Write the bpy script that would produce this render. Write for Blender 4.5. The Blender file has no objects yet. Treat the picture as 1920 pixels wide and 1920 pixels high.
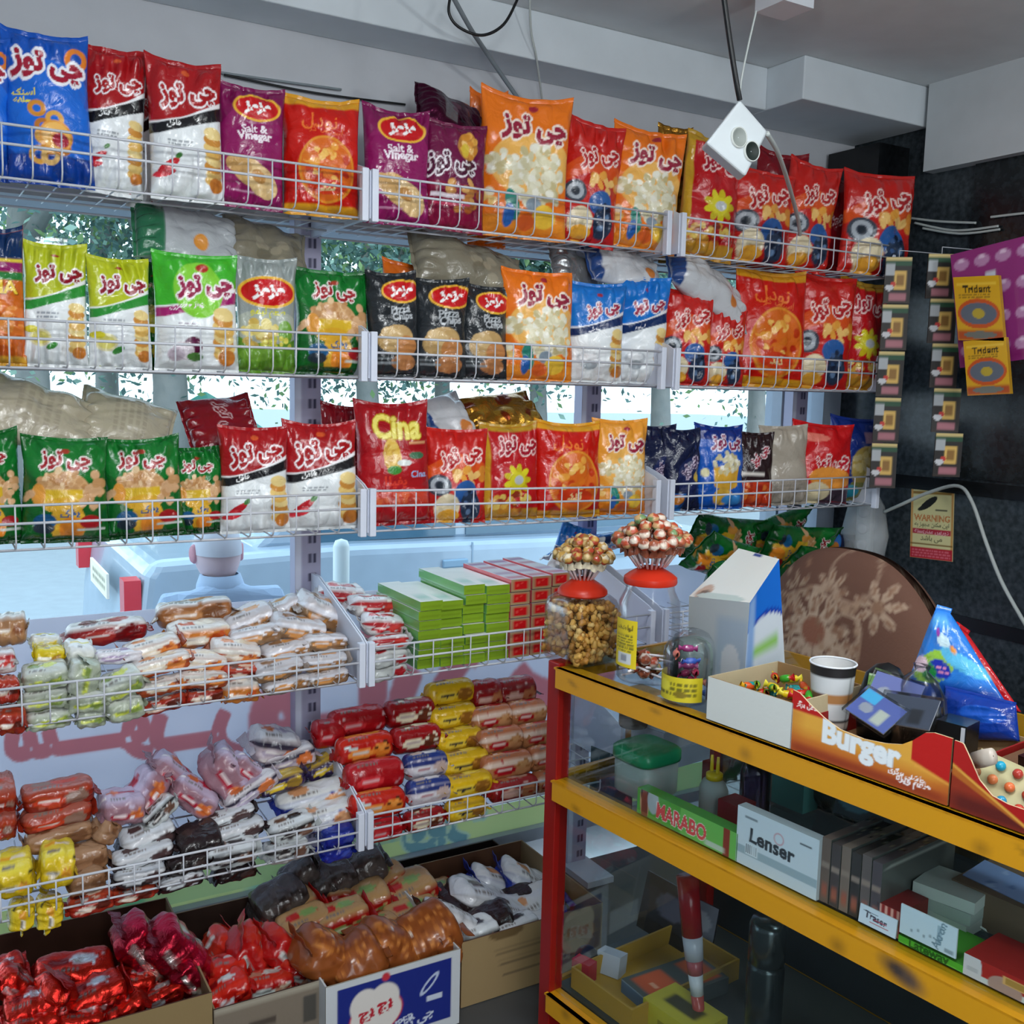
import bpy, math, random
import numpy as np
from mathutils import Matrix, Vector
SC = bpy.context.scene
COL = SC.collection
R = random.Random(7)
NR = np.random.RandomState(11)

# ------------------------------------------------------------------ camera
FPX, CPX, CZ = 1889.0, 960.0, 1.55
_x = np.array([3240., -150., FPX]); _d = np.array([-379., 15590., FPX])
_d /= np.linalg.norm(_d); _x -= _d * (_x @ _d); _x /= np.linalg.norm(_x); _y = np.cross(_x, _d)
cam = bpy.data.cameras.new('camera'); camo = bpy.data.objects.new('camera', cam); COL.objects.link(camo)
cam.sensor_fit = 'HORIZONTAL'; cam.sensor_width = 36.0; cam.lens = 36.0 * FPX / 1920.0
cam.clip_start = 0.02; cam.clip_end = 300
def _w(v): return Vector((_x @ v, _y @ v, -(_d @ v)))
_r, _u, _f = _w(np.array([1., 0, 0])), _w(np.array([0, -1., 0])), _w(np.array([0, 0, 1.]))
camo.matrix_world = Matrix(((_r.x, _u.x, -_f.x, 0), (_r.y, _u.y, -_f.y, 0), (_r.z, _u.z, -_f.z, CZ), (0, 0, 0, 1)))
SC.camera = camo
def _ray(px, py):
    r = np.array([(px - CPX) / FPX, (py - CPX) / FPX, 1.]); return np.array([_x @ r, _y @ r, -(_d @ r)])
def PY(px, py, y): r = _ray(px, py); p = r * (y / r[1]); p[2] += CZ; return p      # point of that view ray in the plane Y = y
def PX(px, py, x): r = _ray(px, py); p = r * (x / r[0]); p[2] += CZ; return p
def PZ(px, py, z): r = _ray(px, py); p = r * ((z - CZ) / r[2]); p[2] += CZ; return p

# ------------------------------------------------------------------ light
SC.view_settings.view_transform = 'Standard'; SC.view_settings.look = 'None'
SC.view_settings.exposure = -0.17; SC.view_settings.gamma = 1.0; SC.view_settings.use_curve_mapping = False
try:
    SC.cycles.use_denoising = True; SC.cycles.max_bounces = 7; SC.cycles.diffuse_bounces = 3; SC.cycles.glossy_bounces = 3
    SC.cycles.transmission_bounces = 6; SC.cycles.transparent_max_bounces = 10; SC.cycles.sample_clamp_indirect = 6.0
    SC.cycles.caustics_reflective = False; SC.cycles.caustics_refractive = False
except Exception: pass
wd = bpy.data.worlds.new('sky'); SC.world = wd; wd.use_nodes = True
_n = wd.node_tree.nodes; _l = wd.node_tree.links
_bg = _n['Background']; _bg.inputs[1].default_value = 3.0
_tc = _n.new('ShaderNodeTexCoord'); _sp = _n.new('ShaderNodeSeparateXYZ'); _rp = _n.new('ShaderNodeValToRGB')
_l.new(_tc.outputs['Generated'], _sp.inputs[0]); _l.new(_sp.outputs['Z'], _rp.inputs[0]); _l.new(_rp.outputs[0], _bg.inputs[0])
_rp.color_ramp.elements[0].color = (.74, .9, 1, 1); _rp.color_ramp.elements[1].color = (.55, .78, 1, 1); _rp.color_ramp.elements[0].position = .1
def sun(rot, e, col, ang):
    L = bpy.data.lights.new('sun', 'SUN'); L.energy = e; L.color = col; L.angle = math.radians(ang)
    o = bpy.data.objects.new('sun', L); o.rotation_euler = [math.radians(a) for a in rot]; COL.objects.link(o)
sun((38, 0, -25), 2.2, (1, .96, .9), 3)
def area(name, loc, size, e, col, rot=(0, 0, 0)):
    L = bpy.data.lights.new(name, 'AREA'); L.shape = 'RECTANGLE'; L.size, L.size_y = size; L.energy = e; L.color = col
    o = bpy.data.objects.new(name, L); o.location = loc; o.rotation_euler = [math.radians(a) for a in rot]; COL.objects.link(o)
# the shop's fluorescent ceiling fixtures, and daylight from the open shop door behind the camera
area('fluorescent_lamp', (.7, .55, 2.5), (1.25, .10), 20, (.93, .98, 1))
area('fluorescent_lamp', (.2, -1.3, 2.5), (1.25, .10), 20, (.93, .98, 1))
for _p in ((.5, .7, 2.12), (1.9, .3, 2.12), (.1, -1.0, 2.12)):   # added fill lights without any fixture, put here to brighten ceiling and beams
    _b = bpy.data.lights.new('ceiling_fill', 'POINT'); _b.energy = 25; _b.color = (.95, .99, 1); _b.shadow_soft_size = .06
    _bo = bpy.data.objects.new('ceiling_fill', _b); _bo.location = _p; COL.objects.link(_bo)
area('shop_door_daylight', (-.6, -3.0, 1.35), (1.9, 2.1), 75, (.90, .96, 1), (86, 0, -12))

# ------------------------------------------------------------------ colour, materials
def lin(c):
    if isinstance(c, str): c = [int(c[i:i + 2], 16) / 255 for i in (0, 2, 4)]
    c = np.asarray(c, float)
    return np.where(c <= .04045, c / 12.92, ((c + .055) / 1.055) ** 2.4)
MATS = {}
def mat(name, col=None, rough=.5, metal=0., trans=0., alpha=1., spec=.5, bump=0., bscale=30., coat=0., ior=1.45, emit=None, transluc=0.):
    if name in MATS: return MATS[name]
    m = bpy.data.materials.new(name); m.use_nodes = True; nt = m.node_tree; b = nt.nodes['Principled BSDF']
    b.inputs['Roughness'].default_value = rough; b.inputs['Metallic'].default_value = metal; b.inputs['IOR'].default_value = ior
    b.inputs['Transmission Weight'].default_value = trans; b.inputs['Alpha'].default_value = alpha; b.inputs['Specular IOR Level'].default_value = spec
    b.inputs['Coat Weight'].default_value = coat
    if emit: b.inputs['Emission Color'].default_value = (*lin(emit[0]), 1); b.inputs['Emission Strength'].default_value = emit[1]
    tc = nt.nodes.new('ShaderNodeTexCoord')
    if col is None:
        a = nt.nodes.new('ShaderNodeAttribute'); a.attribute_name = 'Col'; src = a.outputs['Color']
        nt.links.new(src, b.inputs['Base Color'])
    else:
        # a slight mottling so that no surface is one flat value
        nz = nt.nodes.new('ShaderNodeTexNoise'); nz.inputs['Scale'].default_value = 9.; nz.inputs['Detail'].default_value = 4
        mx = nt.nodes.new('ShaderNodeMix'); mx.data_type = 'RGBA'; c = lin(col)
        mx.inputs[6].default_value = (*(c * .88), 1); mx.inputs[7].default_value = (*np.minimum(c * 1.08, 1), 1)
        nt.links.new(tc.outputs['Object'], nz.inputs['Vector']); nt.links.new(nz.outputs['Fac'], mx.inputs[0]); src = mx.outputs[2]
        nt.links.new(src, b.inputs['Base Color'])
    if bump:
        nz = nt.nodes.new('ShaderNodeTexNoise'); nz.inputs['Scale'].default_value = bscale; nz.inputs['Detail'].default_value = 5; nz.inputs['Distortion'].default_value = .6
        bp = nt.nodes.new('ShaderNodeBump'); bp.inputs['Strength'].default_value = bump; bp.inputs['Distance'].default_value = .01
        nt.links.new(tc.outputs['Object'], nz.inputs['Vector']); nt.links.new(nz.outputs['Fac'], bp.inputs['Height']); nt.links.new(bp.outputs[0], b.inputs['Normal'])
    if transluc:
        t = nt.nodes.new('ShaderNodeBsdfTranslucent'); nt.links.new(src, t.inputs[0])
        ms = nt.nodes.new('ShaderNodeMixShader'); ms.inputs[0].default_value = transluc
        nt.links.new(b.outputs[0], ms.inputs[1]); nt.links.new(t.outputs[0], ms.inputs[2]); nt.links.new(ms.outputs[0], nt.nodes['Material Output'].inputs[0])
    MATS[name] = m; return m
def glass(name, tint=(1, 1, 1), gl=.08, rough=.02):
    if name in MATS: return MATS[name]
    m = bpy.data.materials.new(name); m.use_nodes = True; nt = m.node_tree; nt.nodes.remove(nt.nodes['Principled BSDF'])
    t = nt.nodes.new('ShaderNodeBsdfTransparent'); t.inputs[0].default_value = (*tint, 1)
    g = nt.nodes.new('ShaderNodeBsdfGlossy'); g.inputs['Roughness'].default_value = rough
    f = nt.nodes.new('ShaderNodeLayerWeight'); f.inputs[0].default_value = .25
    mm = nt.nodes.new('ShaderNodeMath'); mm.operation = 'MULTIPLY'; mm.inputs[1].default_value = gl * 4
    nt.links.new(f.outputs['Fresnel'], mm.inputs[0])
    ms = nt.nodes.new('ShaderNodeMixShader'); nt.links.new(mm.outputs[0], ms.inputs[0])
    nt.links.new(t.outputs[0], ms.inputs[1]); nt.links.new(g.outputs[0], ms.inputs[2]); nt.links.new(ms.outputs[0], nt.nodes['Material Output'].inputs[0])
    MATS[name] = m; return m
FILM = mat('printed_film', rough=.17, spec=.6, bump=.5, bscale=30)
FOIL = mat('metallic_foil', rough=.24, metal=.75, bump=.6, bscale=34)
PAPER = mat('printed_card', rough=.55, bump=.05, bscale=60)
GLOSS = mat('glossy_print', rough=.22, bump=.06, bscale=20)
WHITE = mat('white_enamel', 'd9dde4', .35)
GLASS = glass('clear_glass', (.96, .985, 1), .06)
CASEG = glass('case_glass', (.93, .97, .98), .035)
CLEAR = glass('clear_plastic', (.965, .97, .985), .09, .12)
BAGP = glass('thin_clear_wrap', (.94, .95, .96), .18, .18)

# ------------------------------------------------------------------ mesh building
class MB:
    """Collects quads and polygons with linear colours; build() links them as one mesh object."""
    def __init__(s): s.v = []; s.c = []; s.f = []; s.m = []; s.n = 0
    def add(s, v, f, col=None, mi=0):
        v = np.asarray(v, float).reshape(-1, 3)
        if col is None: col = (.5, .5, .5)
        c = np.asarray(lin(col) if isinstance(col, str) else col, float)
        s.v.append(v); s.c.append(np.broadcast_to(c, (len(v), 3)))
        if isinstance(f, np.ndarray): s.f.append((f + s.n).astype(np.int32)); s.m.append(np.full(len(f), mi))
        else:
            for q in f: s.f.append(np.array([q], np.int32) + s.n); s.m.append(np.array([mi]))
        s.n += len(v); return s
    def grid(s, P, col=None, mi=0, closeu=False):
        """P: (rows, cols, 3)"""
        r, c = P.shape[:2]; i = np.arange(r * c).reshape(r, c)
        if closeu: i = np.concatenate([i, i[:, :1]], 1)
        f = np.stack([i[:-1, :-1], i[:-1, 1:], i[1:, 1:], i[1:, :-1]], -1).reshape(-1, 4)
        return s.add(P, f, col, mi)
    def box(s, lo, hi, col=None, mi=0, M=None):
        x0, y0, z0 = lo; x1, y1, z1 = hi
        v = np.array([(x0, y0, z0), (x1, y0, z0), (x1, y1, z0), (x0, y1, z0), (x0, y0, z1), (x1, y0, z1), (x1, y1, z1), (x0, y1, z1)], float)
        if M is not None: v = v @ np.array(M)[:3, :3].T + np.array(M)[:3, 3]
        return s.add(v, np.array([(0, 3, 2, 1), (4, 5, 6, 7), (0, 1, 5, 4), (1, 2, 6, 5), (2, 3, 7, 6), (3, 0, 4, 7)]), col, mi)
    def tube(s, pts, r, n=6, col=None, mi=0, cap=True):
        pts = np.asarray(pts, float); k = len(pts); rr = np.broadcast_to(np.asarray(r, float), (k,))
        t = np.gradient(pts, axis=0); t /= np.linalg.norm(t, axis=1)[:, None] + 1e-12
        a = np.array([0, 0, 1.]) if abs(t[0][2]) < .9 else np.array([1., 0, 0]); P = np.zeros((k, n, 3)); an = np.arange(n) * 2 * math.pi / n
        b0 = np.cross(t[0], a); b0 /= np.linalg.norm(b0)
        for i in range(k):
            b0 = b0 - t[i] * (b0 @ t[i]); b0 /= np.linalg.norm(b0) + 1e-12; b1 = np.cross(t[i], b0)
            P[i] = pts[i] + rr[i] * (np.cos(an)[:, None] * b0 + np.sin(an)[:, None] * b1)
        base = s.n; s.grid(P, col, mi, True)
        if cap: s.f.append(np.array([list(range(base, base + n))[::-1]], np.int32)); s.m.append(np.array([mi])); s.f.append(np.array([list(range(base + (k - 1) * n, base + k * n))], np.int32)); s.m.append(np.array([mi]))
        return s
    def lathe(s, prof, n=24, col=None, mi=0, c=(0, 0, 0), sx=1., sy=1., pw=2.):
        prof = np.asarray(prof, float); a = np.arange(n) * 2 * math.pi / n; ca, sa = np.cos(a), np.sin(a)
        if pw != 2.: q = (abs(ca) ** pw + abs(sa) ** pw) ** (-1 / pw); ca, sa = ca * q, sa * q
        P = np.zeros((len(prof), n, 3))
        P[..., 0] = prof[:, :1] * ca * sx + c[0]; P[..., 1] = prof[:, :1] * sa * sy + c[1]; P[..., 2] = prof[:, 1:2] + c[2]
        if isinstance(col, np.ndarray) and col.ndim == 2: col = np.repeat(col, n, 0)
        return s.grid(P, col, mi, True)
    def prism(s, poly, y0, y1, col=None, mi=0, axis=1):
        """polygon in the x-z plane, extruded from y0 to y1"""
        p = np.asarray(poly, float); n = len(p)
        def pl(y): q = np.zeros((n, 3)); q[:, 0] = p[:, 0]; q[:, 1] = y; q[:, 2] = p[:, 1]; return q
        v = np.vstack([pl(y0), pl(y1)])
        if axis == 0: v = v[:, [1, 0, 2]]
        if axis == 2: v = v[:, [0, 2, 1]]
        fs = [list(range(n)), list(range(2 * n - 1, n - 1, -1))] + [[i, n + i, n + (i + 1) % n, (i + 1) % n] for i in range(n)]
        return s.add(v, fs, col, mi)
    def xf(s, M):
        M = np.array(M); s.v = [v @ M[:3, :3].T + M[:3, 3] for v in s.v]; return s
    def build(s, name, mats, parent=None, loc=None, rot=None, smooth=True, sharp=None):
        me = bpy.data.meshes.new(name); v = np.vstack(s.v); c = np.vstack(s.c)
        me.vertices.add(len(v)); me.vertices.foreach_set('co', v.astype(np.float32).ravel())
        tot = np.concatenate([np.full(len(f), f.shape[1]) for f in s.f]).astype(np.int32); li = np.concatenate([f.ravel() for f in s.f]).astype(np.int32)
        me.loops.add(len(li)); me.loops.foreach_set('vertex_index', li)
        me.polygons.add(len(tot)); me.polygons.foreach_set('loop_start', np.concatenate([[0], np.cumsum(tot)[:-1]]).astype(np.int32))
        me.polygons.foreach_set('material_index', np.concatenate(s.m).astype(np.int32))
        me.polygons.foreach_set('use_smooth', np.full(len(tot), bool(smooth)))
        me.update(calc_edges=True); me.validate()
        at = me.color_attributes.new('Col', 'FLOAT_COLOR', 'POINT'); at.data.foreach_set('color', np.hstack([c, np.ones((len(c), 1))]).astype(np.float32).ravel())
        for m in (mats if isinstance(mats, (list, tuple)) else [mats]): me.materials.append(m)
        if smooth and sharp: me.set_sharp_from_angle(angle=math.radians(sharp))
        o = bpy.data.objects.new(name, me); COL.objects.link(o)
        if parent is not None: o.parent = parent
        if loc is not None: o.location = loc
        if rot is not None: o.rotation_euler = rot
        return o
def bevel(o, w, seg=2):
    b = o.modifiers.new('bevel', 'BEVEL'); b.width = w; b.segments = seg; b.limit_method = 'ANGLE'; return o
def tag(o, label, cat, group=None, kind=None):
    o['label'] = label; o['category'] = cat
    if group: o['group'] = group
    if kind: o['kind'] = kind
    return o
def struct(o): o['kind'] = 'structure'; return o
def empty(name, loc=(0, 0, 0), rot=(0, 0, 0)):
    o = bpy.data.objects.new(name, None); o.empty_display_size = .05; o.location = loc; o.rotation_euler = rot; COL.objects.link(o); return o
def sbox(name, lo, hi, m, parent=None, bev=0, **k):
    o = MB().box(lo, hi, **k).build(name, m, parent, smooth=False)
    return bevel(o, bev) if bev else o
ORD = 'first second third fourth fifth sixth seventh eighth ninth tenth eleventh twelfth thirteenth fourteenth fifteenth sixteenth seventeenth eighteenth nineteenth twentieth'.split()
SERIES = {}
def series(o, px, desc, place, cat, group=None):
    """queue a label: several of one description in one place are told apart by their order from the left"""
    SERIES.setdefault((desc, place), []).append((px, o)); o['category'] = cat; o['group'] = group or (desc + 's ' + place)
def finish_series():
    for (d, p), L in SERIES.items():
        L.sort(key=lambda t: t[0])
        for i, (_, o) in enumerate(L):
            if len(L) == 1: o['label'] = f'{d} {p}'
            else:
                w = 'leftmost' if i == 0 else 'rightmost' if i == len(L) - 1 else ORD[i] + ' from the left'
                o['label'] = f'{d} {p}, {w}'

# ------------------------------------------------------------------ the shop shell
PLASTER = mat('grey_plaster', 'b9bcc2', .75, bump=.05, bscale=40); CEIL = mat('ceiling_paint', 'd2d6d8', .8); BEAM = mat('beam_paint', 'd0d8de', .7)
def granite(name, c0, c1):
    m = mat(name, '202428', .22, coat=.0); nt = m.node_tree; b = nt.nodes['Principled BSDF']
    nz = nt.nodes.new('ShaderNodeTexNoise'); nz.inputs['Scale'].default_value = 55; nz.inputs['Detail'].default_value = 6
    rp = nt.nodes.new('ShaderNodeValToRGB'); rp.color_ramp.elements[0].color = (*lin(c0), 1); rp.color_ramp.elements[1].color = (*lin(c1), 1)
    rp.color_ramp.elements[0].position = .35; rp.color_ramp.elements[1].position = .7
    tc = nt.nodes.new('ShaderNodeTexCoord'); nt.links.new(tc.outputs['Object'], nz.inputs['Vector']); nt.links.new(nz.outputs['Fac'], rp.inputs[0]); nt.links.new(rp.outputs[0], b.inputs['Base Color']); return m
GRAN = granite('dark_granite', '21272b', '3c444a'); BLACKG = granite('black_granite', '08090b', '15181b'); DEEP = granite('deep_granite', '0f1315', '22282c')
struct(sbox('floor', (-3, -3.2, -.05), (3.2, 2.62, 0), mat('floor_tile', '4a4c4e', .35)))
struct(sbox('ceiling', (-3, -3.2, 2.578), (3.3, 2.85, 2.70), CEIL))
struct(sbox('wall_left', (-3.1, -3.2, 0), (-3, 2.85, 2.6), PLASTER))
struct(sbox('wall_back', (-3, -3.3, 0), (3.3, -3.2, 2.6), PLASTER))
struct(sbox('wall_lintel', (-3, 2.64, 1.97), (2.96, 2.85, 2.578), PLASTER))
struct(sbox('wall_below_window', (-3, 2.70, -.2), (2.96, 2.85, .12), PLASTER))
struct(sbox('beam_window', (-3, 2.475, 2.45), (2.354, 2.64, 2.578), BEAM, bev=.004))
struct(sbox('beam_corner', (2.354, 2.32, 2.45), (2.94, 2.64, 2.578), BEAM, bev=.004))
struct(sbox('soffit_right', (2.9, -3.2, 2.30), (3.3, 2.30, 2.578), mat('soffit_paint', 'bcc2c6', .8)))
wr = MB(); wr.box((2.95, -3.2, 0), (3.1, 2.70, 2.6)); struct(wr.build('wall_right', GRAN, smooth=False))
struct(sbox('trim_1', (2.944, -3.2, 1.245), (2.952, 2.62, 1.29), BLACKG))
struct(sbox('trim_2', (2.944, -3.2, .80), (2.952, 2.62, .845), BLACKG))
struct(sbox('wall_corner', (2.935, -3.2, 1.30), (2.95, 2.13, 2.30), DEEP))
struct(sbox('pillar_dark', (2.80, 2.40, 2.05), (2.95, 2.62, 2.40), BLACKG))
# window frame, pane
FR = mat('window_frame_paint', 'a9b6c6', .4)
wf = sbox('window_1', (2.66, 2.64, .12), (2.74, 2.72, 1.97), FR); struct(wf)
sbox('jamb', (2.86, 2.63, .12), (2.95, 2.72, 1.97), FR, wf); sbox('sill', (-3, 2.64, .10), (2.95, 2.72, .14), FR, wf)
sbox('mullion', (-.35, 2.66, .12), (-.29, 2.71, 1.97), FR, wf)
MB().box((-3, 2.684, .13), (2.88, 2.688, 1.99)).build('pane', GLASS, wf, smooth=False)
# ------------------------------------------------------------------ window graphics seen from behind
CURVES = {}
import unicodedata
FORMS = {}
for _c in list(range(0xFB50, 0xFDFF)) + list(range(0xFE70, 0xFEFD)):
    _q = unicodedata.decomposition(chr(_c)).split()
    if len(_q) == 2 and _q[0][1:-1] in ('isolated', 'final', 'initial', 'medial'): FORMS.setdefault(chr(int(_q[1], 16)), {})[_q[0][1:-1]] = chr(_c)
def shape(s):
    """joined letter forms in visual order for right-to-left words"""
    if not any(c in FORMS for c in s): return s
    o = []; n = len(s)
    def dual(c): return c == 'ـ' or 'initial' in FORMS.get(c, {})
    for i, c in enumerate(s):
        if c not in FORMS: o.append(c); continue
        pre = i > 0 and dual(s[i - 1]); nxt = dual(c) and i + 1 < n and (s[i + 1] in FORMS or s[i + 1] == 'ـ')
        f = FORMS[c]; o.append(f.get('medial' if pre and nxt else 'final' if pre else 'initial' if nxt else 'isolated', c))
    return ''.join(reversed(o))
def text_mask(s, bold=.0, res=72):
    """coverage raster of a word set in Blender's own font: (array, aspect)"""
    k = (s, bold)
    if k in CURVES: return CURVES[k]
    cu = bpy.data.curves.new('word', 'FONT'); cu.body = shape(s); cu.offset = bold; cu.resolution_u = 3
    o = bpy.data.objects.new('word', cu); COL.objects.link(o); dg = bpy.context.evaluated_depsgraph_get(); me = o.evaluated_get(dg).to_mesh()
    me.calc_loop_triangles(); V = np.array([v.co[:2] for v in me.vertices]); T = np.array([t.vertices[:] for t in me.loop_triangles])
    bpy.data.objects.remove(o); bpy.data.curves.remove(cu)
    lo, hi = V.min(0), V.max(0); asp = (hi[0] - lo[0]) / (hi[1] - lo[1]); pad = 9; H = res; W = int(res * asp)
    A = np.zeros((H + 2 * pad, W + 2 * pad)); Q = (V - lo) / (hi - lo) * [W, H] + pad
    for t in T:
        a, b, c = Q[t]; x0, y0 = np.floor(Q[t].min(0)).astype(int); x1, y1 = np.ceil(Q[t].max(0)).astype(int) + 1
        X, Y = np.meshgrid(np.arange(x0, x1) + .5, np.arange(y0, y1) + .5); d = (b[0] - a[0]) * (c[1] - a[1]) - (b[1] - a[1]) * (c[0] - a[0])
        if abs(d) < 1e-9: continue
        w1 = ((b[0] - X) * (c[1] - Y) - (b[1] - Y) * (c[0] - X)) / d; w2 = ((c[0] - X) * (a[1] - Y) - (c[1] - Y) * (a[0] - X)) / d
        A[y0:y1, x0:x1][(w1 >= -.02) & (w2 >= -.02) & (w1 + w2 <= 1.02)] = 1
    CURVES[k] = (A, asp, pad, H, W); return CURVES[k]
def dil(A, n):
    for _ in range(n):
        B = A.copy(); B[1:] = np.maximum(B[1:], A[:-1]); B[:-1] = np.maximum(B[:-1], A[1:]); B[:, 1:] = np.maximum(B[:, 1:], A[:, :-1]); B[:, :-1] = np.maximum(B[:, :-1], A[:, 1:]); A = B
    return A
def blur(A):
    B = A.copy(); B[1:-1, 1:-1] = (A[:-2, 1:-1] + A[2:, 1:-1] + A[1:-1, :-2] + A[1:-1, 2:] + 2 * A[1:-1, 1:-1]) / 6; return B
DILC = {}
def ss(x, e): return np.clip(x / e + .5, 0, 1)
class Pt:
    """Paints a flat printed design over surface coordinates u (left to right) and v (bottom to top); a = height / width."""
    def __init__(s, u, v, a): s.u, s.v, s.a = u, v, a; s.c = np.zeros(u.shape + (3,))
    def put(s, m, c): m = np.clip(m, 0, 1)[..., None]; s.c = s.c * (1 - m) + lin(c) * m; return s
    def fill(s, c): s.c[:] = lin(c); return s
    def rect(s, u0, v0, u1, v1, c, e=.012): return s.put(ss(s.u - u0, e) * ss(u1 - s.u, e) * ss(s.v - v0, e) * ss(v1 - s.v, e), c)
    def ell(s, cu, cv, ru, rv, c, rot=0., e=.05, m=None):
        x = s.u - cu; y = (s.v - cv) * s.a; q = math.radians(rot); X = x * math.cos(q) + y * math.sin(q); Y = -x * math.sin(q) + y * math.cos(q)
        d = np.sqrt((X / ru) ** 2 + (Y / rv) ** 2); k = ss(1 - d, e / max(ru, rv) * .3)
        return s.put(k if m is None else k * m, c)
    def ring(s, cu, cv, r0, r1, c):
        d = np.sqrt((s.u - cu) ** 2 + ((s.v - cv) * s.a) ** 2); return s.put(ss(d - r0, .012) * ss(r1 - d, .012), c)
    def above(s, fn, c, hi=None):
        m = ss((s.v - fn(s.u)) * s.a, .015)
        if hi is not None: m = m * ss((hi(s.u) - s.v) * s.a, .015)
        return s.put(m, c)
    def text(s, w, cu, cv, wid, c, out=None, on=5, bold=.03, rot=0., flip=False, sq=1.):
        A, asp, pad, H, W = text_mask(w, bold); x = (s.u - cu); y = (s.v - cv) * s.a; q = math.radians(rot)
        X = x * math.cos(q) + y * math.sin(q); Y = (-x * math.sin(q) + y * math.cos(q)) / sq; X = -X if flip else X
        ix = X / wid * W + W / 2 + pad; iy = Y / (wid / asp) * H + H / 2 + pad
        def smp(B):
            gx = np.clip(ix - .5, 0, B.shape[1] - 1.001); gy = np.clip(iy - .5, 0, B.shape[0] - 1.001); i = gx.astype(int); j = gy.astype(int); fx, fy = gx - i, gy - j
            return (B[j, i] * (1 - fx) + B[j, np.minimum(i + 1, B.shape[1] - 1)] * fx) * (1 - fy) + (B[j + 1, i] * (1 - fx) + B[j + 1, np.minimum(i + 1, B.shape[1] - 1)] * fx) * fy
        if out is not None:
            k = (w, bold, on)
            if k not in DILC: DILC[k] = blur(dil(A, on))
            s.put(smp(DILC[k]), out)
        k = (w, bold, 0)
        if k not in DILC: DILC[k] = blur(A)
        return s.put(smp(DILC[k]) * 1.25, c)
    def blobs(s, cu, cv, ru, rv, n, r, cols, seed=1, fade=1.):
        g = random.Random(seed)
        for i in range(n):
            a = g.uniform(0, 6.283); q = math.sqrt(g.random()) * fade
            s.ell(cu + q * ru * math.cos(a), cv + q * rv * math.sin(a) / s.a, r * g.uniform(.7, 1.2), r * g.uniform(.55, 1.), cols[g.randrange(len(cols))], g.uniform(0, 180))
        return s
    def lines(s, u0, v0, u1, v1, n, c, seed=3):
        """rows of small print"""
        g = random.Random(seed)
        for i in range(n):
            vv = v1 + (v0 - v1) * (i + .5) / n; h = abs(v1 - v0) / n * .28; x = u0
            while x < u1 - .02:
                L = g.uniform(.03, .1); s.rect(x, vv - h, min(x + L, u1), vv + h, c, .008); x += L + .02
        return s
LOGO, MAZ = 'چی توز', 'مزمز'
def logo(p, cu=.5, cv=.74, w=.82, rot=4, c='8c1428', out='f6eef0'): return p.text(LOGO, cu, cv, w, c, out, 6, .05, rot, sq=1.25)
def maz(p, cu=.55, cv=.83, r=.30):
    p.ell(cu, cv, r * 1.12, r * .62, 'e8b23a'); p.ell(cu, cv, r, r * .52, 'c4161c'); p.text(MAZ, cu, cv, r * 1.25, 'f7f4f2', None, bold=.06, rot=3)
def chipstack(p, u=.84, seed=4):
    for i in range(8): p.ell(u + .012 * math.sin(i * 2.1), .13 + i * .052, .135, .085, ['dcae5a', 'e6c478', 'c98a3c', 'ead08c'][i % 4], 12 * math.sin(i * 1.7))
    p.ell(u + .03, .10, .11, .10, 'c4772e', 30)
SNACKS = ['e0a548', 'd08a30', 'eec27a', 'b8702a']
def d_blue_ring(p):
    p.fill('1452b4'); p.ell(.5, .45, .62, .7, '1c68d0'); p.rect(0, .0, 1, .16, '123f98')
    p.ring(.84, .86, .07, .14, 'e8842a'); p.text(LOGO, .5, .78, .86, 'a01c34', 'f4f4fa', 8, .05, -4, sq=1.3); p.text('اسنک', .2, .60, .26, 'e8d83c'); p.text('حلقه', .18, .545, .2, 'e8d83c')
    for i in range(9): p.ring(.34 + .34 * ((i * 7) % 5) / 5, .16 + .065 * (i % 6), .05, .11, SNACKS[i % 4])
    p.ell(.55, .30, .2, .2, 'e49a3c'); p.ring(.55, .30, .06, .17, 'f0b860'); p.ell(.60, .27, .10, .09, 'b0243c')
def cut(p, top, band, low='e4e8ea'):
    p.fill(low); p.above(lambda u: .455 + .17 * (u - .1) ** 1 * (u > .1), band); p.above(lambda u: .54 + .20 * np.clip(u - .1, 0, 1) ** 1.3, 'f2f2f4'); p.above(lambda u: .555 + .23 * np.clip(u - .1, 0, 1) ** 1.5, top)
def d_pepper(p):
    cut(p, 'a4161c', '17161a'); p.ell(.5, .93, .06, .035, 'd0582c'); logo(p, .52, .76, .80, 8, 'a4161c'); p.text('فلفل', .3, .535, .2, 'f0f0f0', bold=.01, rot=9)
    chipstack(p); p.ell(.22, .22, .17, .055, 'c41c28', 35); p.ell(.16, .16, .15, .05, 'd63440', 15); p.ell(.36, .30, .06, .035, '3f7a36', 40); p.lines(.2, .37, .55, .42, 2, '8a9096')
def d_vinegar(p):
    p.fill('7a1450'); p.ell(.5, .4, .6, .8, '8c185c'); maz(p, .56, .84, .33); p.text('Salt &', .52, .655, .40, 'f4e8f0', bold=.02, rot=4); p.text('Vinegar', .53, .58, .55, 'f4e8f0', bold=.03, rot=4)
    p.ell(.48, .27, .32, .2, 'd9b070', -35); p.ell(.66, .2, .28, .2, 'e4c28a', -50); p.ell(.6, .24, .12, .09, 'c08a48', -40); p.ell(.3, .33, .2, .13, 'cda266', -20); p.rect(.2, .1, .55, .112, 'd8a0c0')
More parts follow.
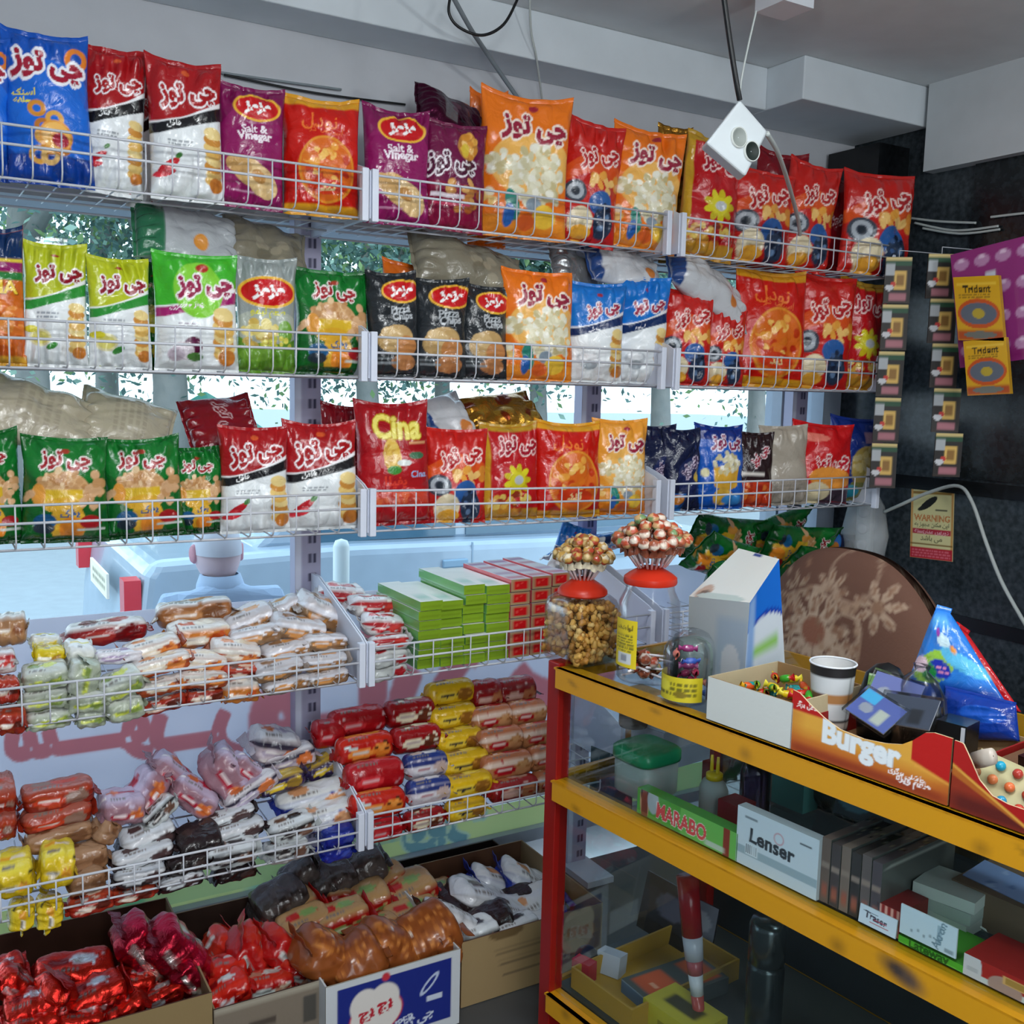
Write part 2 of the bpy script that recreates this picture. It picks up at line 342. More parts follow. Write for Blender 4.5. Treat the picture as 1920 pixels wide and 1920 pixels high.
def d_red_round(p):
    p.fill('c4180e'); p.rect(0, .94, 1, 1, 'd99a22'); p.rect(0, 0, 1, .06, 'd99a22'); p.text('نودل', .45, .80, .45, 'e87a30', bold=.0, rot=-6); p.text('اسنک گرد', .5, .735, .5, 'e0642a', bold=.0, rot=-6)
    p.ell(.54, .38, .38, .44, 'e0902c'); p.ell(.54, .38, .35, .41, 'd8671e')
    p.blobs(.54, .42, .28, .3, 34, .06, ['e8a040', 'c43a14', 'f0bc60', 'd8701e', 'b82a10'], 5); p.ell(.54, .22, .26, .1, 'd03a18'); p.text('تند', .54, .22, .2, 'f0d090')
def d_purple_nut(p):
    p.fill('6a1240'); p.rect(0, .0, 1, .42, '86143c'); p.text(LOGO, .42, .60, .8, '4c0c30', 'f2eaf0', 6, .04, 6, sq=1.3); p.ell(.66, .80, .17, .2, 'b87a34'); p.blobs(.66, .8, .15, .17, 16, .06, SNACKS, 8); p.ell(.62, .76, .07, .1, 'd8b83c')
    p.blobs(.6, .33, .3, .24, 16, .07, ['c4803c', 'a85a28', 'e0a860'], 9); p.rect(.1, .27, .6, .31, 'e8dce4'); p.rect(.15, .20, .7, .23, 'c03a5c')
CORN = ['e8e2c8', 'd6cda8', 'f2eede', 'c8b98a', 'e0d8b8']
def d_popcorn(p, base='e8741a', lo='e68a2a'):
    p.fill(base); p.ell(.55, .5, .48, .35, 'f0b45a'); p.rect(0, 0, 1, .12, lo); p.ell(.55, .94, .05, .035, 'a02838'); p.text(LOGO, .56, .77, .74, '98243c', 'fbe9dc', 6, .045, -3, sq=1.25)
    p.blobs(.60, .42, .33, .34, 120, .050, CORN, 3); p.blobs(.16, .5, .11, .13, 22, .045, CORN, 5); p.blobs(.1, .27, .08, .09, 6, .05, ['f0c878', 'e8dcc0'], 6)
    p.ell(.33, .20, .07, .17, '2a8a7a', 15); p.ell(.30, .12, .06, .12, '2a62b0'); p.ell(.56, .2, .09, .08, '8a9aa8'); p.ell(.70, .13, .14, .12, 'ecc040'); p.ell(.5, .08, .1, .08, 'd8602a')
def d_wheel(p):
    p.fill('c0201a'); p.above(lambda u: .46 + .12 * np.sin(u * 3), 'd8501e', lambda u: .60 + .16 * np.sin(u * 3)); p.text(LOGO, .55, .72, .70, 'b01c20', 'f8dcd4', 6, .04, 14, sq=1.35)
    p.blobs(.62, .52, .34, .17, 14, .08, ['e8a040', 'd88830', 'f0c070'], 4); p.ell(.2, .40, .18, .17, '3c4450'); p.ring(.2, .40, .07, .13, 'a8b0b8'); p.ell(.2, .40, .05, .05, '222a34')
    p.ell(.62, .33, .2, .18, '2a5a9c', 30); p.ell(.70, .17, .17, .25, '27364e'); p.blobs(.7, .2, .14, .2, 9, .05, ['3c5a88', '16223a', '6a87ac'], 8); p.ell(.32, .15, .2, .22, 'e6d8b4', -10); p.ell(.36, .06, .16, .1, 'e8a83a'); p.rect(0, 0, .1, .3, 'c8302a')
def d_star(p):
    p.fill('b4161c'); p.rect(0, 0, .1, 1, 'c89a2c'); p.rect(0, 0, 1, .10, 'b8862a'); p.rect(0, .95, 1, 1, 'b8902c'); p.text(LOGO, .6, .79, .75, 'a0182c', 'f4d4d0', 6, .04, 0, sq=1.3)
    for i in range(9): p.ell(.55 + .17 * math.cos(i * .698), .42 + .17 * math.sin(i * .698) / p.a, .10, .055, 'd9cc26' if i % 2 else 'c8b41e', math.degrees(i * .698))
    p.ell(.55, .42, .15, .13, 'd4c82a'); p.ell(.57, .42, .09, .075, 'b8bcc0'); p.blobs(.5, .17, .4, .18, 26, .06, ['c8862e', 'd8a848', 'a85a22', 'e0c060', '8c3018'], 6)
def d_lemon(p):
    cut(p, 'b4bc22', '2c8a34'); p.ell(.5, .93, .07, .02, 'a03a2a'); logo(p, .55, .77, .78, 2); chipstack(p, .83); p.ell(.26, .22, .17, .15, 'ece4b0'); p.ell(.26, .22, .13, .11, 'd9cf70'); p.ell(.12, .29, .12, .06, 'dcd030'); p.ell(.44, .15, .1, .05, '3c8a3a', 30); p.lines(.2, .38, .55, .45, 2, '9aa0a8')
def d_onion(p):
    cut(p, '3fae2c', 'a01c68'); p.ell(.5, .70, .3, .34, '84cc3c'); p.ell(.55, .90, .075, .05, 'b03028'); logo(p, .58, .73, .70, 4, '96244a'); p.text('پیاز جعفری', .35, .555, .4, 'f4e4ee', bold=.01, rot=7); chipstack(p, .80); p.ell(.42, .20, .11, .11, '5c1640'); p.ell(.30, .15, .13, .11, 'd8cdd4'); p.ell(.22, .12, .1, .08, 'c0b0bc'); p.ell(.44, .10, .1, .05, '4a7a38'); p.lines(.25, .36, .5, .41, 2, '9a90a0')
def d_mazgrey(p):
    p.fill('8e9694'); p.rect(0, 0, 1, .30, '5f8f2a'); p.ell(.5, .4, .6, .3, 'a2a89c'); p.ell(.5, .72, .48, .28, 'e8e0cc'); maz(p, .5, .72, .44); p.text('طعم لیمو', .5, .53, .6, 'c8c434', bold=.02); p.blobs(.45, .33, .36, .24, 18, .10, ['d8c470', 'c8a850', 'e6d68e'], 7); p.ell(.8, .36, .13, .2, '6a9a30'); p.blobs(.6, .25, .3, .1, 14, .05, ['e2d860', 'c8c84a'], 5); p.ell(.3, .14, .26, .12, '6f9c34')
def d_peanut(p):
    p.fill('0f5e22'); p.ell(.5, .8, .5, .3, '14702a'); p.text(LOGO, .5, .80, .60, '9c2028', 'f0e6e2', 6, .04, -3, sq=1.25); p.ell(.5, .9, .05, .03, 'a03828')
    p.ell(.46, .50, .33, .26, 'd0a070'); p.blobs(.46, .58, .28, .17, 60, .045, ['d8ac7c', 'b98554', 'e4c298', 'c49464'], 11); p.rect(.24, .36, .70, .52, 'd8b02e'); p.ell(.47, .36, .24, .1, 'd8a42a'); p.ell(.18, .47, .08, .14, 'dc963e')
    p.blobs(.85, .55, .09, .2, 7, .07, ['d2a67c', 'c09060'], 3); p.blobs(.08, .45, .06, .1, 3, .06, ['d2a67c'], 4); p.blobs(.8, .42, .12, .1, 7, .06, ['d2a67c', 'c09060'], 6); p.ell(.52, .18, .2, .3, 'e0ac34'); p.ell(.56, .12, .14, .16, 'e88a2a'); p.text('پفک', .54, .27, .22, '3a5a8c', rot=8); p.ell(.26, .20, .13, .10, '1c5a8a'); p.ell(.25, .13, .12, .07, '283440'); p.ell(.78, .19, .13, .09, 'a81c24'); p.rect(.62, .10, .95, .125, 'c8d0c8'); p.rect(0, 0, 1, .05, '0c4a1c')
def d_mazdark(p):
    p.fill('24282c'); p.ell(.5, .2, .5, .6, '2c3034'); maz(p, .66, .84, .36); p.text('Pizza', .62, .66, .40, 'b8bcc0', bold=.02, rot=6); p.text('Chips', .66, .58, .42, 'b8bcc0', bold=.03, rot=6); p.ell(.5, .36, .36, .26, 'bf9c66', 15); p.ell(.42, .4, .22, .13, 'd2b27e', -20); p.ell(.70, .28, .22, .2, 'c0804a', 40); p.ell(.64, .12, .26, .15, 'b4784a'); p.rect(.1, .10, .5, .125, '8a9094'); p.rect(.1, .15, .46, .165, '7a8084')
def d_bluesalt(p):
    cut(p, '1672c8', '142c5c'); p.ell(.52, .90, .05, .035, 'a03040'); logo(p, .58, .74, .62, 12, 'a42c48'); p.text('نمکی', .4, .535, .2, 'e8e8f0', bold=.01, rot=6); chipstack(p, .84); p.ell(.34, .22, .2, .14, 'c8ccd0'); p.ell(.34, .24, .15, .06, 'f2f4f6'); p.ell(.36, .16, .13, .08, '9aa2a8')
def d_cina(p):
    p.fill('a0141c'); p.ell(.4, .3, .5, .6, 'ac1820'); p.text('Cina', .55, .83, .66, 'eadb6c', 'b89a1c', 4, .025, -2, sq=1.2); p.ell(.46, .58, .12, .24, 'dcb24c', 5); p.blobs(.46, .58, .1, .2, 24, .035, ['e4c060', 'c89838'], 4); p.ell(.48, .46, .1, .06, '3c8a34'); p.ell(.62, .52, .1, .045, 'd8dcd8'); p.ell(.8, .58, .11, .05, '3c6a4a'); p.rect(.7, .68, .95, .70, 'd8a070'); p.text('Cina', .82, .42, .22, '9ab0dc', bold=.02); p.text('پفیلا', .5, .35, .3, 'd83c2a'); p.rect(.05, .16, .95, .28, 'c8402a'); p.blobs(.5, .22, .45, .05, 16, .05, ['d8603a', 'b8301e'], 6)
def d_poplight(p): d_popcorn(p, 'e89a34', 'd8781c')
def d_navy(p):
    p.fill('141b3a'); p.ell(.7, .4, .4, .5, '1a2450'); p.text(LOGO, .66, .55, .6, '3a2848', 'c4b4c8', 6, .04, 50, sq=1.3); p.rect(0, 0, .5, .2, '2468b4'); p.ell(.3, .12, .16, .12, 'c07830'); p.ell(.82, .42, .08, .12, 'd0b040')
def d_bluepop(p):
    p.fill('1858b8'); p.rect(0, .86, 1, 1, '122e7c'); p.text(LOGO, .6, .82, .66, '8c2c50', 'f0e8f4', 6, .04, 0, sq=1.3); p.rect(.3, .3, .82, .52, 'dca83a'); p.ell(.56, .3, .26, .1, 'dca83a'); p.blobs(.56, .58, .27, .2, 44, .05, CORN, 13); p.ell(.13, .45, .08, .08, 'd8cfa0'); p.ell(.5, .14, .2, .16, 'e0b040'); p.ell(.7, .1, .2, .1, '3a8ad0')
def d_sticks(p):
    p.fill('2a181c'); p.text(LOGO, .6, .70, .6, '9c2034', 'e8d8dc', 6, .04, 45, sq=1.3); p.rect(0, 0, 1, .34, 'c43a1c'); p.blobs(.5, .2, .4, .2, 16, .08, ['d8602a', 'a82818', 'e88038'], 5); p.rect(.1, .42, .7, .47, 'd8d0c8')
def d_beige(p): p.fill('a89e90'); p.rect(.1, .1, .9, .3, 'a0968a'); p.lines(.2, .12, .8, .3, 6, '8c8478', 4)
def d_redbig(p):
    p.fill('c4181c'); p.ell(.3, .85, .25, .06, 'e07868'); p.text(LOGO, .62, .52, .6, 'b4162a', 'f4dcd8', 6, .04, 12, sq=1.35); p.rect(0, 0, 1, .2, '4a3a48'); p.ell(.6, .33, .36, .16, 'e09038'); p.ell(.4, .12, .2, .16, 'e4d4ac')
def d_navypop(p): p.fill('152c78'); p.rect(.55, .72, .95, .86, '8a6a84'); p.ell(.6, .42, .3, .34, 'a8904a'); p.blobs(.6, .5, .25, .2, 22, .06, ['b8a878', 'c4b070', '98883c'], 3); p.rect(.35, 0, .9, .22, '7a7a3c'); p.ell(.3, .1, .2, .12, '2a8aa0')
def d_ringball(p):
    p.fill('c8621c'); p.rect(0, .80, 1, 1, '12305c'); p.rect(0, .775, 1, .80, 'd8c43a'); p.rect(0, .70, 1, .775, '8c1860'); p.text('NA', .62, .585, .55, 'ecc83c', '8a4a14', 4, .02); p.rect(0, .64, 1, .70, '2a7a3a'); p.blobs(.5, .25, .5, .5, 40, .16, ['d8702a', 'e08a3c', 'c05a20'], 8); p.rect(0, 0, 1, .05, 'd09a30')
def d_darkred(p): p.fill('7c0f1c'); p.text(LOGO, .5, .55, .7, '7c0f1c', 'd8b8bc', 5, .03)
DES = dict(blue_ring=(d_blue_ring, '1452b4', 'blue onion ring snack bag'), pepper=(d_pepper, '8c1218', 'red and white pepper crisps bag'), vinegar=(d_vinegar, '6c1048', 'magenta salt and vinegar crisps bag'),
  red_round=(d_red_round, 'd0951f', 'red snack bag with round orange picture'), purple=(d_purple_nut, '5a0f36', 'purple snack bag with white lettering'), popcorn=(d_popcorn, 'e06a14', 'orange popcorn bag'),
  wheel=(d_wheel, 'b81c18', 'red snack bag with grey wheel picture'), star=(d_star, 'a8862a', 'red and gold bag with yellow burst'), lemon=(d_lemon, 'a8b020', 'lime green lemon crisps bag'),
  onion=(d_onion, '2c9a28', 'bright green onion crisps bag'), mazgrey=(d_mazgrey, '7e8684', 'grey crisps bag with red oval'), peanut=(d_peanut, '0d5a20', 'dark green bag with yellow snack bowl'),
  mazdark=(d_mazdark, '1e2226', 'charcoal crisps bag with red oval'), bluesalt=(d_bluesalt, '1268bc', 'sky blue and white salted crisps bag'), cina=(d_cina, '98121a', 'dark red bag with yellow lettering'),
  poplight=(d_poplight, 'd8902c', 'light orange popcorn bag'), navy=(d_navy, '10162e', 'navy snack bag'), bluepop=(d_bluepop, '122e7c', 'blue popcorn bag with yellow bowl'), sticks=(d_sticks, '22141a', 'dark brown snack bag with red base'),
  beige=(d_beige, 'a0968a', 'plain beige snack bag'), redbig=(d_redbig, 'b8161a', 'bright red rounded snack bag'), navypop=(d_navypop, '12266a', 'dark blue bag with dull gold picture'), ringball=(d_ringball, '102a50', 'orange puff ball bag with navy top'),
  darkred=(d_darkred, '700d18', 'plain dark red bag'), orangeback=(lambda p: p.fill('dc6a1a'), 'd86416', 'plain orange bag edge'), goldback=(lambda p: (p.fill('a8782a'), p.blobs(.5, .5, .5, .8, 20, .1, ['c89a3a', '8a3a1c'], 2)), 'a8822a', 'gold and red bag edge'),
  silver=(lambda p: p.fill('b4b6b8'), 'b4b6b8', 'silver backed bag'), beigeback=(lambda p: (p.fill('aaa08c'), p.lines(.2, .3, .8, .7, 5, '9c9280', 3)), 'aaa08c', 'beige backed bag'),
  purpleback=(lambda p: (p.fill('4c0e30'), p.rect(.2, .3, .8, .5, '8a8488'), p.blobs(.5, .6, .5, .3, 8, .08, ['2a0a1c', '7a4a5c'], 5)), '4c0e30', 'shiny purple bag'), greyback=(lambda p: (p.fill('a8acb0'), p.ell(.7, .6, .12, .1, 'd08a3a'), p.rect(0, .0, 1, .25, '2c6a4a')), '8c9496', 'silver bag with green edge'),
  khakiback=(lambda p: (p.fill('7c7666'), p.blobs(.4, .6, .5, .4, 12, .1, ['6c6656', '928a76'], 3)), '8c8672', 'khaki backed bag'), whiteback=(lambda p: (p.fill('c2c4c8'), p.ell(.75, .75, .12, .1, 'c87a3a'), p.rect(0, 0, 1, .1, '26447c')), 'b8bcc2', 'white backed bag'))
def wave(x, z, g, n, k, ridge=False):
    o = 0
    for _ in range(n):
        a = g.uniform(0, 6.283); f = k * g.uniform(.6, 1.5); w = np.sin((x * math.cos(a) + z * math.sin(a)) * f + g.uniform(0, 6.283)); o = o + ((1 - 2 * abs(w)) if ridge else w)
    return o / n
def snack_bag(name, w, h, t, des, seed, res=1., m=None, ears=.045, lean=0.):
    """an inflated pillow bag standing on its bottom seal; front is -y. Body mesh with crimped seals as its parts"""
    g = random.Random(seed); fn, back, _ = DES[des]; a = h / w; nu = int(np.clip(72 * res, 20, 76)); nv = int(np.clip(nu * a * .95, 24, 118))
    U, V = np.meshgrid(np.linspace(0, 1, nu), np.linspace(0, 1, nv)); q = abs(2 * U - 1); r = abs(2 * V - 1)
    shape = (1 - q ** 2.6) ** .7 * (1 - r ** 4) ** .85 * (1.04 - .26 * V)
    edge = np.clip(r - .55, 0, 1) / .45
    wr_ = wave(U * w, V * h * .3, g, 6, 70 / w * .2, True) * edge * .026 + wave(U * w, V * h, g, 7, 5 / w, True) * .017 * (1 - r ** 4) * w / .2
    half = w / 2 * (1 - .07 * np.sin(math.pi * V) * (.6 + .4 * V)) * (1 + .02 * wave(V, V * 0, g, 3, 9))
    tilt = g.uniform(-.012, .012)
    X = (2 * U - 1) * half; Z = V * h * .955 + (V ** 6) * (ears * (2 * U - 1) ** 2 * g.uniform(.5, 1.3) + tilt * (2 * U - 1)) * h + .012 * h
    bend = lean * V ** 3 * h + .012 * wave(U, V, g, 3, 4) * V
    mb = MB(); p = Pt(U, V, a); fn(p)
    F = np.stack([X, -t / 2 * shape + wr_ * np.minimum(1, shape * 3 + .25) + bend, Z], -1)
    B = np.stack([X, t * .42 * shape + bend + .0015, Z], -1)
    # one closed skin: front rows joined to back rows along the shared side edges
    ring = np.concatenate([F, B[:, ::-1][:, 1:-1]], 1); colr = np.concatenate([p.c, np.broadcast_to(lin(back), (nv, nu - 2, 3))], 1)
    mb.grid(ring, colr.reshape(-1, 3), 0, True)
    o = mb.build(name, m or FILM, smooth=True)
    for nm, vv, row in (('top_seal', 1., -1), ('bottom_seal', 0., 0)):
        e = F[row]; s = 1 if vv else -1; k = len(e); q4 = np.zeros((5, k, 3)); zz = np.linspace(-.002, .030 * h, 5) * s
        cr = .0016 * np.sin(np.arange(5) * 2.6)
        for j in range(5): q4[j] = e; q4[j, :, 2] += zz[j]; q4[j, :, 1] += cr[j] + .0006 + .004 * wave(U[0], U[0] * 0, random.Random(seed + 5), 3, 16) * (j / 4)
        pp = Pt(np.tile(U[0], (5, 1)), np.full((5, k), .985 if vv else .01), a); fn(pp); sb = MB()
        both = np.concatenate([q4, q4[::-1] + [0, .0022, 0]], 0); sb.grid(both, np.concatenate([pp.c, pp.c[::-1]], 0).reshape(-1, 3))
        sb.build(nm, m or FILM, o)
    return o
# ------------------------------------------------------------------ shelving: posts, wire baskets
YF, YB = 2.20, 2.585
WIRE = mat('white_wire', 'c6c8d0', .35); PANEL = mat('white_panel', 'd3d8e6', .4)
RAILZ = {1: 2.027, 2: 1.664, 3: 1.300, 4: .930, 5: .506}; FLOORZ = {1: 1.934, 2: 1.573, 3: 1.21, 4: .845, 5: .434}
BAY = {0: (.012, .888), 1: (.912, 1.762), 2: (1.812, 2.66)}; ROWN = {1: 'top', 2: 'second', 3: 'third', 4: 'fourth', 5: 'fifth'}; BAYN = {0: 'left', 1: 'middle', 2: 'right'}
def post_paint(x): return x
for i, (px, nm) in enumerate(((.888, 'between left and middle baskets'), (1.80, 'between middle and right baskets'), (2.70, 'at the right end of the baskets'))):
    nu, nv = 20, 700; U, V = np.meshgrid(np.linspace(0, 1, nu), np.linspace(0, 1, nv)); p = Pt(U, V, 2.2 / .072); p.fill('a9a8c4'); p.rect(0, 0, .26, 1, 'd6dcf0')
    per = .052 / 2.2; ph = (V % per) / per
    for u0, u1 in ((.52, .64), (.70, .82)): p.put(ss(U - u0, .05) * ss(u1 - U, .05) * ((ph > .25) & (ph < .72)), '3c3c58')
    mb = MB(); P = np.stack([px - .036 + U * .072, np.full_like(U, 2.59), .02 + V * 2.2], -1); mb.grid(P, p.c.reshape(-1, 3)); o = mb.build('shelving_post', PAPER, smooth=False)
    sd = MB().box((px - .036, 2.5905, .02), (px + .036, 2.632, 2.22), col='b4b4cc').build('channel', PAPER, o, smooth=False)
    tag(o, f'white slotted steel shelving post {nm}', 'shelf post', 'slotted shelving posts')
    sbox('base_foot', (px - .05, 2.45, 0), (px + .05, 2.64, .02), PANEL, o)
def basket(row, bay):
    x0, x1 = BAY[bay]; zf, zr = FLOORZ[row], RAILZ[row]; zb = zf + .012
    if bay == 0: x0 -= .02
    t = empty('wire_basket', ((x0 + x1) / 2, YF, zf)); C = np.array([(x0 + x1) / 2, YF, zf])
    tilt = R.uniform(-.002, .002) + (.006 if (row, bay) == (3, 1) else 0)
    for z, n in ((zr, 'top_rail'), (zr - .036, 'lower_rail')):
        MB().tube(np.array([(x0, YF, z + tilt), ((x0 + x1) / 2, YF - .002, z), (x1, YF, z - tilt)]) - C, 0.0029, 8).build(n, WIRE, t)
    mb = MB(); n = round((x1 - x0) / .0525)
    for i in range(n + 1):
        x = x0 + .006 + (x1 - x0 - .012) * i / n
        mb.tube(np.array([(x, YF - .004, zr), (x, YF - .003, zf + .016), (x, YF + .004, zf + .004), (x, YF + .016, zf), (x, YB, zb)]) - C, .0018, 5)
    for y in (YF + .02, YF + .13, YF + .25, YB - .01): mb.tube(np.array([(x0, y, zf - .003), (x1, y, zf - .003)]) - C, .0028, 5)
    mb.build('wire_mesh', WIRE, t)
    for s, xx in ((0, x0), (1, x1)):
        pr = [(YF + .004, zf - .004), (YB, zf - .004), (YB, zf + .20), (YB - .05, zf + .20), (YF + .03, zr + .02), (YF + .004, zr + .008)]
        xa, xb = (xx - .011, xx - .007) if s == 0 else (xx + .007, xx + .011)
        pm = MB().prism([(y - C[1], z - C[2]) for y, z in pr], xa - C[0], xb - C[0], axis=0).build('side_panel', PANEL, t, smooth=False)
        fb = MB().box((xx - .008 - C[0], -.006, -.012), (xx + .008 - C[0], .014, zr - zf + .012)).build('corner_strip', PANEL, t, smooth=False); bevel(fb, .002)
    tag(t, f'{BAYN[bay]} white wire basket in the {ROWN[row]} row of the window shelving', 'wire basket', 'white wire baskets on the window shelving')
for row in (1, 2, 3, 4, 5):
    for bay in (0, 1, 2):
        if row == 5 and bay == 2: continue
        basket(row, bay)

# ------------------------------------------------------------------ crisp bags: (left px, right px, top px, design, depth behind the rail, roll deg, lean)
BAGS = {
 1: [(-100, 18, 70, 'blue_ring', .03, 2, 0), (6, 172, 64, 'blue_ring', .015, -1, .0), (155, 272, 92, 'pepper', .05, 3, 0), (232, 300, 120, 'pepper', .16, 0, 0), (276, 418, 116, 'pepper', .02, -1, .0), (408, 531, 166, 'vinegar', .03, 2, 0), (532, 672, 185, 'red_round', .02, 0, 0),
     (683, 803, 205, 'vinegar', .02, 0, 0), (790, 908, 232, 'purple', .03, 2, 0), (880, 950, 176, 'orangeback', .2, 0, 0), (903, 1062, 182, 'popcorn', .02, 2, 0), (1052, 1160, 232, 'wheel', .03, 6, 0), (1148, 1270, 246, 'popcorn', .02, 5, 0), (1240, 1300, 240, 'goldback', .13, -2, 0),
     (1283, 1382, 258, 'star', .04, 6, 0), (1372, 1474, 322, 'wheel', .02, 6, 0), (1418, 1500, 286, 'darkred', .15, 6, 0), (1470, 1558, 312, 'wheel', .06, 8, 0), (1530, 1606, 338, 'darkred', .13, 5, 0), (1588, 1698, 326, 'wheel', -.005, 4, 0)],
 2: [(-60, 46, 428, 'ringball', .02, 0, 0), (42, 164, 458, 'lemon', .02, 1, 0), (163, 284, 484, 'lemon', .015, 0, 0), (268, 308, 490, 'peanut', .12, 0, 0), (286, 448, 477, 'onion', .015, 0, 0), (443, 554, 486, 'mazgrey', .025, 1, 0), (553, 693, 507, 'peanut', .03, 1, 0),
     (690, 784, 512, 'mazdark', .02, -2, 0), (776, 872, 524, 'mazdark', .02, 1, 0), (862, 952, 536, 'mazdark', .025, 2, 0), (720, 830, 496, 'orangeback', .16, 0, 0), (940, 1072, 508, 'popcorn', .02, 1, 0), (1066, 1164, 531, 'bluesalt', .02, 1, 0), (1156, 1246, 520, 'bluesalt', .03, 2, 0),
     (1240, 1327, 545, 'wheel', .03, 2, 0), (1318, 1390, 580, 'wheel', .03, 3, 0), (1380, 1505, 510, 'red_round', .04, 3, 0), (1492, 1586, 520, 'wheel', .03, 4, 0), (1570, 1650, 530, 'star', .03, 6, 0)],
 3: [(-90, 42, 812, 'peanut', .03, -2, 0), (38, 204, 822, 'peanut', .015, 1, .0), (192, 342, 826, 'peanut', .025, -3, 0), (318, 420, 840, 'peanut', .05, -2, 0), (412, 540, 802, 'pepper', .02, -1, 0), (534, 668, 796, 'pepper', .015, -1, 0),
     (602, 700, 762, 'darkred', .17, 1, 0), (670, 802, 758, 'cina', .03, -2, 0), (798, 908, 806, 'wheel', .02, 1, 0), (902, 1008, 796, 'star', .03, 0, 0), (1003, 1122, 794, 'red_round', .02, 0, 0), (1114, 1208, 788, 'poplight', .025, 0, 0),
     (1196, 1262, 800, 'navy', .06, 2, 0), (1244, 1310, 806, 'navy', .03, 0, 0), (1304, 1388, 800, 'bluepop', .03, 0, 0), (1378, 1442, 812, 'sticks', .03, 2, 0), (1430, 1504, 800, 'beige', .03, -3, 0), (1486, 1582, 798, 'redbig', .02, 4, 0), (1556, 1642, 786, 'navypop', .05, 2, 0)]}
BAGSRES = 1.0
def bays(px, row):
    b = 0 if px < 690 else 1 if px < (1262 if row == 1 else 1246 if row == 2 else 1230) else 2; return b
k = 0
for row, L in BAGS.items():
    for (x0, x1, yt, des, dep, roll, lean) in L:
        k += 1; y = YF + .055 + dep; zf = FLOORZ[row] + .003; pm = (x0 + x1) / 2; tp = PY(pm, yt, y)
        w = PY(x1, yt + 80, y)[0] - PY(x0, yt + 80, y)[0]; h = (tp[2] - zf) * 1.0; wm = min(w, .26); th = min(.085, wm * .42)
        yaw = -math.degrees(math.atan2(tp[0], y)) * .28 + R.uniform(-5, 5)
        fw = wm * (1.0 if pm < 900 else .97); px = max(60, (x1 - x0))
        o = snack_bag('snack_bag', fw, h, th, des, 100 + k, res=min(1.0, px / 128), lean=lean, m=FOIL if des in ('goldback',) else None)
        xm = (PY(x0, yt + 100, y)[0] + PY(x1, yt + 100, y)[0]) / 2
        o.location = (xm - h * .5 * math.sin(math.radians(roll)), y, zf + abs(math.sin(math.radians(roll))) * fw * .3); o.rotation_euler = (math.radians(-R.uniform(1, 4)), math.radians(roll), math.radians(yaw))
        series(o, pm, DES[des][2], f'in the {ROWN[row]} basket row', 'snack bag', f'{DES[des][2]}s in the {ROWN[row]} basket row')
# bags lying flat along the tops of the standing ones: (left px, right px, y px of the middle, design, depth, tilt deg, height px)
LYING = [(2, 250, 455, 448, 'greyback', .12, 6, 62), (2, 420, 575, 470, 'khakiback', .15, 10, 52), (2, 772, 985, 503, 'khakiback', .10, 8, 78), (2, 1028, 1140, 512, 'silver', .14, 18, 52), (2, 1096, 1238, 500, 'whiteback', .09, 8, 58),
         (2, 1242, 1402, 540, 'whiteback', .06, 24, 70), (3, -60, 195, 782, 'beigeback', .11, 18, 74), (3, 148, 328, 800, 'beigeback', .14, 16, 60), (3, 348, 482, 800, 'darkred', .14, -8, 44), (1, 778, 912, 226, 'purpleback', .12, 16, 66), (3, 872, 1010, 786, 'goldback', .15, -8, 40), (3, 800, 880, 790, 'whiteback', .16, -14, 36)]
for i, (row, x0, x1, ym, des, dep, rt, hp) in enumerate(LYING):
    y = YF + .06 + dep; pm = (x0 + x1) / 2; c = PY(pm, ym, y); L = PY(x1, ym, y)[0] - PY(x0, ym, y)[0]; th = PY(pm, ym - hp / 2, y)[2] - PY(pm, ym + hp / 2, y)[2]
    o = snack_bag('snack_bag', .17, L * .97, th * .92, des, 400 + i, res=.8, m=FOIL if des in ('goldback', 'silver', 'purpleback') else None)
    # lay it on its side: length along x, printed face down and back
    o.matrix_world = Matrix.Translation(Vector(c)) @ Matrix.Rotation(math.radians(rt), 4, 'Y') @ Matrix.Rotation(math.radians(-38), 4, 'X') @ Matrix.Rotation(math.radians(90), 4, 'Y') @ Matrix.Translation((0, 0, -L * .485)) 
    series(o, pm, DES[des][2], f'lying over the bags of the {ROWN[row]} basket row', 'snack bag', 'bags lying over the standing ones')
# ------------------------------------------------------------------ printed window banners (read from inside, so mirrored)
BAN = mat('banner_print', None, .6, transluc=.75)
ZS = PY(1000, 1497, 2.66)[2]
def flat(name, x0, x1, z0, z1, y, nu, nv, paint, m, parent=None, th=.002):
    U, V = np.meshgrid(np.linspace(0, 1, nu), np.linspace(0, 1, nv)); p = Pt(U, V, (z1 - z0) / (x1 - x0)); paint(p)
    mb = MB(); mb.grid(np.stack([x0 + U * (x1 - x0), np.full_like(U, y), z0 + V * (z1 - z0)], -1), p.c.reshape(-1, 3))
    mb.box((x0, y + .0004, z0), (x1, y + th, z1), p.c.reshape(-1, 3).mean(0)); return mb.build(name, m, parent, smooth=False)
def ban1(p):
    p.fill('c4cfec')
    p.text('سـوپـر مـارکـت', .5, .45, .90, 'd98e96', None, bold=.055, flip=True, sq=1.5)
def px2u(px, py, x0, x1): return (PY(px, py, 2.66)[0] - x0) / (x1 - x0)
bx0, bx1 = .02, 2.86
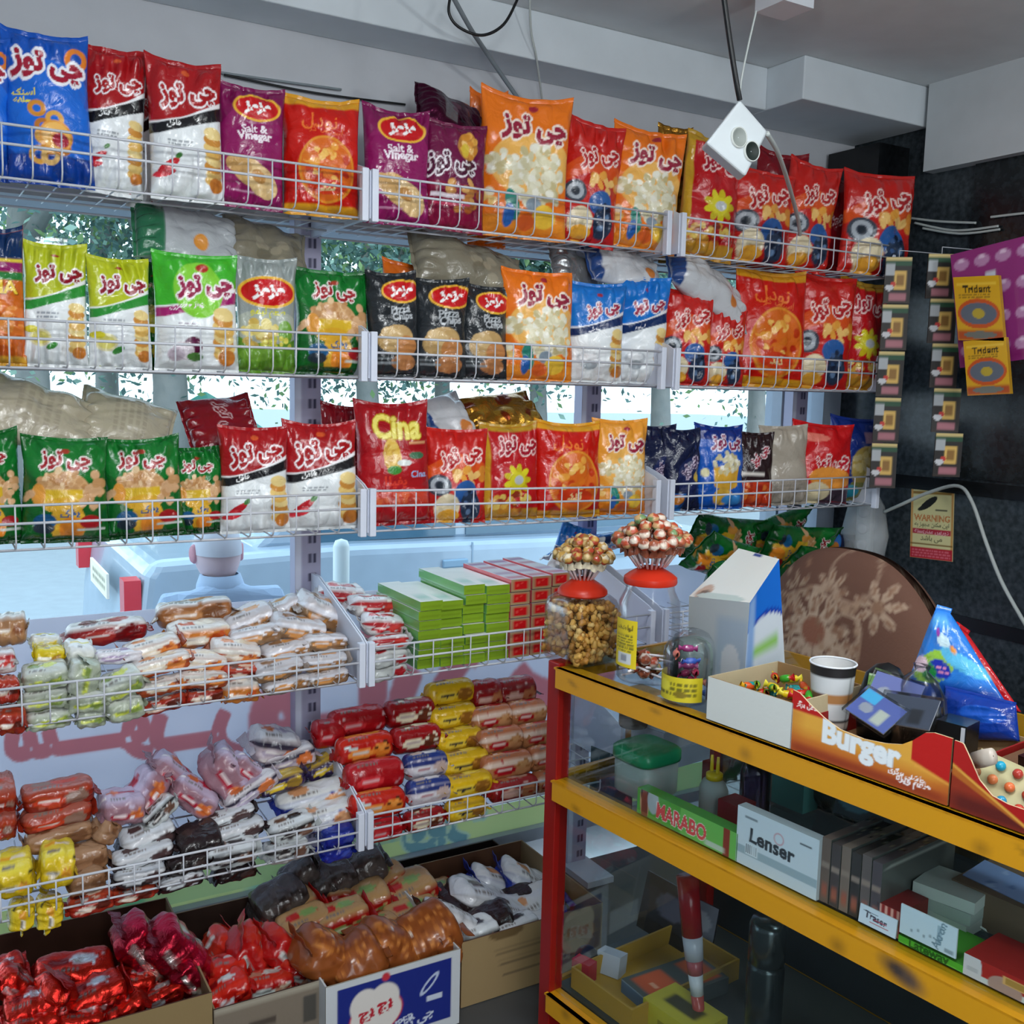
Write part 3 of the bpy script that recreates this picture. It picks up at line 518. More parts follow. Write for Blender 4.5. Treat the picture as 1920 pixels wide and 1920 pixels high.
def ban1(p):
    a = p.a; p.fill('f0f4fa'); zt = PY(80, 1172, 2.66)[2]
    def at(px, py): q = PY(px, py, 2.66); return (q[0] - bx0) / (bx1 - bx0), (q[2] - ZS) / (.965 - ZS)
    W = (bx1 - bx0)
    for word, (pa, pb), bold, sq in (('ســـو', ((12, 1400), (285, 1385)), .03, 1.2), ('پــر', ((285, 1385), (455, 1390)), .03, 1.15), ('مـارکـت', ((478, 1330), (1150, 1240)), .03, 1.2)):
        (ua, va), (ub, vb) = at(*pa), at(*pb)
        p.text(word, (ua + ub) / 2, (va + vb) / 2, ub - ua, 'dc8c90', 'dc8c90', 3, bold=bold, flip=True, sq=sq)
bn = flat('window_banner', bx0, bx1, ZS, .965, 2.668, 900, 150, ban1, BAN)
tag(bn, 'white banner with salmon mirrored lettering stuck on the shop window', 'banner')
def ban2(p):
    p.fill('eceec8'); p.ell(.30, .55, .05, .05, 'b8d8e4'); p.rect(.07, .2, .105, .75, 'a8c8dc'); p.rect(.105, .15, .135, .7, 'b0a4ac'); p.rect(.135, .2, .16, .8, '8cc4b4'); p.rect(.16, .1, .30, .95, 'd0dcc0')
    for i in range(8): p.rect(.30 + i * .017, .5, .312 + i * .017, .92, 'b8d0dc')
    p.text('ویژه', .47, .84, .10, '8fb0d8', 'd8e4ee', 4, .05, flip=True); p.rect(.41, .66, .45, .69, 'd8dcb4')
bn = flat('window_banner', bx0, bx1, .14, ZS - .002, 2.668, 420, 70, ban2, BAN); tag(bn, 'pale yellow green banner with blue mirrored lettering low on the shop window', 'banner')

# ------------------------------------------------------------------ flow wrapped packs
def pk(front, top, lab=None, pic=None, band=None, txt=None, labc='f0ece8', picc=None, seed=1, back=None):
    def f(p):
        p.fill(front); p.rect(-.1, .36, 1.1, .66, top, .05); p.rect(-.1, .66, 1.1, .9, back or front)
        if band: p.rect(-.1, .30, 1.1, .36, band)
        if pic: p.ell(.72, .24, .17, .15, pic); p.blobs(.72, .27, .14, .14, 6, .05, picc or [pic], seed)
        if pic: p.ell(.3, .5, .14, .10, pic)
        if band or lab:
            g = random.Random(seed * 7 + len(front + top) + int(front, 16) % 97)
            for _ in range(7): p.ell(g.random(), g.uniform(.12, .62), g.uniform(.03, .10), g.uniform(.012, .04), g.choice([front, top, labc, lab or labc]), g.uniform(-25, 25))
            p.lines(.18, .40, .52, .45, 1, '7a726e', seed + 3)
        if lab: p.ell(.36, .24, .22, .11, lab); p.rect(.22, .235, .5, .255, labc, .02); p.ell(.60, .5, .18, .09, lab)
        if txt: p.text(txt, .40, .24, .36, labc, None, bold=.04, sq=1.1)
    return f
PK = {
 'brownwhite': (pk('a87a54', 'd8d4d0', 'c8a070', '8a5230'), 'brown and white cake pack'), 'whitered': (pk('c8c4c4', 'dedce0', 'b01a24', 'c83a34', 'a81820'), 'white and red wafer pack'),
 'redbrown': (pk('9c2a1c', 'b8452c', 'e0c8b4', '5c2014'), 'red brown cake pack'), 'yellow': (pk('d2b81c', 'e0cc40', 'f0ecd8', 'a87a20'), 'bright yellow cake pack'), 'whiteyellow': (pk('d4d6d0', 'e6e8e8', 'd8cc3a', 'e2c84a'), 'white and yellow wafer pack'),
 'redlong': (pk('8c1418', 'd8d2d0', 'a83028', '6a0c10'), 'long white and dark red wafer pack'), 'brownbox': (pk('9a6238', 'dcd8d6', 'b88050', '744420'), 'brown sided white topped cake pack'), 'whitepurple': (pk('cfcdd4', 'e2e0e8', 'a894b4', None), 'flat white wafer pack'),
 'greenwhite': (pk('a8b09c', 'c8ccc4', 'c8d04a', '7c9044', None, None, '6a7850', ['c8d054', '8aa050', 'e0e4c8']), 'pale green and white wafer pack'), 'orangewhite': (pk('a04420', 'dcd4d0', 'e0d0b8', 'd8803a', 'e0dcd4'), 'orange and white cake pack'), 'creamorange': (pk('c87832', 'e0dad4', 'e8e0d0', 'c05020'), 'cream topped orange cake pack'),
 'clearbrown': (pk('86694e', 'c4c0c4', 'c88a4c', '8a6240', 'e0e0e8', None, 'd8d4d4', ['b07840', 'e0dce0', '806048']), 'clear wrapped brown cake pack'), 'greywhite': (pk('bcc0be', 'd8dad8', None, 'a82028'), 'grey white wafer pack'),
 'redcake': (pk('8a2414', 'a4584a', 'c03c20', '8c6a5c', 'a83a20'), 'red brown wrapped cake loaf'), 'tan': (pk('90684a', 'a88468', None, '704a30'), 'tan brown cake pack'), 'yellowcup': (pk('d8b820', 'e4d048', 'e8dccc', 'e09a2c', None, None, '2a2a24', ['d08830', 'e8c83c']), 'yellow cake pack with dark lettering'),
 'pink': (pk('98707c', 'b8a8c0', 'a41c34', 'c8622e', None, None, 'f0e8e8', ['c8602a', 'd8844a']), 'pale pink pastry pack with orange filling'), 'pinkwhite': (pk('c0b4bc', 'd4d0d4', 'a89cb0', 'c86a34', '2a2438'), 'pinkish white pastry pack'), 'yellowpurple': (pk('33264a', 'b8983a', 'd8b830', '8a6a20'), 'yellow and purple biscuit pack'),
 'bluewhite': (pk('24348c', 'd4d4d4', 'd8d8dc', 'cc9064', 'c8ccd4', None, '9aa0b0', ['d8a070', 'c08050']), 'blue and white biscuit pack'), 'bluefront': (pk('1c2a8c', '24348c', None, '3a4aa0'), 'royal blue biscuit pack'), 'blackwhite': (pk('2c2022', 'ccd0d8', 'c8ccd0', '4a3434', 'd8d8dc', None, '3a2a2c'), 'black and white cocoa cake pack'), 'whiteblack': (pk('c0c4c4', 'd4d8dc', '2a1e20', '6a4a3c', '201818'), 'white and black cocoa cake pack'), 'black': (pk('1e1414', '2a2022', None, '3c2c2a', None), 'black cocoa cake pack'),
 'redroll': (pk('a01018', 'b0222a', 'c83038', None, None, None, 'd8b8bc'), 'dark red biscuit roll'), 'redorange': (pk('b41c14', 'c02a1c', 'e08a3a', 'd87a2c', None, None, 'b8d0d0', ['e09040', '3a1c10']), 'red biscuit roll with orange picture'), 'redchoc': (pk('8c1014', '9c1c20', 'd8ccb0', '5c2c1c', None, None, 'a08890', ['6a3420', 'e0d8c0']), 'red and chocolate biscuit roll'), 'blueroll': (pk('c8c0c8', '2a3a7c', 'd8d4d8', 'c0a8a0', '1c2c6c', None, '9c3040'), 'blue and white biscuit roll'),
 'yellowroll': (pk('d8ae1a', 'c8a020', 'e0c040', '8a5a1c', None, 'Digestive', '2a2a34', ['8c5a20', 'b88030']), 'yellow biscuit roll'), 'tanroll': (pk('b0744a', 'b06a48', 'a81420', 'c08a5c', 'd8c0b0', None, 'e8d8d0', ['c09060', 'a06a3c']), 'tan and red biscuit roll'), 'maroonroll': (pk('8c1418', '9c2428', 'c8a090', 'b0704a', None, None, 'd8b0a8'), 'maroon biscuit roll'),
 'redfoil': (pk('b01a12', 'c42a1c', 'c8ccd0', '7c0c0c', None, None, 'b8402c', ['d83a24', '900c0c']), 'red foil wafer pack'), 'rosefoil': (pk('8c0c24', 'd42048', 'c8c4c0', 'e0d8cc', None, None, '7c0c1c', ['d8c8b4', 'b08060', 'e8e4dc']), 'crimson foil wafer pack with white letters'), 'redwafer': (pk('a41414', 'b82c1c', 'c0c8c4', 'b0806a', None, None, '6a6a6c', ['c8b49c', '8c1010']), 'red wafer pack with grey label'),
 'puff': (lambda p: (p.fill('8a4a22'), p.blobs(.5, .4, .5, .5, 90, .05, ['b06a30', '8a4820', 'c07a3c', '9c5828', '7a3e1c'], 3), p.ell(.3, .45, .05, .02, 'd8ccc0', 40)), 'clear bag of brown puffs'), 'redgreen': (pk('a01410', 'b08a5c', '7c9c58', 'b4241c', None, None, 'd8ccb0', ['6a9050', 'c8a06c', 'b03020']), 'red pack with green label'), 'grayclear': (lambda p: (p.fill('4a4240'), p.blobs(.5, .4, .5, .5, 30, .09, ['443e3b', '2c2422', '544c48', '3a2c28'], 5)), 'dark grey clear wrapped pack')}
def flow_pack(name, L, W, H, des, seed, m=None, rnd=3.6, res=1., crumple=1., fin=True):
    g = random.Random(seed); nt = int(np.clip(L * 330 * res, 18, 60)); ns = 36
    T, S = np.meshgrid(np.linspace(0, 1, nt), np.arange(ns) / ns, indexing='ij'); th = 2 * math.pi * S; ca, sa = np.cos(th), np.sin(th); q = (abs(ca) ** rnd + abs(sa) ** rnd) ** (-1 / rnd)
    e = abs(2 * T - 1); taper = (1 - e ** 13) ** .6 * (1 - .10 * e ** 3) + .02
    w = wave(T * L, S, g, 5, 22 / L * .25) * .05 + wave(T * 4.5, np.sin(th) * 2.2 + np.cos(th), g, 4, 2.0, True) * .13 + wave(T * 9, np.sin(2 * th) * 2, g, 5, 1.6, True) * .05 + .07 * e ** 4 * np.sin(11 * th + g.uniform(0, 6))
    k = 1 + w * crumple
    X = (T - .5) * L; Yy = -ca * q * W / 2 * (taper * .75 + .25 * (1 - e ** 12)) * k; Z = sa * q * H / 2 * taper * k
    bend = .02 * L * wave(T * 2, T * 0, g, 2, 2) * crumple
    p = Pt(T, (S + .25) % 1 * 1.0, 2 * (W + H) / L); p.v = np.where(S < .75, S + .25, S - .75); PK[des][0](p)
    mb = MB(); mb.grid(np.stack([X, Yy, Z + bend], -1), p.c.reshape(-1, 3), 0, True); base = 0
    for r0 in (0, nt - 1):
        mb.f.append(np.array([[r0 * ns + i for i in (range(ns) if r0 else range(ns - 1, -1, -1))]], np.int32)); mb.m.append(np.array([0]))
    o = mb.build(name, m or FILM)
    if fin:
        for s in (-1, 1):
            fl = .10 * min(L, W * 1.6); k = 12; a = np.linspace(-1, 1, k); q4 = np.zeros((4, k, 3))
            for j in range(4):
                q4[j, :, 0] = s * (L / 2 - .004 + fl * j / 3) + .0012 * np.sin(a * 40); q4[j, :, 1] = a * W / 2 * .96 * (1 + .05 * j); q4[j, :, 2] = bend[-1 if s > 0 else 0, 0] + .006 * j * math.sin(seed) * (1 + a * .5) + .002 * np.sin(a * 9 + j)
            c = np.array(PKC(des)); sb = MB(); sb.grid(np.concatenate([q4, q4[::-1] - [0, 0, .0018]], 0), c); sb.build('end_seal', m or FILM, o)
    return o
_pc = {}
def PKC(des):
    if des not in _pc: p = Pt(np.array([[.02]]), np.array([[.27]]), 1.); PK[des][0](p); _pc[des] = p.c[0, 0] * .9
    return _pc[des]
PACKN = [0]
def pack(px, py, lp, hp, ang, dy, des, place, yaw=0., dep=1.5, m=None, rnd=3.4, name='cake_pack', cat='snack pack', Y=None, tilt=0., crumple=1., fin=True, zmin=None):
    PACKN[0] += 1; y = (Y if Y is not None else YF + dy); c = PY(px, py, y); sc = (PY(px + 40, py, y)[0] - PY(px - 40, py, y)[0]) / 80; sv = (PY(px, py - 40, y)[2] - PY(px, py + 40, y)[2]) / 80
    r = math.radians(ang); L = lp * math.hypot(sc * math.cos(r), sv * math.sin(r)); H = hp * sv * .98; W = min(H * dep, .16)
    if zmin is not None: c[2] = max(c[2], zmin + H / 2)
    roll = name == 'biscuit_roll'; H *= 1.07 if roll else 1; o = flow_pack(name, L * (.99 if roll else .9), W, H, des, 900 + PACKN[0], m, rnd, min(1, lp / 100), crumple, fin)
    o.location = c; o.rotation_euler = (math.radians(tilt if tilt else R.uniform(-8, 14)), -r, math.radians(yaw if yaw else R.uniform(-7, 7)))
    series(o, px + py * .001, PK[des][1], place, cat); return o
P4 = 'in the fourth basket row'; P5 = 'in the fifth basket row'
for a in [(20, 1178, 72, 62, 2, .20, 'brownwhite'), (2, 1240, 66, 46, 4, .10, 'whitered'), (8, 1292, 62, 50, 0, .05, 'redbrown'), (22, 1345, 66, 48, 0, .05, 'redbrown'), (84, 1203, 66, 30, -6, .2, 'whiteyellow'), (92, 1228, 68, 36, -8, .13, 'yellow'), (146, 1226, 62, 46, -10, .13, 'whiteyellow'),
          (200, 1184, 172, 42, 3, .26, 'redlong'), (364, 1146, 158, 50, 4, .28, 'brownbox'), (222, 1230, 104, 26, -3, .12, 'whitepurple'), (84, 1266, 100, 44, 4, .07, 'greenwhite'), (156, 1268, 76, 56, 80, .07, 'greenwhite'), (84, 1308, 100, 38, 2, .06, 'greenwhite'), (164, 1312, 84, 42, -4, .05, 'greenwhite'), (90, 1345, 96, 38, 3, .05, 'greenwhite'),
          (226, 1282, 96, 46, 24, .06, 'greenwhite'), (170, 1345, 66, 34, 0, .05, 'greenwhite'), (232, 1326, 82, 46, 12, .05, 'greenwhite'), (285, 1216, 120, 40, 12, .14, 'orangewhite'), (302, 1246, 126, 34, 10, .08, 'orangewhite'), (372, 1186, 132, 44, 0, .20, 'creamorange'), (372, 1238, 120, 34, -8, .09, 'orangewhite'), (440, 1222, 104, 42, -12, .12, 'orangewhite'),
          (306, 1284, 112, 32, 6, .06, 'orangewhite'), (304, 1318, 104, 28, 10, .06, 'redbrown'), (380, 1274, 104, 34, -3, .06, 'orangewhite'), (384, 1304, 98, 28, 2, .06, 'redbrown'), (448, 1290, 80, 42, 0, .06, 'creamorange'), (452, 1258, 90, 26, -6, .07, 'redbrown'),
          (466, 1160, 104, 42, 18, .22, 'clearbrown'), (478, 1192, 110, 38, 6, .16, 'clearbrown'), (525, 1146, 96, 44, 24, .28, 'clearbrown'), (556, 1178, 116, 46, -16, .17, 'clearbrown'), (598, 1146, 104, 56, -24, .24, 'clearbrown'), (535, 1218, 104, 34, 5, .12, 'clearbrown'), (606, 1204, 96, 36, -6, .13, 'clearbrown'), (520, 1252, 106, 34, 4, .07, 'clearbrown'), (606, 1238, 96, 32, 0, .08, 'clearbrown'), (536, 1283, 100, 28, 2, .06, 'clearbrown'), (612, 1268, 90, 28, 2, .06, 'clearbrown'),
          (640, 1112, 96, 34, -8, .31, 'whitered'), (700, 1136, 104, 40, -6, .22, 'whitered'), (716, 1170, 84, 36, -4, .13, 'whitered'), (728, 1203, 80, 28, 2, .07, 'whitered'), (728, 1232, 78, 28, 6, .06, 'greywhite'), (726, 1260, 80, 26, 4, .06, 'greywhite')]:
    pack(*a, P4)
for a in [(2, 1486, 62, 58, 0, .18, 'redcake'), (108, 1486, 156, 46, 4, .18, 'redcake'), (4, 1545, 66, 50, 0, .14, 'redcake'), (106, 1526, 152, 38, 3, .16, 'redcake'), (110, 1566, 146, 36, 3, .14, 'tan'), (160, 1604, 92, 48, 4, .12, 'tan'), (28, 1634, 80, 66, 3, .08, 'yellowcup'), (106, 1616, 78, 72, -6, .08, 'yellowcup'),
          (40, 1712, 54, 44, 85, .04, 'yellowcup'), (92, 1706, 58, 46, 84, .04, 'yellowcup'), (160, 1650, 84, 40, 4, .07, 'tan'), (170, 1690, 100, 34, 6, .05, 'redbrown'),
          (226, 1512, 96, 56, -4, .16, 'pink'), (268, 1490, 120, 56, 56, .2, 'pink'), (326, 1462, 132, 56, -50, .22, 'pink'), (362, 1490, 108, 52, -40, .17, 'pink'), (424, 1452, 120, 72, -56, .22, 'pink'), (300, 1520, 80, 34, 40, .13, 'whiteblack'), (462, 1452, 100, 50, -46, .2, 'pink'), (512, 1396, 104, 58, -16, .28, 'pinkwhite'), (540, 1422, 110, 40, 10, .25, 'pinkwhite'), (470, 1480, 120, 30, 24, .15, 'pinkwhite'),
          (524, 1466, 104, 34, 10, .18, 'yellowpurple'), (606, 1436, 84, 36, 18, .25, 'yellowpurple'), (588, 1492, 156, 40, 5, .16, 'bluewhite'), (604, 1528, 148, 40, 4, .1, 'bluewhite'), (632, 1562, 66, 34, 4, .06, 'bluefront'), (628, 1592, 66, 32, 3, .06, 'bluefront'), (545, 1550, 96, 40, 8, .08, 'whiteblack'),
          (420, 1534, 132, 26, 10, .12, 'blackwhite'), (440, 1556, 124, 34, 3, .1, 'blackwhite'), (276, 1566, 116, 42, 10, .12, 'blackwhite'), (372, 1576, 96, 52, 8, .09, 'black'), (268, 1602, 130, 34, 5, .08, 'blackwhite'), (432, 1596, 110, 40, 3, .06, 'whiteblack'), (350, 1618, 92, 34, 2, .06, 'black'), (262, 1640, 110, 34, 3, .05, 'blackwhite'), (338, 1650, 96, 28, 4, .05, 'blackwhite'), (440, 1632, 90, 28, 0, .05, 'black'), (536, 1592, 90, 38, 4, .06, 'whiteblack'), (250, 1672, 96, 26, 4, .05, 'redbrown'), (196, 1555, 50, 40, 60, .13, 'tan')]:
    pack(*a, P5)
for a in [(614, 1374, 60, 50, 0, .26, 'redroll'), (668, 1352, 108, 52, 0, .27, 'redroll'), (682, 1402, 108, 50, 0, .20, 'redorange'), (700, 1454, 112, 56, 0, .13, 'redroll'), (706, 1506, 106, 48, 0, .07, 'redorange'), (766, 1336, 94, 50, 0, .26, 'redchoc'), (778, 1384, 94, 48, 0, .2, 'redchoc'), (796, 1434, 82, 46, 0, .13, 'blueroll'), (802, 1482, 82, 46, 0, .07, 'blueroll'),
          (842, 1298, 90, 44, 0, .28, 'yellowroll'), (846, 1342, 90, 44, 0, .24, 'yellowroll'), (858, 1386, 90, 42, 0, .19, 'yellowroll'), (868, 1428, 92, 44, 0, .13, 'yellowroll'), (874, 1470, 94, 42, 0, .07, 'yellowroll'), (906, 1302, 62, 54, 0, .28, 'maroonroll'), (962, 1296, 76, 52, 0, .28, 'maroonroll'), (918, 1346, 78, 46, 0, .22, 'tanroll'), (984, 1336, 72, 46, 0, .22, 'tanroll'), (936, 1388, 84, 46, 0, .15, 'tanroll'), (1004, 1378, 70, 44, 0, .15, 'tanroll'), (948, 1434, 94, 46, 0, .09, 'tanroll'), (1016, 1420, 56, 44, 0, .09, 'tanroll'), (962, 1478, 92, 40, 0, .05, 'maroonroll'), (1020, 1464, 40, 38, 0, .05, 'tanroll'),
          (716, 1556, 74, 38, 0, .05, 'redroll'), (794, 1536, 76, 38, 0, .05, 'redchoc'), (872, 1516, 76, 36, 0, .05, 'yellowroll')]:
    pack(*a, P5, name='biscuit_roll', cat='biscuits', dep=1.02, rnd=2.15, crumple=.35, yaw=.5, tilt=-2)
# ------------------------------------------------------------------ flat cartons stacked in the middle basket
def painted_box(name, sx, sy, sz, faces, m=PAPER, parent=None, res=(24, 12), loc=None, rot=None, org=(.5, 0, 0)):
    """box with painted faces; faces: dict front/back/left/right/top/bottom -> painter; origin at org of the box"""
    mb = MB(); ox, oy, oz = sx * org[0], sy * org[1], sz * org[2]
    defs = {'front': ((0, 0, 0), (sx, 0, 0), (0, 0, sz)), 'right': ((sx, 0, 0), (0, sy, 0), (0, 0, sz)), 'back': ((sx, sy, 0), (-sx, 0, 0), (0, 0, sz)), 'left': ((0, sy, 0), (0, -sy, 0), (0, 0, sz)), 'top': ((0, 0, sz), (sx, 0, 0), (0, sy, 0)), 'bottom': ((0, sy, 0), (sx, 0, 0), (0, -sy, 0))}
    for k, (o, a, b) in defs.items():
        fn = faces.get(k, faces.get('*')); o, a, b = map(np.array, (o, a, b)); nu, nv = (res if k in faces else (2, 2)); la, lb = np.linalg.norm(a), np.linalg.norm(b)
        U, V = np.meshgrid(np.linspace(0, 1, nu), np.linspace(0, 1, nv)); p = Pt(U, V, lb / la); fn(p) if callable(fn) else p.fill(fn)
        mb.grid(o + U[..., None] * a + V[..., None] * b - [ox, oy, oz], p.c.reshape(-1, 3))
    return mb.build(name, m, parent, loc, rot, smooth=False)
def gf(p): p.fill('7c9c26'); p.rect(.02, .9, .98, 1, '64841c'); p.rect(.1, .35, .9, .42, '728e22')
def gt(p): p.fill('f6f6f4'); p.rect(.25, .15, .75, .35, 'b8d8d0', .1)
def gs(p): p.fill('6aa85c'); p.rect(0, 0, 1, .12, 'a8d0b0'); p.rect(.0, .7, .1, 1, 'd8e0e0')
def rf(p): p.fill('a08a68'); p.rect(.12, .14, .88, .88, 'c4141a', .06); p.blobs(.5, .5, .22, .14, 4, .06, ['d84a40', 'b00c14'], 3)
def rt(p):
    p.fill('dcd8e4')
    for i in range(5): p.rect(.02, .08 + i * .19, .98, .15 + i * .19, ['c87a90', 'a86a9c', 'd0909c'][i % 3], .04)
def rs(p): p.fill('d8626a'); p.rect(.1, .2, .9, .6, 'c84850')
cols = [(786, 829, 7, 1272), (827, 872, 7, 1266), (872, 912, 8, 1258), (912, 956, 8, 1252)]
for ci, (xa, xb, n, yb) in enumerate(cols):
    z0 = FLOORZ[4] + .006; y = YF + .02; xA, xB = PY(xa, 1200, y)[0], PY(xb, 1200, y)[0]; zt = PY(xa, 1128 if ci < 2 else 1098, y)[2]; h = (zt - z0) / n
    for j in range(n):
        o = painted_box('biscuit_carton', (xB - xA) * .97, .27, h * .93, {'front': gf, 'top': gt, 'left': gs, '*': '7c9c26'}, GLOSS, loc=((xA + xB) / 2 + R.uniform(-.003, .003), y + R.uniform(0, .008) + (.012 if (ci in (1, 2) and j in (4, 5)) else 0), z0 + j * h), res=(8, 6))
        o['label'] = f"flat lime green carton, {ORD[j]} from the bottom in the {['leftmost', 'second', 'third', 'rightmost'][ci]} green column"; o['category'] = 'carton'; o['group'] = 'lime green cartons in the middle basket'
for ci, (xa, xb, n, yt) in enumerate([(957, 994, 6, 1086), (996, 1032, 6, 1080), (1034, 1066, 6, 1074)]):
    z0 = FLOORZ[4] + .006; y = YF + .02; xA, xB = PY(xa, 1170, y)[0], PY(xb, 1170, y)[0]; zt = PY(xa, yt, y)[2]; h = (zt - z0) / n
    for j in range(n):
        o = painted_box('biscuit_carton', (xB - xA) * .97, .27, h * .93, {'front': rf, 'top': rt, 'left': rs, '*': 'c4141a'}, GLOSS, loc=((xA + xB) / 2, y + R.uniform(0, .006), z0 + j * h), res=(10, 10))
        o['label'] = f"red fronted carton with tan edges, {ORD[j]} from the bottom in the {['leftmost', 'middle', 'rightmost'][ci]} red column"; o['category'] = 'carton'; o['group'] = 'red cartons in the middle basket'
o = snack_bag('snack_bag', .09, .16, .03, 'bluesalt', 771, .5); o.location = PY(1048, 1078, 2.50); o.rotation_euler = (.1, .3, -.4); tag(o, 'dark blue packet standing behind the red cartons', 'snack bag')
o = snack_bag('snack_bag', .18, .30, .05, 'bluesalt', 772, .6); o.matrix_world = Matrix.Translation(Vector(PY(1040, 1035, 2.52))) @ Matrix.Rotation(1.45, 4, 'Y') @ Matrix.Rotation(1.2, 4, 'Z'); tag(o, 'pale blue bag lying behind the red cartons under the window', 'snack bag')

def X6(px, py, y=2.09): return PY(px, py, y)[0]
# ------------------------------------------------------------------ open cartons on the floor under the baskets
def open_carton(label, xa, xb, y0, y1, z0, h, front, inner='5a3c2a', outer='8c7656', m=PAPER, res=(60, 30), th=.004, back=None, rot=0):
    w = xb - xa; d = y1 - y0; t = empty('open_carton', ((xa + xb) / 2, y0, z0), (0, 0, rot)); tag(t, label, 'carton', 'open cartons on the floor')
    def pan(nm, sx, sy, sz, loc, faces): return painted_box(nm, sx, sy, sz, faces, m, t, res, loc, org=(.5, 0, 0))
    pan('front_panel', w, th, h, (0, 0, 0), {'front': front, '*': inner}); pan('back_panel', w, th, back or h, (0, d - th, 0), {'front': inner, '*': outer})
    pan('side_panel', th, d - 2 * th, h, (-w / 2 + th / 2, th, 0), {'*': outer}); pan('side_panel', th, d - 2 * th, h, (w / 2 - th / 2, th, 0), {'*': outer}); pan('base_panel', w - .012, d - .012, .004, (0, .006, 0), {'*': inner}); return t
def plain(c, s=3): return lambda p: (p.fill(c), p.lines(.2, .2, .8, .5, 3, '6a5840', s))
def f2(p): p.fill('7a6e60'); p.rect(.2, .0, .7, .35, 'c8ccc8'); p.rect(.3, .62, .55, .72, '4a4038'); p.rect(.8, .5, .93, .85, '4a4640'); p.rect(0, .93, 1, 1, 'a09888')
def f3(p):
    p.fill('c8ccd0'); p.rect(.08, .12, .93, .92, '16267c', .01); p.ell(.36, .46, .2, .15, 'c41c2c', 12); p.ell(.36, .46, .19, .14, 'dcd6d0', 12); p.ell(.28, .62, .11, .12, 'dcd6d0'); p.ell(.42, .65, .11, .11, 'dcd6d0'); p.text('پچ پچ', .36, .50, .25, 'b8182c', None, bold=.05, rot=12); p.ell(.33, .2, .03, .03, 'b8182c')
    p.text('SUPER', .54, .26, .22, 'c8d0e0', None, bold=.02, rot=13); p.text('چی توز', .66, .21, .28, 'c8d0e0', None, bold=.02, rot=13); p.ell(.76, .66, .10, .03, 'b8c4dc', 45); p.ell(.76, .66, .07, .015, '16267c', 45); p.rect(.74, .43, .86, .50, 'c8d0e0'); p.ell(.43, .92, .03, .03, 'c0303c')
def f4(p):
    p.fill('98805a'); p.ell(.3, .97, .12, .04, '6a5434')
    for i in range(6): p.rect(.28 - i * .012, .30 + i * .085, .82 - (i % 3) * .1, .318 + i * .085, '6a5840')
ZD = ZF = .002
h1 = PY(300, 1888, 2.09)[2] - ZF
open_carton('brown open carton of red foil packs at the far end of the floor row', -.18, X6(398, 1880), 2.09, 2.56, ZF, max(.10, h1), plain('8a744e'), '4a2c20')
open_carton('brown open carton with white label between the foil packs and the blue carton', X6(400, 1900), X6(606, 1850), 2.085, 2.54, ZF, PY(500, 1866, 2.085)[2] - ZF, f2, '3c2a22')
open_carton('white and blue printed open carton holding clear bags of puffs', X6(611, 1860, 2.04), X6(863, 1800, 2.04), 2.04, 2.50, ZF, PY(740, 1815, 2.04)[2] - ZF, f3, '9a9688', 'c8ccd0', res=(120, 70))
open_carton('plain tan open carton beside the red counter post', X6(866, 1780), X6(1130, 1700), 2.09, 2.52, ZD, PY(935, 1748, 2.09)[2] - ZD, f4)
ob = open_carton('empty dark carton standing open behind the red and green packs', X6(725, 1640, 2.53), X6(945, 1640, 2.53), 2.535, 2.605, ZF, PY(830, 1618, 2.535)[2] - ZF, '1c0f0c', '140a08', '2a1812')
def p6(px, py, lp, hp, ang, Y, des, place, **k): return pack(px, py, lp, hp, ang, 0, des, place, Y=Y, zmin=.008, **k)
C1 = 'in the far brown carton'; C2 = 'in the carton with white label'; C3 = 'in the blue carton'; C4 = 'in the tan carton'
for a in [(140, 1822, 170, 56, -4, 2.30, 'redfoil'), (30, 1850, 110, 50, -50, 2.28, 'redfoil'), (60, 1890, 120, 56, 10, 2.2, 'redfoil'), (100, 1870, 80, 60, 70, 2.2, 'redfoil'), (180, 1868, 130, 56, 12, 2.2, 'redfoil'), (10, 1822, 90, 44, 12, 2.36, 'redfoil'), (225, 1895, 110, 40, 20, 2.17, 'redfoil'), (300, 1868, 110, 36, 14, 2.2, 'redfoil'), (60, 1925, 120, 50, 0, 2.16, 'redfoil'), (150, 1915, 100, 44, -10, 2.15, 'redfoil'), (330, 1840, 90, 50, 40, 2.26, 'redfoil'), (250, 1840, 90, 44, -10, 2.26, 'redfoil')]: p6(*a, C1, m=FOIL, name='wafer_pack')
for a in [(268, 1782, 150, 74, -58, 2.32, 'rosefoil'), (330, 1786, 150, 80, -52, 2.28, 'rosefoil'), (352, 1832, 90, 50, -60, 2.22, 'rosefoil')]: p6(*a, C1, m=FOIL, name='wafer_pack')
for a in [(415, 1785, 90, 60, 60, 2.34, 'redwafer'), (470, 1790, 110, 66, -64, 2.28, 'redwafer'), (530, 1786, 120, 64, -52, 2.26, 'redwafer'), (425, 1858, 100, 48, 20, 2.17, 'redfoil'), (500, 1845, 110, 44, 0, 2.18, 'redwafer'), (555, 1820, 80, 40, -30, 2.2, 'redwafer'), (505, 1752, 80, 46, 10, 2.38, 'redfoil'), (425, 1820, 80, 50, 0, 2.24, 'redfoil')]: p6(*a, C2, name='wafer_pack')
for a in [(610, 1794, 130, 84, -40, 2.16, 'puff'), (670, 1800, 110, 84, 30, 2.13, 'puff'), (730, 1778, 130, 84, -30, 2.16, 'puff'), (795, 1756, 130, 86, 20, 2.16, 'puff'), (832, 1770, 70, 50, -60, 2.12, 'puff')]: p6(*a, C3, name='puff_bag', cat='snack bag', m=GLOSS, rnd=2.6, crumple=.55)
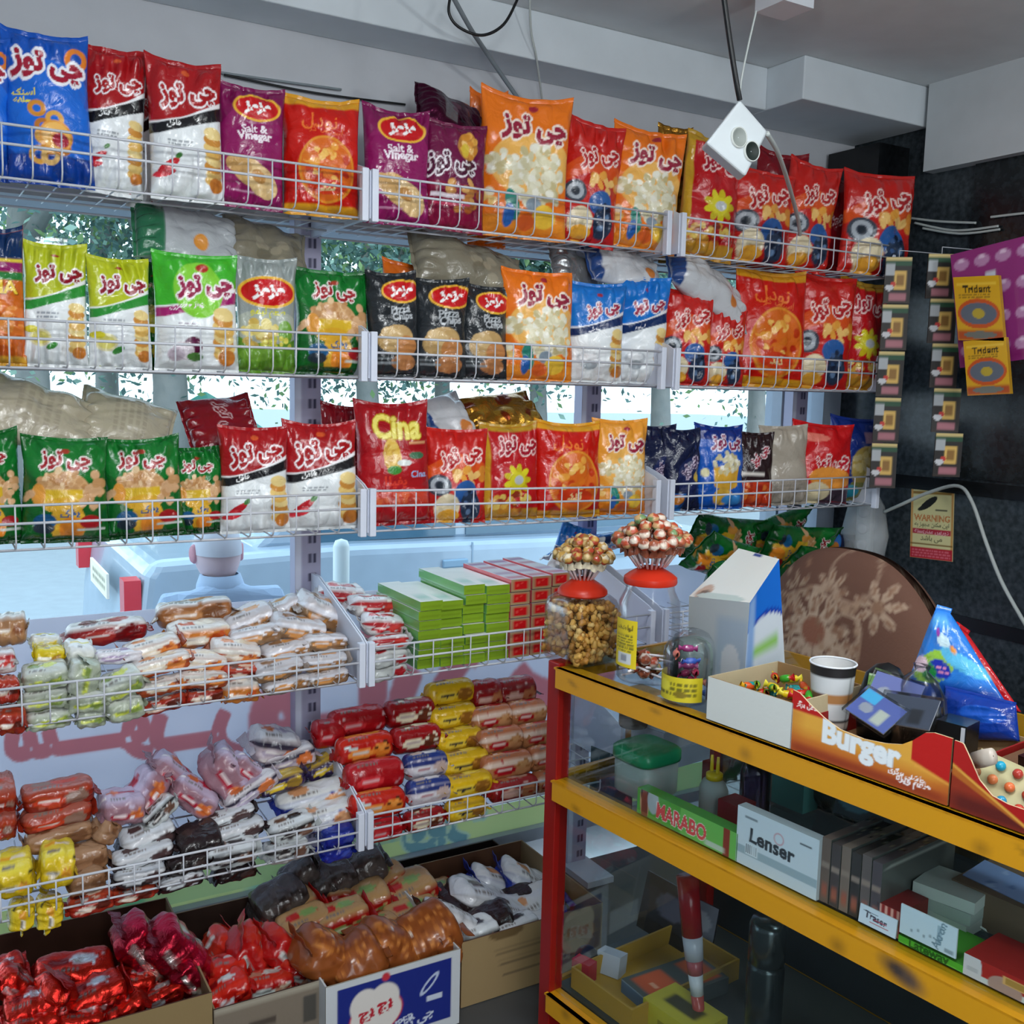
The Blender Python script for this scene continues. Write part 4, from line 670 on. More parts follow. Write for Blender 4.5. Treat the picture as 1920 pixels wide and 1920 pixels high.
for a in [(570, 1732, 110, 46, 8, 2.34, 'redgreen'), (640, 1722, 110, 50, 8, 2.32, 'redgreen'), (680, 1690, 110, 50, 12, 2.40, 'redgreen'), (765, 1676, 110, 56, 14, 2.40, 'redgreen'), (700, 1742, 100, 40, 4, 2.27, 'redgreen'), (770, 1712, 110, 40, 4, 2.32, 'redgreen'), (560, 1700, 80, 44, 30, 2.42, 'redgreen'), (640, 1680, 80, 40, -10, 2.44, 'redgreen'), (820, 1672, 70, 34, 4, 2.44, 'redgreen'), (710, 1655, 110, 40, 16, 2.46, 'redgreen'),
          (525, 1688, 110, 60, 16, 2.44, 'grayclear'), (620, 1650, 100, 56, 10, 2.48, 'grayclear'), (680, 1625, 90, 60, 20, 2.50, 'grayclear'), (560, 1640, 80, 46, 30, 2.5, 'grayclear')]: p6(*a, C3 if a[6] == 'redgreen' else 'behind the red and green packs', name='wafer_pack', crumple=.7)
for a in [(846, 1732, 130, 60, -36, 2.20, 'blackwhite'), (880, 1752, 110, 46, 4, 2.16, 'whiteblack'), (894, 1694, 130, 66, -30, 2.32, 'blackwhite'), (908, 1732, 110, 50, 12, 2.2, 'black'), (950, 1716, 110, 56, -20, 2.26, 'blackwhite'), (928, 1664, 116, 50, -34, 2.40, 'bluewhite'), (985, 1658, 120, 56, -34, 2.38, 'bluewhite'), (1000, 1702, 110, 56, 20, 2.26, 'bluewhite'), (960, 1742, 100, 40, 8, 2.15, 'whiteblack'), (1008, 1738, 90, 40, 8, 2.15, 'bluewhite'), (860, 1690, 90, 50, 20, 2.36, 'black'), (960, 1690, 100, 50, 10, 2.32, 'black'), (905, 1770, 110, 44, 2, 2.17, 'black'), (975, 1770, 100, 40, 2, 2.17, 'blackwhite')]: p6(*a, C4)
# ------------------------------------------------------------------ display counter: local x runs along its front, local y inward
C0 = np.array([1.186, 1.815, 0.]); _e = np.array([1.304 - 1.186, .784 - 1.815, 0]); _e /= np.linalg.norm(_e); _nn = np.array([-_e[1], _e[0], 0.])
KROT = math.atan2(_e[1], _e[0]); KM = Matrix.Translation(Vector(C0)) @ Matrix.Rotation(KROT, 4, 'Z')
def toK(p): q = np.array(p) - C0; return np.array([q @ _e, q @ _nn, q[2]])
def KF(px, py, off):
    """point of the view ray on the upright plane parallel to the counter front, off metres inside it (counter coordinates)"""
    r = _ray(px, py); t = (off - (np.array([0, 0, CZ]) - C0) @ _nn) / (r @ _nn); return toK(np.array([0, 0, CZ]) + r * t)
def KZ(px, py, z): return toK(PZ(px, py, z))
def put(o, p, rz=0., rx=0., ry=0.):
    o.matrix_world = KM @ Matrix.Translation(Vector(p)) @ Matrix.Rotation(math.radians(rz), 4, 'Z') @ Matrix.Rotation(math.radians(ry), 4, 'Y') @ Matrix.Rotation(math.radians(rx), 4, 'X'); return o
ZT, ZM, ZBS = .953, .697, .19; LEN, DEP = 2.3, .52
ORG = mat('orange_enamel', 'c98a12', .32, bump=.02, bscale=15); REDP = mat('red_enamel', '8e1410', .35)
def bar_paint(seed):
    def f(p):
        p.fill('cf9218'); g = random.Random(seed)
        for i in range(7): p.ell(g.random(), g.uniform(.2, .8), .0016 * g.uniform(.5, 2), .0012 * g.uniform(.5, 1.5), '5a3c10', g.uniform(-30, 20))
        if seed == 2: p.ell(0.372, .55, .011, .006, '3a3230', -14); p.ell(0.382, .40, .008, .005, '4a4040', -20)
    return f
kt = empty('display_counter'); kt.matrix_world = KM; tag(kt, 'glass display counter with orange metal rails and red corner post', 'counter')
for s in (0, LEN):
    for d in (0, DEP): bevel(MB().box((s - .02, d - .002, 0), (s + .018, d + .036, ZT + .004 if d == 0 and s == 0 else ZT - .002)).build('corner_post', REDP, kt, smooth=False), .002)
for i, (z0, z1) in enumerate(((.905, .950), (.648, .692), (.145, .188))):
    painted_box('front_rail', LEN - .02, .012, z1 - z0, {'front': bar_paint(i + 1), '*': 'c88c14'}, mat('rail_enamel', None, .32), kt, res=(300, 10), loc=(LEN / 2 + .008, -.012, z0))
    sbox('rail_lip', (.012, -.012, z1 - .004), (LEN, .03, z1), ORG, kt); sbox('end_rail', (-.022, .03, z0), (-.012, DEP, z1), ORG, kt); sbox('back_rail', (.012, DEP + .026, z0), (LEN, DEP + .034, z1), ORG, kt)
sbox('glass_top', (.0, .0, .9505), (LEN, DEP + .03, .9525), CASEG, kt); sbox('glass_shelf', (.02, .004, .692), (LEN, DEP + .02, .696), CASEG, kt)
sbox('front_pane', (.02, .012, .694), (LEN, .015, .903), CASEG, kt); sbox('front_pane', (.02, .012, .19), (LEN, .015, .646), CASEG, kt)
sbox('end_pane', (-.008, .036, .19), (-.004, DEP, .90), CASEG, kt); sbox('base_panel', (.0, .034, .150), (LEN, DEP + .02, .1885), mat('counter_base', '3a3c38', .5), kt)
sbox('back_panel', (.02, DEP + .022, .19), (LEN, DEP + .026, .645), mat('counter_back', '2b2f30', .5), kt)
def fbox(name, a, b, off, depth, zb, faces, label, cat, m=PAPER, res=(40, 30), rz=0., group=None, z1=None, parent=None):
    """upright box whose front face has bottom-left pixel a=(x, ytop, ...) and right pixel b; a=(px, py_top), b=(px, py_any)"""
    l = KF(a[0], a[1], off); r = KF(b[0], b[1], off); h = (z1 or l[2]) - zb
    o = painted_box(name, r[0] - l[0], depth, h, faces, m, None, res, org=(.5, 0, 0)); put(o, ((l[0] + r[0]) / 2, off, zb), rz)
    if label: tag(o, label, cat, group)
    return o
def lathe(name, prof, m, p, n=28, pw=2., col=None, parent=None, rz=0, sx=1., sy=1.):
    o = MB().lathe(prof, n, col if col is not None else (.8, .8, .8), pw=pw, sx=sx, sy=sy).build(name, m, parent, sharp=40)
    if parent is None: put(o, p, rz)
    else: o.location = p
    return o
def wall_prof(outer, th=.0015):
    """closed thin shell from an outer profile (bottom to top)"""
    i = [(max(r - th, .0005), z + (th if k == 0 else 0)) for k, (r, z) in enumerate(outer)]; return [(.0005, outer[0][1])] + outer + i[::-1] + [(.0005, outer[0][1] + th)]
RLID = mat('red_plastic', 'd8341c', .35, transluc=.2); STICK = mat('paper_stick', 'e4dcdc', .5)
# ---- jar of puffed corn
b = KZ(1088, 1236, ZT) - [0, .062, 0]; j1 = empty('snack_jar'); put(j1, (b[0], b[1] + .062, ZT), 0); tag(j1, 'square clear jar of puffed corn with red lollipop lid', 'jar')
w1 = .068; lathe('jar_body', wall_prof([(w1 * .93, 0), (w1, .008), (w1, .125), (w1 * .92, .14), (w1 * .75, .15)]), CLEAR, (0, 0, 0), 40, 5., parent=j1)
lathe('lid', [(.001, .148), (.052, .148), (.056, .152), (.055, .160), (.048, .168), (.02, .186), (.001, .19)], RLID, (0, 0, 0), 30, parent=j1)
g = random.Random(5); pm = MB()
for i in range(800):
    x, y, z = g.uniform(-.058, .058), g.uniform(-.058, .058), g.uniform(.009, .128)
    if max(abs(x), abs(y)) < .036 and z < .105: continue
    r = g.uniform(.006, .010); U = np.linspace(0, 2 * math.pi, 7)[:-1]; P = np.zeros((5, 6, 3)); q = Matrix.Rotation(g.uniform(0, 6), 3, (g.random(), g.random(), g.random() + .1))
    for k, (zz, rr) in enumerate(((-1.2, .15), (-.6, .9), (0, .75), (.6, .95), (1.2, .15))): P[k, :, 0] = r * rr * np.cos(U); P[k, :, 1] = r * rr * np.sin(U); P[k, :, 2] = r * zz
    P = P @ np.array(q).T + [x, y, z]; pm.grid(P, g.choice(['c08a3a', 'd0a04c', 'a8742c', 'dab46a']), 0, True)
sn = pm.build('puffed_corn', PAPER); put(sn, (b[0], b[1] + .062, ZT)); tag(sn, 'golden puffed corn filling the square jar', 'snack', kind='stuff')
# ---- round jar
b2 = KZ(1212, 1272, ZT) - [0, .066, 0]; jc = (b2[0], b2[1] + .066, ZT); j2 = empty('snack_jar'); put(j2, jc); tag(j2, 'tall round clear jar with yellow label and red lollipop lid', 'jar')
lathe('jar_body', wall_prof([(.058, 0), (.064, .006), (.066, .12), (.064, .165), (.052, .190), (.050, .205)]), CLEAR, (0, 0, 0), 36, parent=j2)
lathe('lid', [(.001, .204), (.054, .204), (.056, .208), (.055, .218), (.045, .226), (.02, .240), (.001, .243)], RLID, (0, 0, 0), 30, parent=j2)
U, V = np.meshgrid(np.linspace(0, 1, 24), np.linspace(0, 1, 36)); p = Pt(U, V, 1.9); p.fill('d8c01e'); p.text('لواشک', .5, .82, .7, '6a5a14'); p.lines(.12, .38, .9, .7, 5, '6a6420'); p.rect(.2, .08, .8, .30, 'c8ccd0'); p.rect(.38, .12, .62, .26, '8a8e98'); p.lines(.2, .32, .8, .36, 1, '6a6420')
an = math.pi * (1.18 - .36 * (1 - U)) + .35; an = -math.pi / 2 - .50 + U * .95
mb = MB().grid(np.stack([.0675 * np.cos(an), .0675 * np.sin(an), .035 + V * .10], -1), p.c.reshape(-1, 3)); mb.build('paper_label', PAPER, j2)
# ---- lollipops
LOLC = {'gold': (['b08a44', 'd0b47c', '8a6430', 'a8402c', 'c89c50', 'e0d4b8'], FILM), 'mixed': (['a8583a', '6a8a5a', 'c8a070', 'b04a30', 'd8c8b8', '8c4a34'], FILM)}
def lolly(kind, rnd):
    cols, m = LOLC[kind]; r = .0125; hd = MB(); P = np.zeros((9, 12, 3)); ph = np.linspace(-1, 1, 9); a = np.arange(12) * math.pi / 6
    for k in range(9):
        rr = r * math.sqrt(max(0, 1 - ph[k] ** 2)) * (1 + .12 * np.sin(a * 5 + k)) + .0004; P[k, :, 0] = rr * np.cos(a); P[k, :, 1] = rr * np.sin(a); P[k, :, 2] = r * ph[k]
    c = np.array([lin(cols[(rnd + (k + rnd) // 3 + (1 if math.sin(i * .9 + rnd) > .3 else 0)) % len(cols)]) for k in range(9) for i in range(12)]); hd.grid(P, c, 0, True)
    o = hd.build('lollipop', m); MB().tube([(0, 0, -r * .8), (0, 0, -.07)], .0026, 8).build('stick', STICK, o); wrp = MB(); q = np.zeros((4, 12, 3))
    for k in range(4): rr = (.004 + .0022 * k) * (1 + .25 * np.sin(a * 3 + k)); q[k, :, 0] = rr * np.cos(a); q[k, :, 1] = rr * np.sin(a); q[k, :, 2] = -r * .9 - .0055 * k
    wrp.grid(q, lin(cols[-1]), 0, True); wrp.build('twist', m, o); return o
def dup(o):
    c = o.copy(); COL.objects.link(c)
    for ch in o.children: d = ch.copy(); COL.objects.link(d); d.parent = c
    return c
def bouquet(kind, cen, rad, ht, n, label):
    g = random.Random(n); protos = [lolly(kind, i) for i in range(6)]; k = 0
    for ring, cnt in ((0, 1), (.36, 6), (.7, 10), (1., n - 17)):
        for i in range(cnt):
            a = 2 * math.pi * i / max(cnt, 1) + ring * 2; q = ring * rad; top = Vector((q * math.cos(a), q * math.sin(a), ht * (1 - .42 * ring ** 1.6) + g.uniform(-.006, .006))); root = Vector((q * .42 * math.cos(a), q * .42 * math.sin(a), 0)); d = (top - root).normalized()
            o = protos[k] if k < 6 else dup(protos[g.randrange(6)]); k += 1; sp = g.uniform(0, 6)
            o.matrix_world = KM @ Matrix.Translation(Vector(cen) + top) @ Vector((0, 0, 1)).rotation_difference(d).to_matrix().to_4x4() @ Matrix.Rotation(sp, 4, 'Z'); tag(o, label, 'lollipop', label.split(' in ')[0] + 's')
bouquet('gold', (b[0], b[1] + .062, ZT + .188), .058, .085, 34, 'gold foil lollipop in the lid of the square jar')
bouquet('mixed', (jc[0], jc[1], ZT + .24), .072, .10, 40, 'brown and green wrapped lollipop in the lid of the round jar')
g = random.Random(3); pr = [lolly('mixed', i) for i in (1, 2)]
for i in range(14):
    o = pr[i] if i < 2 else dup(pr[i % 2]); a = g.uniform(0, 6.28); q = g.uniform(.01, .036)
    o.matrix_world = KM @ Matrix.Translation((jc[0] + q * math.cos(a), jc[1] + q * math.sin(a), ZT + .018 + .011 * (i // 4))) @ Matrix.Rotation(g.uniform(1.0, 1.7), 4, 'X') @ Matrix.Rotation(g.uniform(0, 6), 4, 'Y'); tag(o, 'loose lollipop lying at the bottom of the round jar', 'lollipop', 'loose lollipops in the round jar')
# ---- round tub with yellow label, dome jar behind
b3 = KZ(1284, 1312, ZT) - [0, .048, 0]; tc = (b3[0], b3[1] + .048, ZT); t3 = empty('candy_tub'); put(t3, tc); tag(t3, 'short clear candy tub with wide yellow label', 'tub')
lathe('tub_body', wall_prof([(.042, 0), (.045, .005), (.046, .09), (.044, .105), (.036, .118)]), CLEAR, (0, 0, 0), 32, parent=t3)
U, V = np.meshgrid(np.linspace(0, 1, 40), np.linspace(0, 1, 16)); p = Pt(U, V, .45); p.fill('c8b822'); p.lines(.1, .2, .9, .8, 3, '6a6414'); p.ell(.4, .6, .12, .1, 'd8cc3a'); p.ell(.68, .3, .1, .06, '7a6a1a')
an = -math.pi / 2 - 1.5 + U * 3.0; MB().grid(np.stack([.0472 * np.cos(an), .0472 * np.sin(an), .008 + V * .048], -1), p.c.reshape(-1, 3)).build('paper_label', PAPER, t3)
g = random.Random(8); CW = mat('candy_wrap', None, .25)
def candy(c, c2):
    m = MB(); P = np.zeros((7, 10, 3)); a = np.arange(10) * math.pi / 5
    for k, (x, r) in enumerate(((-.019, .008), (-.011, .003), (-.009, .0065), (0, .0075), (.009, .0065), (.011, .003), (.019, .008))): P[k, :, 0] = x; P[k, :, 1] = r * np.cos(a) * (.3 if abs(x) > .018 else 1); P[k, :, 2] = r * np.sin(a)
    col = np.repeat(np.array([lin(c2), lin(c2), lin(c), lin(c), lin(c), lin(c2), lin(c2)]), 10, 0); m.grid(P, col, 0, True); return m.build('wrapped_candy', CW)
for i, c in enumerate(['3a5cb0', '4a78c8', 'b05a48', 'c87860', '7a1c44', '8c2850', 'b0304c', 'd8d0d4', '6a2a50', '3858a8', 'c06a5a', '90306a']):
    o = candy(c, c); a = g.uniform(0, 6.28); q = g.uniform(.008, .026); put(o, (tc[0] + q * math.cos(a), tc[1] + q * math.sin(a), ZT + .012 + .0078 * i), g.uniform(0, 360), g.uniform(-40, 40)); tag(o, f"twist wrapped candy inside the yellow labelled tub, {ORD[i]} from the bottom", 'candy', 'candies in the yellow labelled tub')
b4 = KF(1306, 1240, .20); d4 = empty('plastic_jar'); put(d4, (b4[0], .20, ZT)); tag(d4, 'clear domed jar with grey green contents behind the candy tub', 'jar')
lathe('jar_body', wall_prof([(.05, 0), (.056, .006), (.058, .06), (.05, .085), (.03, .098), (.006, .10)]), CLEAR, (0, 0, 0), 30, parent=d4)
lathe('filling', [(.001, .003), (.046, .003), (.05, .03), (.048, .06), (.038, .078), (.001, .085)], mat('grey_green_sweets', '7c8c84', .5, bump=.5, bscale=60), (0, 0, 0), 22, parent=d4)
# ---- slanted wipes packet (white face, blue and white side)
def hexa(name, P, faces, m, parent=None, res=(24, 24)):
    """P: eight corner points, front quad bl br tr tl then back quad bl br tr tl"""
    P = [np.array(q, float) for q in P]; mb = MB(); ctr = sum(P) / 8
    for k, (a, b_, c, d) in {'front': (0, 1, 2, 3), 'right': (1, 5, 6, 2), 'back': (5, 4, 7, 6), 'left': (4, 0, 3, 7), 'top': (3, 2, 6, 7), 'bottom': (4, 5, 1, 0)}.items():
        nu, nv = res if k in faces else (2, 2); U, V = np.meshgrid(np.linspace(0, 1, nu), np.linspace(0, 1, nv)); U3, V3 = U[..., None], V[..., None]
        p = Pt(U, V, np.linalg.norm(P[d] - P[a]) / max(np.linalg.norm(P[b_] - P[a]), 1e-6)); fn = faces.get(k, faces['*']); fn(p) if callable(fn) else p.fill(fn)
        mb.grid((P[a] * (1 - U3) + P[b_] * U3) * (1 - V3) + (P[d] * (1 - U3) + P[c] * U3) * V3, p.c.reshape(-1, 3))
    return mb.build(name, m, parent, smooth=False)
def wf_(p): p.fill('dfe0dc'); p.ell(.18, .10, .12, .12, 'c0a08c'); p.ell(.2, .06, .10, .07, '6a5040'); p.rect(.42, .93, .62, 1, '1c3c8c'); p.ell(.5, .04, .4, .06, 'b8c4c0')
def wr_(p): p.fill('c4ccd4'); p.above(lambda u: .66 - .10 * u + .08 * np.sin(u * 3), '1c3c9c'); p.above(lambda u: .70 - .10 * u + .08 * np.sin(u * 3), '1c64c0'); p.rect(.15, .36, .85, .46, '86b85c', .08); p.rect(0, 0, .2, 1, '7c9cc8', .1); p.rect(.3, .0, .9, .28, 'b8c4cc', .1)
o1, o2 = .19, .30
tlw, trw, brw, blw = KF(1385, 1028, .33), KF(1461, 1048, .27), KF(1406, 1130, .17), KF(1292, 1118, .22); z0 = ZT + .002
bl = np.array([blw[0] + .005, blw[1], z0]); br = np.array([brw[0] - .005, brw[1], z0]); tb = KF(1484, 1106, .27)
hx = hexa('wipes_packet', [bl, br, brw, blw, [tlw[0], tlw[1] + .02, z0], [trw[0] + .02, trw[1] + .02, z0], trw, tlw], {'top': wf_, 'right': wr_, 'front': lambda p: (p.fill('b8c0c4'), p.rect(.5, .1, 1, .8, 'a4b4c4', .1), p.ell(.75, .25, .16, .2, 'c8ccd0')), '*': 'ccd0d4'}, GLOSS, res=(30, 40)); hx.matrix_world = KM
tag(hx, 'slant topped wipes packet with white top and blue banded side', 'packet')
# ---- open white carton of sweets
def k_open(name, label, a, b_, off, depth, front, outer, inner, th=.003, zb=ZT, backh=None, res=(50, 30), group=None, cat='carton'):
    l = KF(a[0], a[1], off); r = KF(b_[0], b_[1], off); h = l[2] - zb; w = r[0] - l[0]; t = empty(name); put(t, ((l[0] + r[0]) / 2, off, zb)); tag(t, label, cat, group)
    for nm, sx, sy, sz, loc, f in (('front_panel', w, th, h, (0, 0, 0), {'front': front, '*': inner}), ('back_panel', w, th, backh or h, (0, depth - th, 0), {'*': inner}), ('side_panel', th, depth - 2 * th, h, (-w / 2 + th / 2, th, 0), {'*': outer}), ('side_panel', th, depth - 2 * th, h, (w / 2 - th / 2, th, 0), {'*': outer}), ('base_panel', w - .008, depth - .008, .003, (0, .004, 0), {'*': inner})):
        painted_box(nm, sx, sy, sz, f, PAPER, t, res if f.get('front') is front else (2, 2), loc)
    return t, l, r
tw, lw, rw = k_open('open_carton', 'white open carton of bright wrapped sweets on the counter edge', (1328, 1268), (1487, 1330), .002, .20, lambda p: (p.fill('cdd0cc'), p.rect(.12, .74, .18, .75, '707478'), p.rect(.6, .60, .67, .61, '707478')), 'b8a888', '94744e')
g = random.Random(12); pr = [candy(c, d) for c, d in (('2a8a3a', 'c8c42a'), ('1c8a8c', '40a4a0'), ('c0281c', 'd8b02a'), ('d8b81c', 'e0d040'), ('3c9c2c', 'b81c1c'), ('c84c1c', 'd8a020'))]
for i in range(60):
    o = pr[i] if i < 6 else pr[i % 6].copy()
    if i >= 6: COL.objects.link(o)
    o.scale = (1.3, 1.3, 1.3); put(o, (g.uniform(lw[0] + .03, rw[0] - .03), g.uniform(.03, .17), ZT + .016 + .017 * (i // 15)), g.uniform(0, 360), g.uniform(-30, 30), g.uniform(-20, 20)); tag(o, 'bright twist wrapped sweet in the white open carton', 'candy', 'sweets in the white open carton')
# ---- burger trays: front panel with raised ends and a scooped middle
def tray(name, label, pts, off, depth, paint, hb, res=(140, 60)):
    """pts: (px, py) of the front panel's upper edge from left to right"""
    q = [KF(x, y, off) for x, y in pts]; xs = np.array([a[0] for a in q]); zs = np.array([a[2] for a in q]); x0, x1 = xs[0], xs[-1]; H = zs.max() - ZT; w = x1 - x0
    t = empty(name); put(t, ((x0 + x1) / 2, off, ZT)); tag(t, label, 'tray', 'printed display trays on the counter')
    U, V = np.meshgrid(np.linspace(0, 1, res[0]), np.linspace(0, 1, res[1])); top = (np.interp(x0 + U * w, xs, zs) - ZT) / H; p = Pt(U, V * top, H / w); paint(p); mb = MB()
    A = np.stack([-w / 2 + U * w, np.zeros_like(U), V * top * H], -1); mb.grid(A, p.c.reshape(-1, 3)); mb.grid((A + [0, .003, 0])[:, ::-1], '9a7c54'); mb.grid(np.stack([A[-1], A[-1] + [0, .003, 0]]), 'c8b08c'); mb.build('front_panel', PAPER, t, smooth=False)
    for sx in (-1, 1): painted_box('side_panel', .003, depth - .008, hb, {'*': '8c1410'}, PAPER, t, loc=(sx * (w / 2 - .002), .004, 0))
    painted_box('back_panel', w, .003, hb, {'*': 'a08460'}, PAPER, t, loc=(0, depth - .003, 0)); painted_box('base_panel', w - .01, depth - .012, .003, {'*': '7a5a3c'}, PAPER, t, loc=(0, .005, 0)); return t, x0, x1
def burg(p):
    p.fill('b4571e'); p.rect(0, .22, 1, .5, 'cc7c26', .2); p.rect(0, .36, 1, 1, 'dca23c', .22); p.rect(0, 0, 1, .14, '943a16', .1)
    p.above(lambda u: np.where(u < .5, .66 - .2 * (u < 0), .30 + .0 * u) + np.where(u > .5, (1 - u) * .6, 0) + np.where((u > .24) & (u < .80), 2, 0), 'e0a040'); p.above(lambda u: np.where(u < .5, .68, .33 + (1 - u) * .75) + np.where((u > .24) & (u < .78), 2, 0), 'b8140f')
    p.text('فلافل برگر', .11, .80, .16, 'f4e4e0', None, bold=.03); p.text('Burger', .47, .42, .50, 'e4eaee', 'b8c4cc', 1, .04, -1); p.text('چاشنی برگری', .76, .235, .22, 'f0e4e4', None, bold=.03); p.text('طعم ویژه', .80, .145, .2, 'f0e4e4', None, bold=.03)
E1 = [(1487, 1293), (1500, 1300), (1520, 1322), (1545, 1346), (1575, 1368), (1620, 1386), (1660, 1394), (1690, 1396), (1712, 1388), (1735, 1374), (1752, 1374), (1786, 1385)]
tr1, ta, tb_ = tray('display_tray', 'printed burger tray of small goods with scooped front and red ends', E1, .002, .26, burg, .05)
def burg2(p):
    p.fill('8c2c14'); p.rect(0, 0, 1, .25, '5c1810', .15); p.above(lambda u: .5 - .8 * u, 'b0601e'); p.above(lambda u: .62 - 1.0 * u, 'd8a040'); p.above(lambda u: .66 - 1.0 * u, 'a81410')
E2 = [(1790, 1388), (1806, 1394), (1818, 1420), (1836, 1462), (1860, 1492), (1890, 1508), (1925, 1520), (1980, 1540), (2060, 1570)]
tr2, t2a, t2b = tray('display_tray', 'red and brown tray of chocolate pieces beside the burger tray', E2, .002, .26, burg2, .06, (90, 50))
# goods in the burger tray
def cup_paint(p):
    p.fill('1c1a1c'); p.rect(0, .60, 1, .84, 'c8ccd0'); p.rect(0, .46, 1, .60, 'b07c4c'); p.rect(.3, .46, .62, .60, '6a4a38'); p.rect(0, .22, 1, .46, 'd0d4d8'); p.text('Doce', .5, .33, .22, '201c20', None, bold=.04); p.rect(0, .10, 1, .20, 'c0b4ac')
c = KF(1555, 1262, .12); cp = empty('paper_cup'); put(cp, (c[0], .13, ZT + .004)); tag(cp, 'black white and brown striped paper cup in the burger tray', 'cup')
Hc = KF(1555, 1240, .13)[2] - ZT - .004; U, V = np.meshgrid(np.arange(48) / 48, np.linspace(0, 1, 30)); p = Pt((U * 2) % 1, V, 1.2); cup_paint(p); an = 2 * math.pi * U; r = .030 + .010 * V
mb = MB().grid(np.stack([r * np.cos(an), r * np.sin(an), V * Hc], -1), p.c.reshape(-1, 3), 0, True); mb.lathe([(.039, Hc), (.029, .004), (.0005, .004)], 48, 'c8c8c8'); mb.build('cup_wall', PAPER, cp); MB().tube([(.040 * math.cos(a), .040 * math.sin(a), Hc) for a in np.linspace(0, 2 * math.pi, 33)], .0018, 6).build('rolled_rim', WHITE, cp)
c = KF(1640, 1262, .15); sp = empty('black_pouch'); put(sp, (c[0], .17, ZT + .004), 10, -12); tag(sp, 'black round topped pouch with green label behind the striped cup', 'pouch')
MB().lathe([(.001, 0), (.036, .0), (.042, .03), (.043, .07), (.036, .11), (.02, .128), (.001, .134)], 28, (.02,) * 3, sy=.7).build('pouch_body', mat('black_plastic', '111315', .28, bump=.15), sp)
U, V = np.meshgrid(np.linspace(0, 1, 20), np.linspace(0, 1, 26)); p = Pt(U, V, 1.5); p.fill('7cae5c'); p.ell(.55, .5, .25, .4, 'b8c84c'); p.blobs(.5, .5, .3, .5, 10, .1, ['5c9c3c', 'c8d060', '3c7c34'], 3); p.rect(0, 0, 1, .05, 'c8dcc0'); p.rect(0, .95, 1, 1, 'c8dcc0')
MB().grid(np.stack([-.018 + U * .036, -.032 - .002 * np.sin(U * 3), .055 + V * .056], -1), p.c.reshape(-1, 3)).build('paper_label', GLOSS, sp)
for i, (px, py, L, ang, cl, lb) in enumerate(((1620, 1352, .085, -28, '4a5a9c', 'blue card in clear wrap lying at the tray front'), (1690, 1360, .10, 8, '3c4454', 'dark blue wrapped trinket lying in the burger tray'), (1665, 1328, .09, -14, '5a64a0', 'purple blue card in clear wrap under the black pouch'))):
    c = KF(px, py, .06 + .03 * i); t = empty('wrapped_card'); put(t, c, 8 * i, -(58 - 8 * i), -ang * .6); tag(t, lb, 'packet')
    painted_box('card', L * .9, .003, .06, {'front': lambda p, cl=cl, i=i: (p.fill(cl), p.rect(0, .6, .4, 1, '3aa0d0' if i == 0 else cl), p.ell(.3, .4, .15, .14, '8a909c'), p.rect(.55, .1, .8, .6, 'a8b0a4' if i == 0 else '20242c', .05)), '*': 'b8bcc4'}, PAPER, t, (30, 20), (0, 0, 0)); painted_box('clear_sleeve', L, .008, .068, {'*': 'ffffff'}, BAGP, t, (2, 2), (0, -.003, -.004))
c = KF(1720, 1290, .16); t = empty('clear_bag'); put(t, (c[0], .17, ZT + .004)); tag(t, 'clear bag of dark trinkets standing in the burger tray', 'bag')
MB().lathe(wall_prof([(.044, 0), (.05, .01), (.052, .06), (.045, .10), (.03, .125), (.012, .14), (.016, .15)], .001), 24, (1, 1, 1), sy=.6).build('bag_film', BAGP, t); MB().lathe([(.001, .002), (.044, .002), (.046, .05), (.036, .085), (.001, .10)], 22, (.1, .1, .1), sy=.55).build('filling', mat('dark_trinkets', '23282c', .35, bump=.8, bscale=70), t)
c = KF(1775, 1325, .14); t = empty('black_box'); put(t, (c[0] + .01, .14, ZT + .004), 6); tag(t, 'small black box with white edge beside the blue pouch', 'box'); painted_box('box_body', .05, .05, .075, {'*': '14171a'}, GLOSS, t); painted_box('white_spine', .006, .002, .07, {'*': 'b8bcc4'}, PAPER, t, loc=(.02, -.0022, .002))
# leaning pouches at the back
def pouch(label, q, th, paint, back, seed):
    P = [np.array(KF(*a)) for a in q]; nu, nv = 44, 44; U, V = np.meshgrid(np.linspace(0, 1, nu), np.linspace(0, 1, nv)); U3, V3 = U[..., None], V[..., None]
    S = (P[0] * (1 - U3) + P[1] * U3) * (1 - V3) + (P[3] * (1 - U3) + P[2] * U3) * V3; nrm = np.cross(P[1] - P[0], P[3] - P[0]); nrm /= np.linalg.norm(nrm); sh = ((1 - abs(2 * U - 1) ** 3) * (1 - abs(2 * V - 1) ** 4))[..., None] ** .7; g = random.Random(seed); w = (wave(U, V, g, 6, 12, True) * .004)[..., None]
    p = Pt(U, V, 1.); paint(p); mb = MB(); F = S + nrm * (sh * th / 2 + w * sh); B = S - nrm * (sh * th / 2 + .0008); ring = np.concatenate([F, B[:, ::-1][:, 1:-1]], 1); mb.grid(ring, np.concatenate([p.c, np.broadcast_to(lin(back), (nv, nu - 2, 3))], 1).reshape(-1, 3), 0, True); o = mb.build('powder_pouch', FILM); o.matrix_world = KM; tag(o, label, 'pouch')
    e = np.stack([S[-1], S[-1] + (P[3] - P[0]) * .05, S[-1] + (P[3] - P[0]) * .05 - nrm * .002, S[-1] - nrm * .002]); MB().grid(e, np.repeat(p.c[-1][None], 4, 0).reshape(-1, 3)).build('top_seal', FILM, o); return o
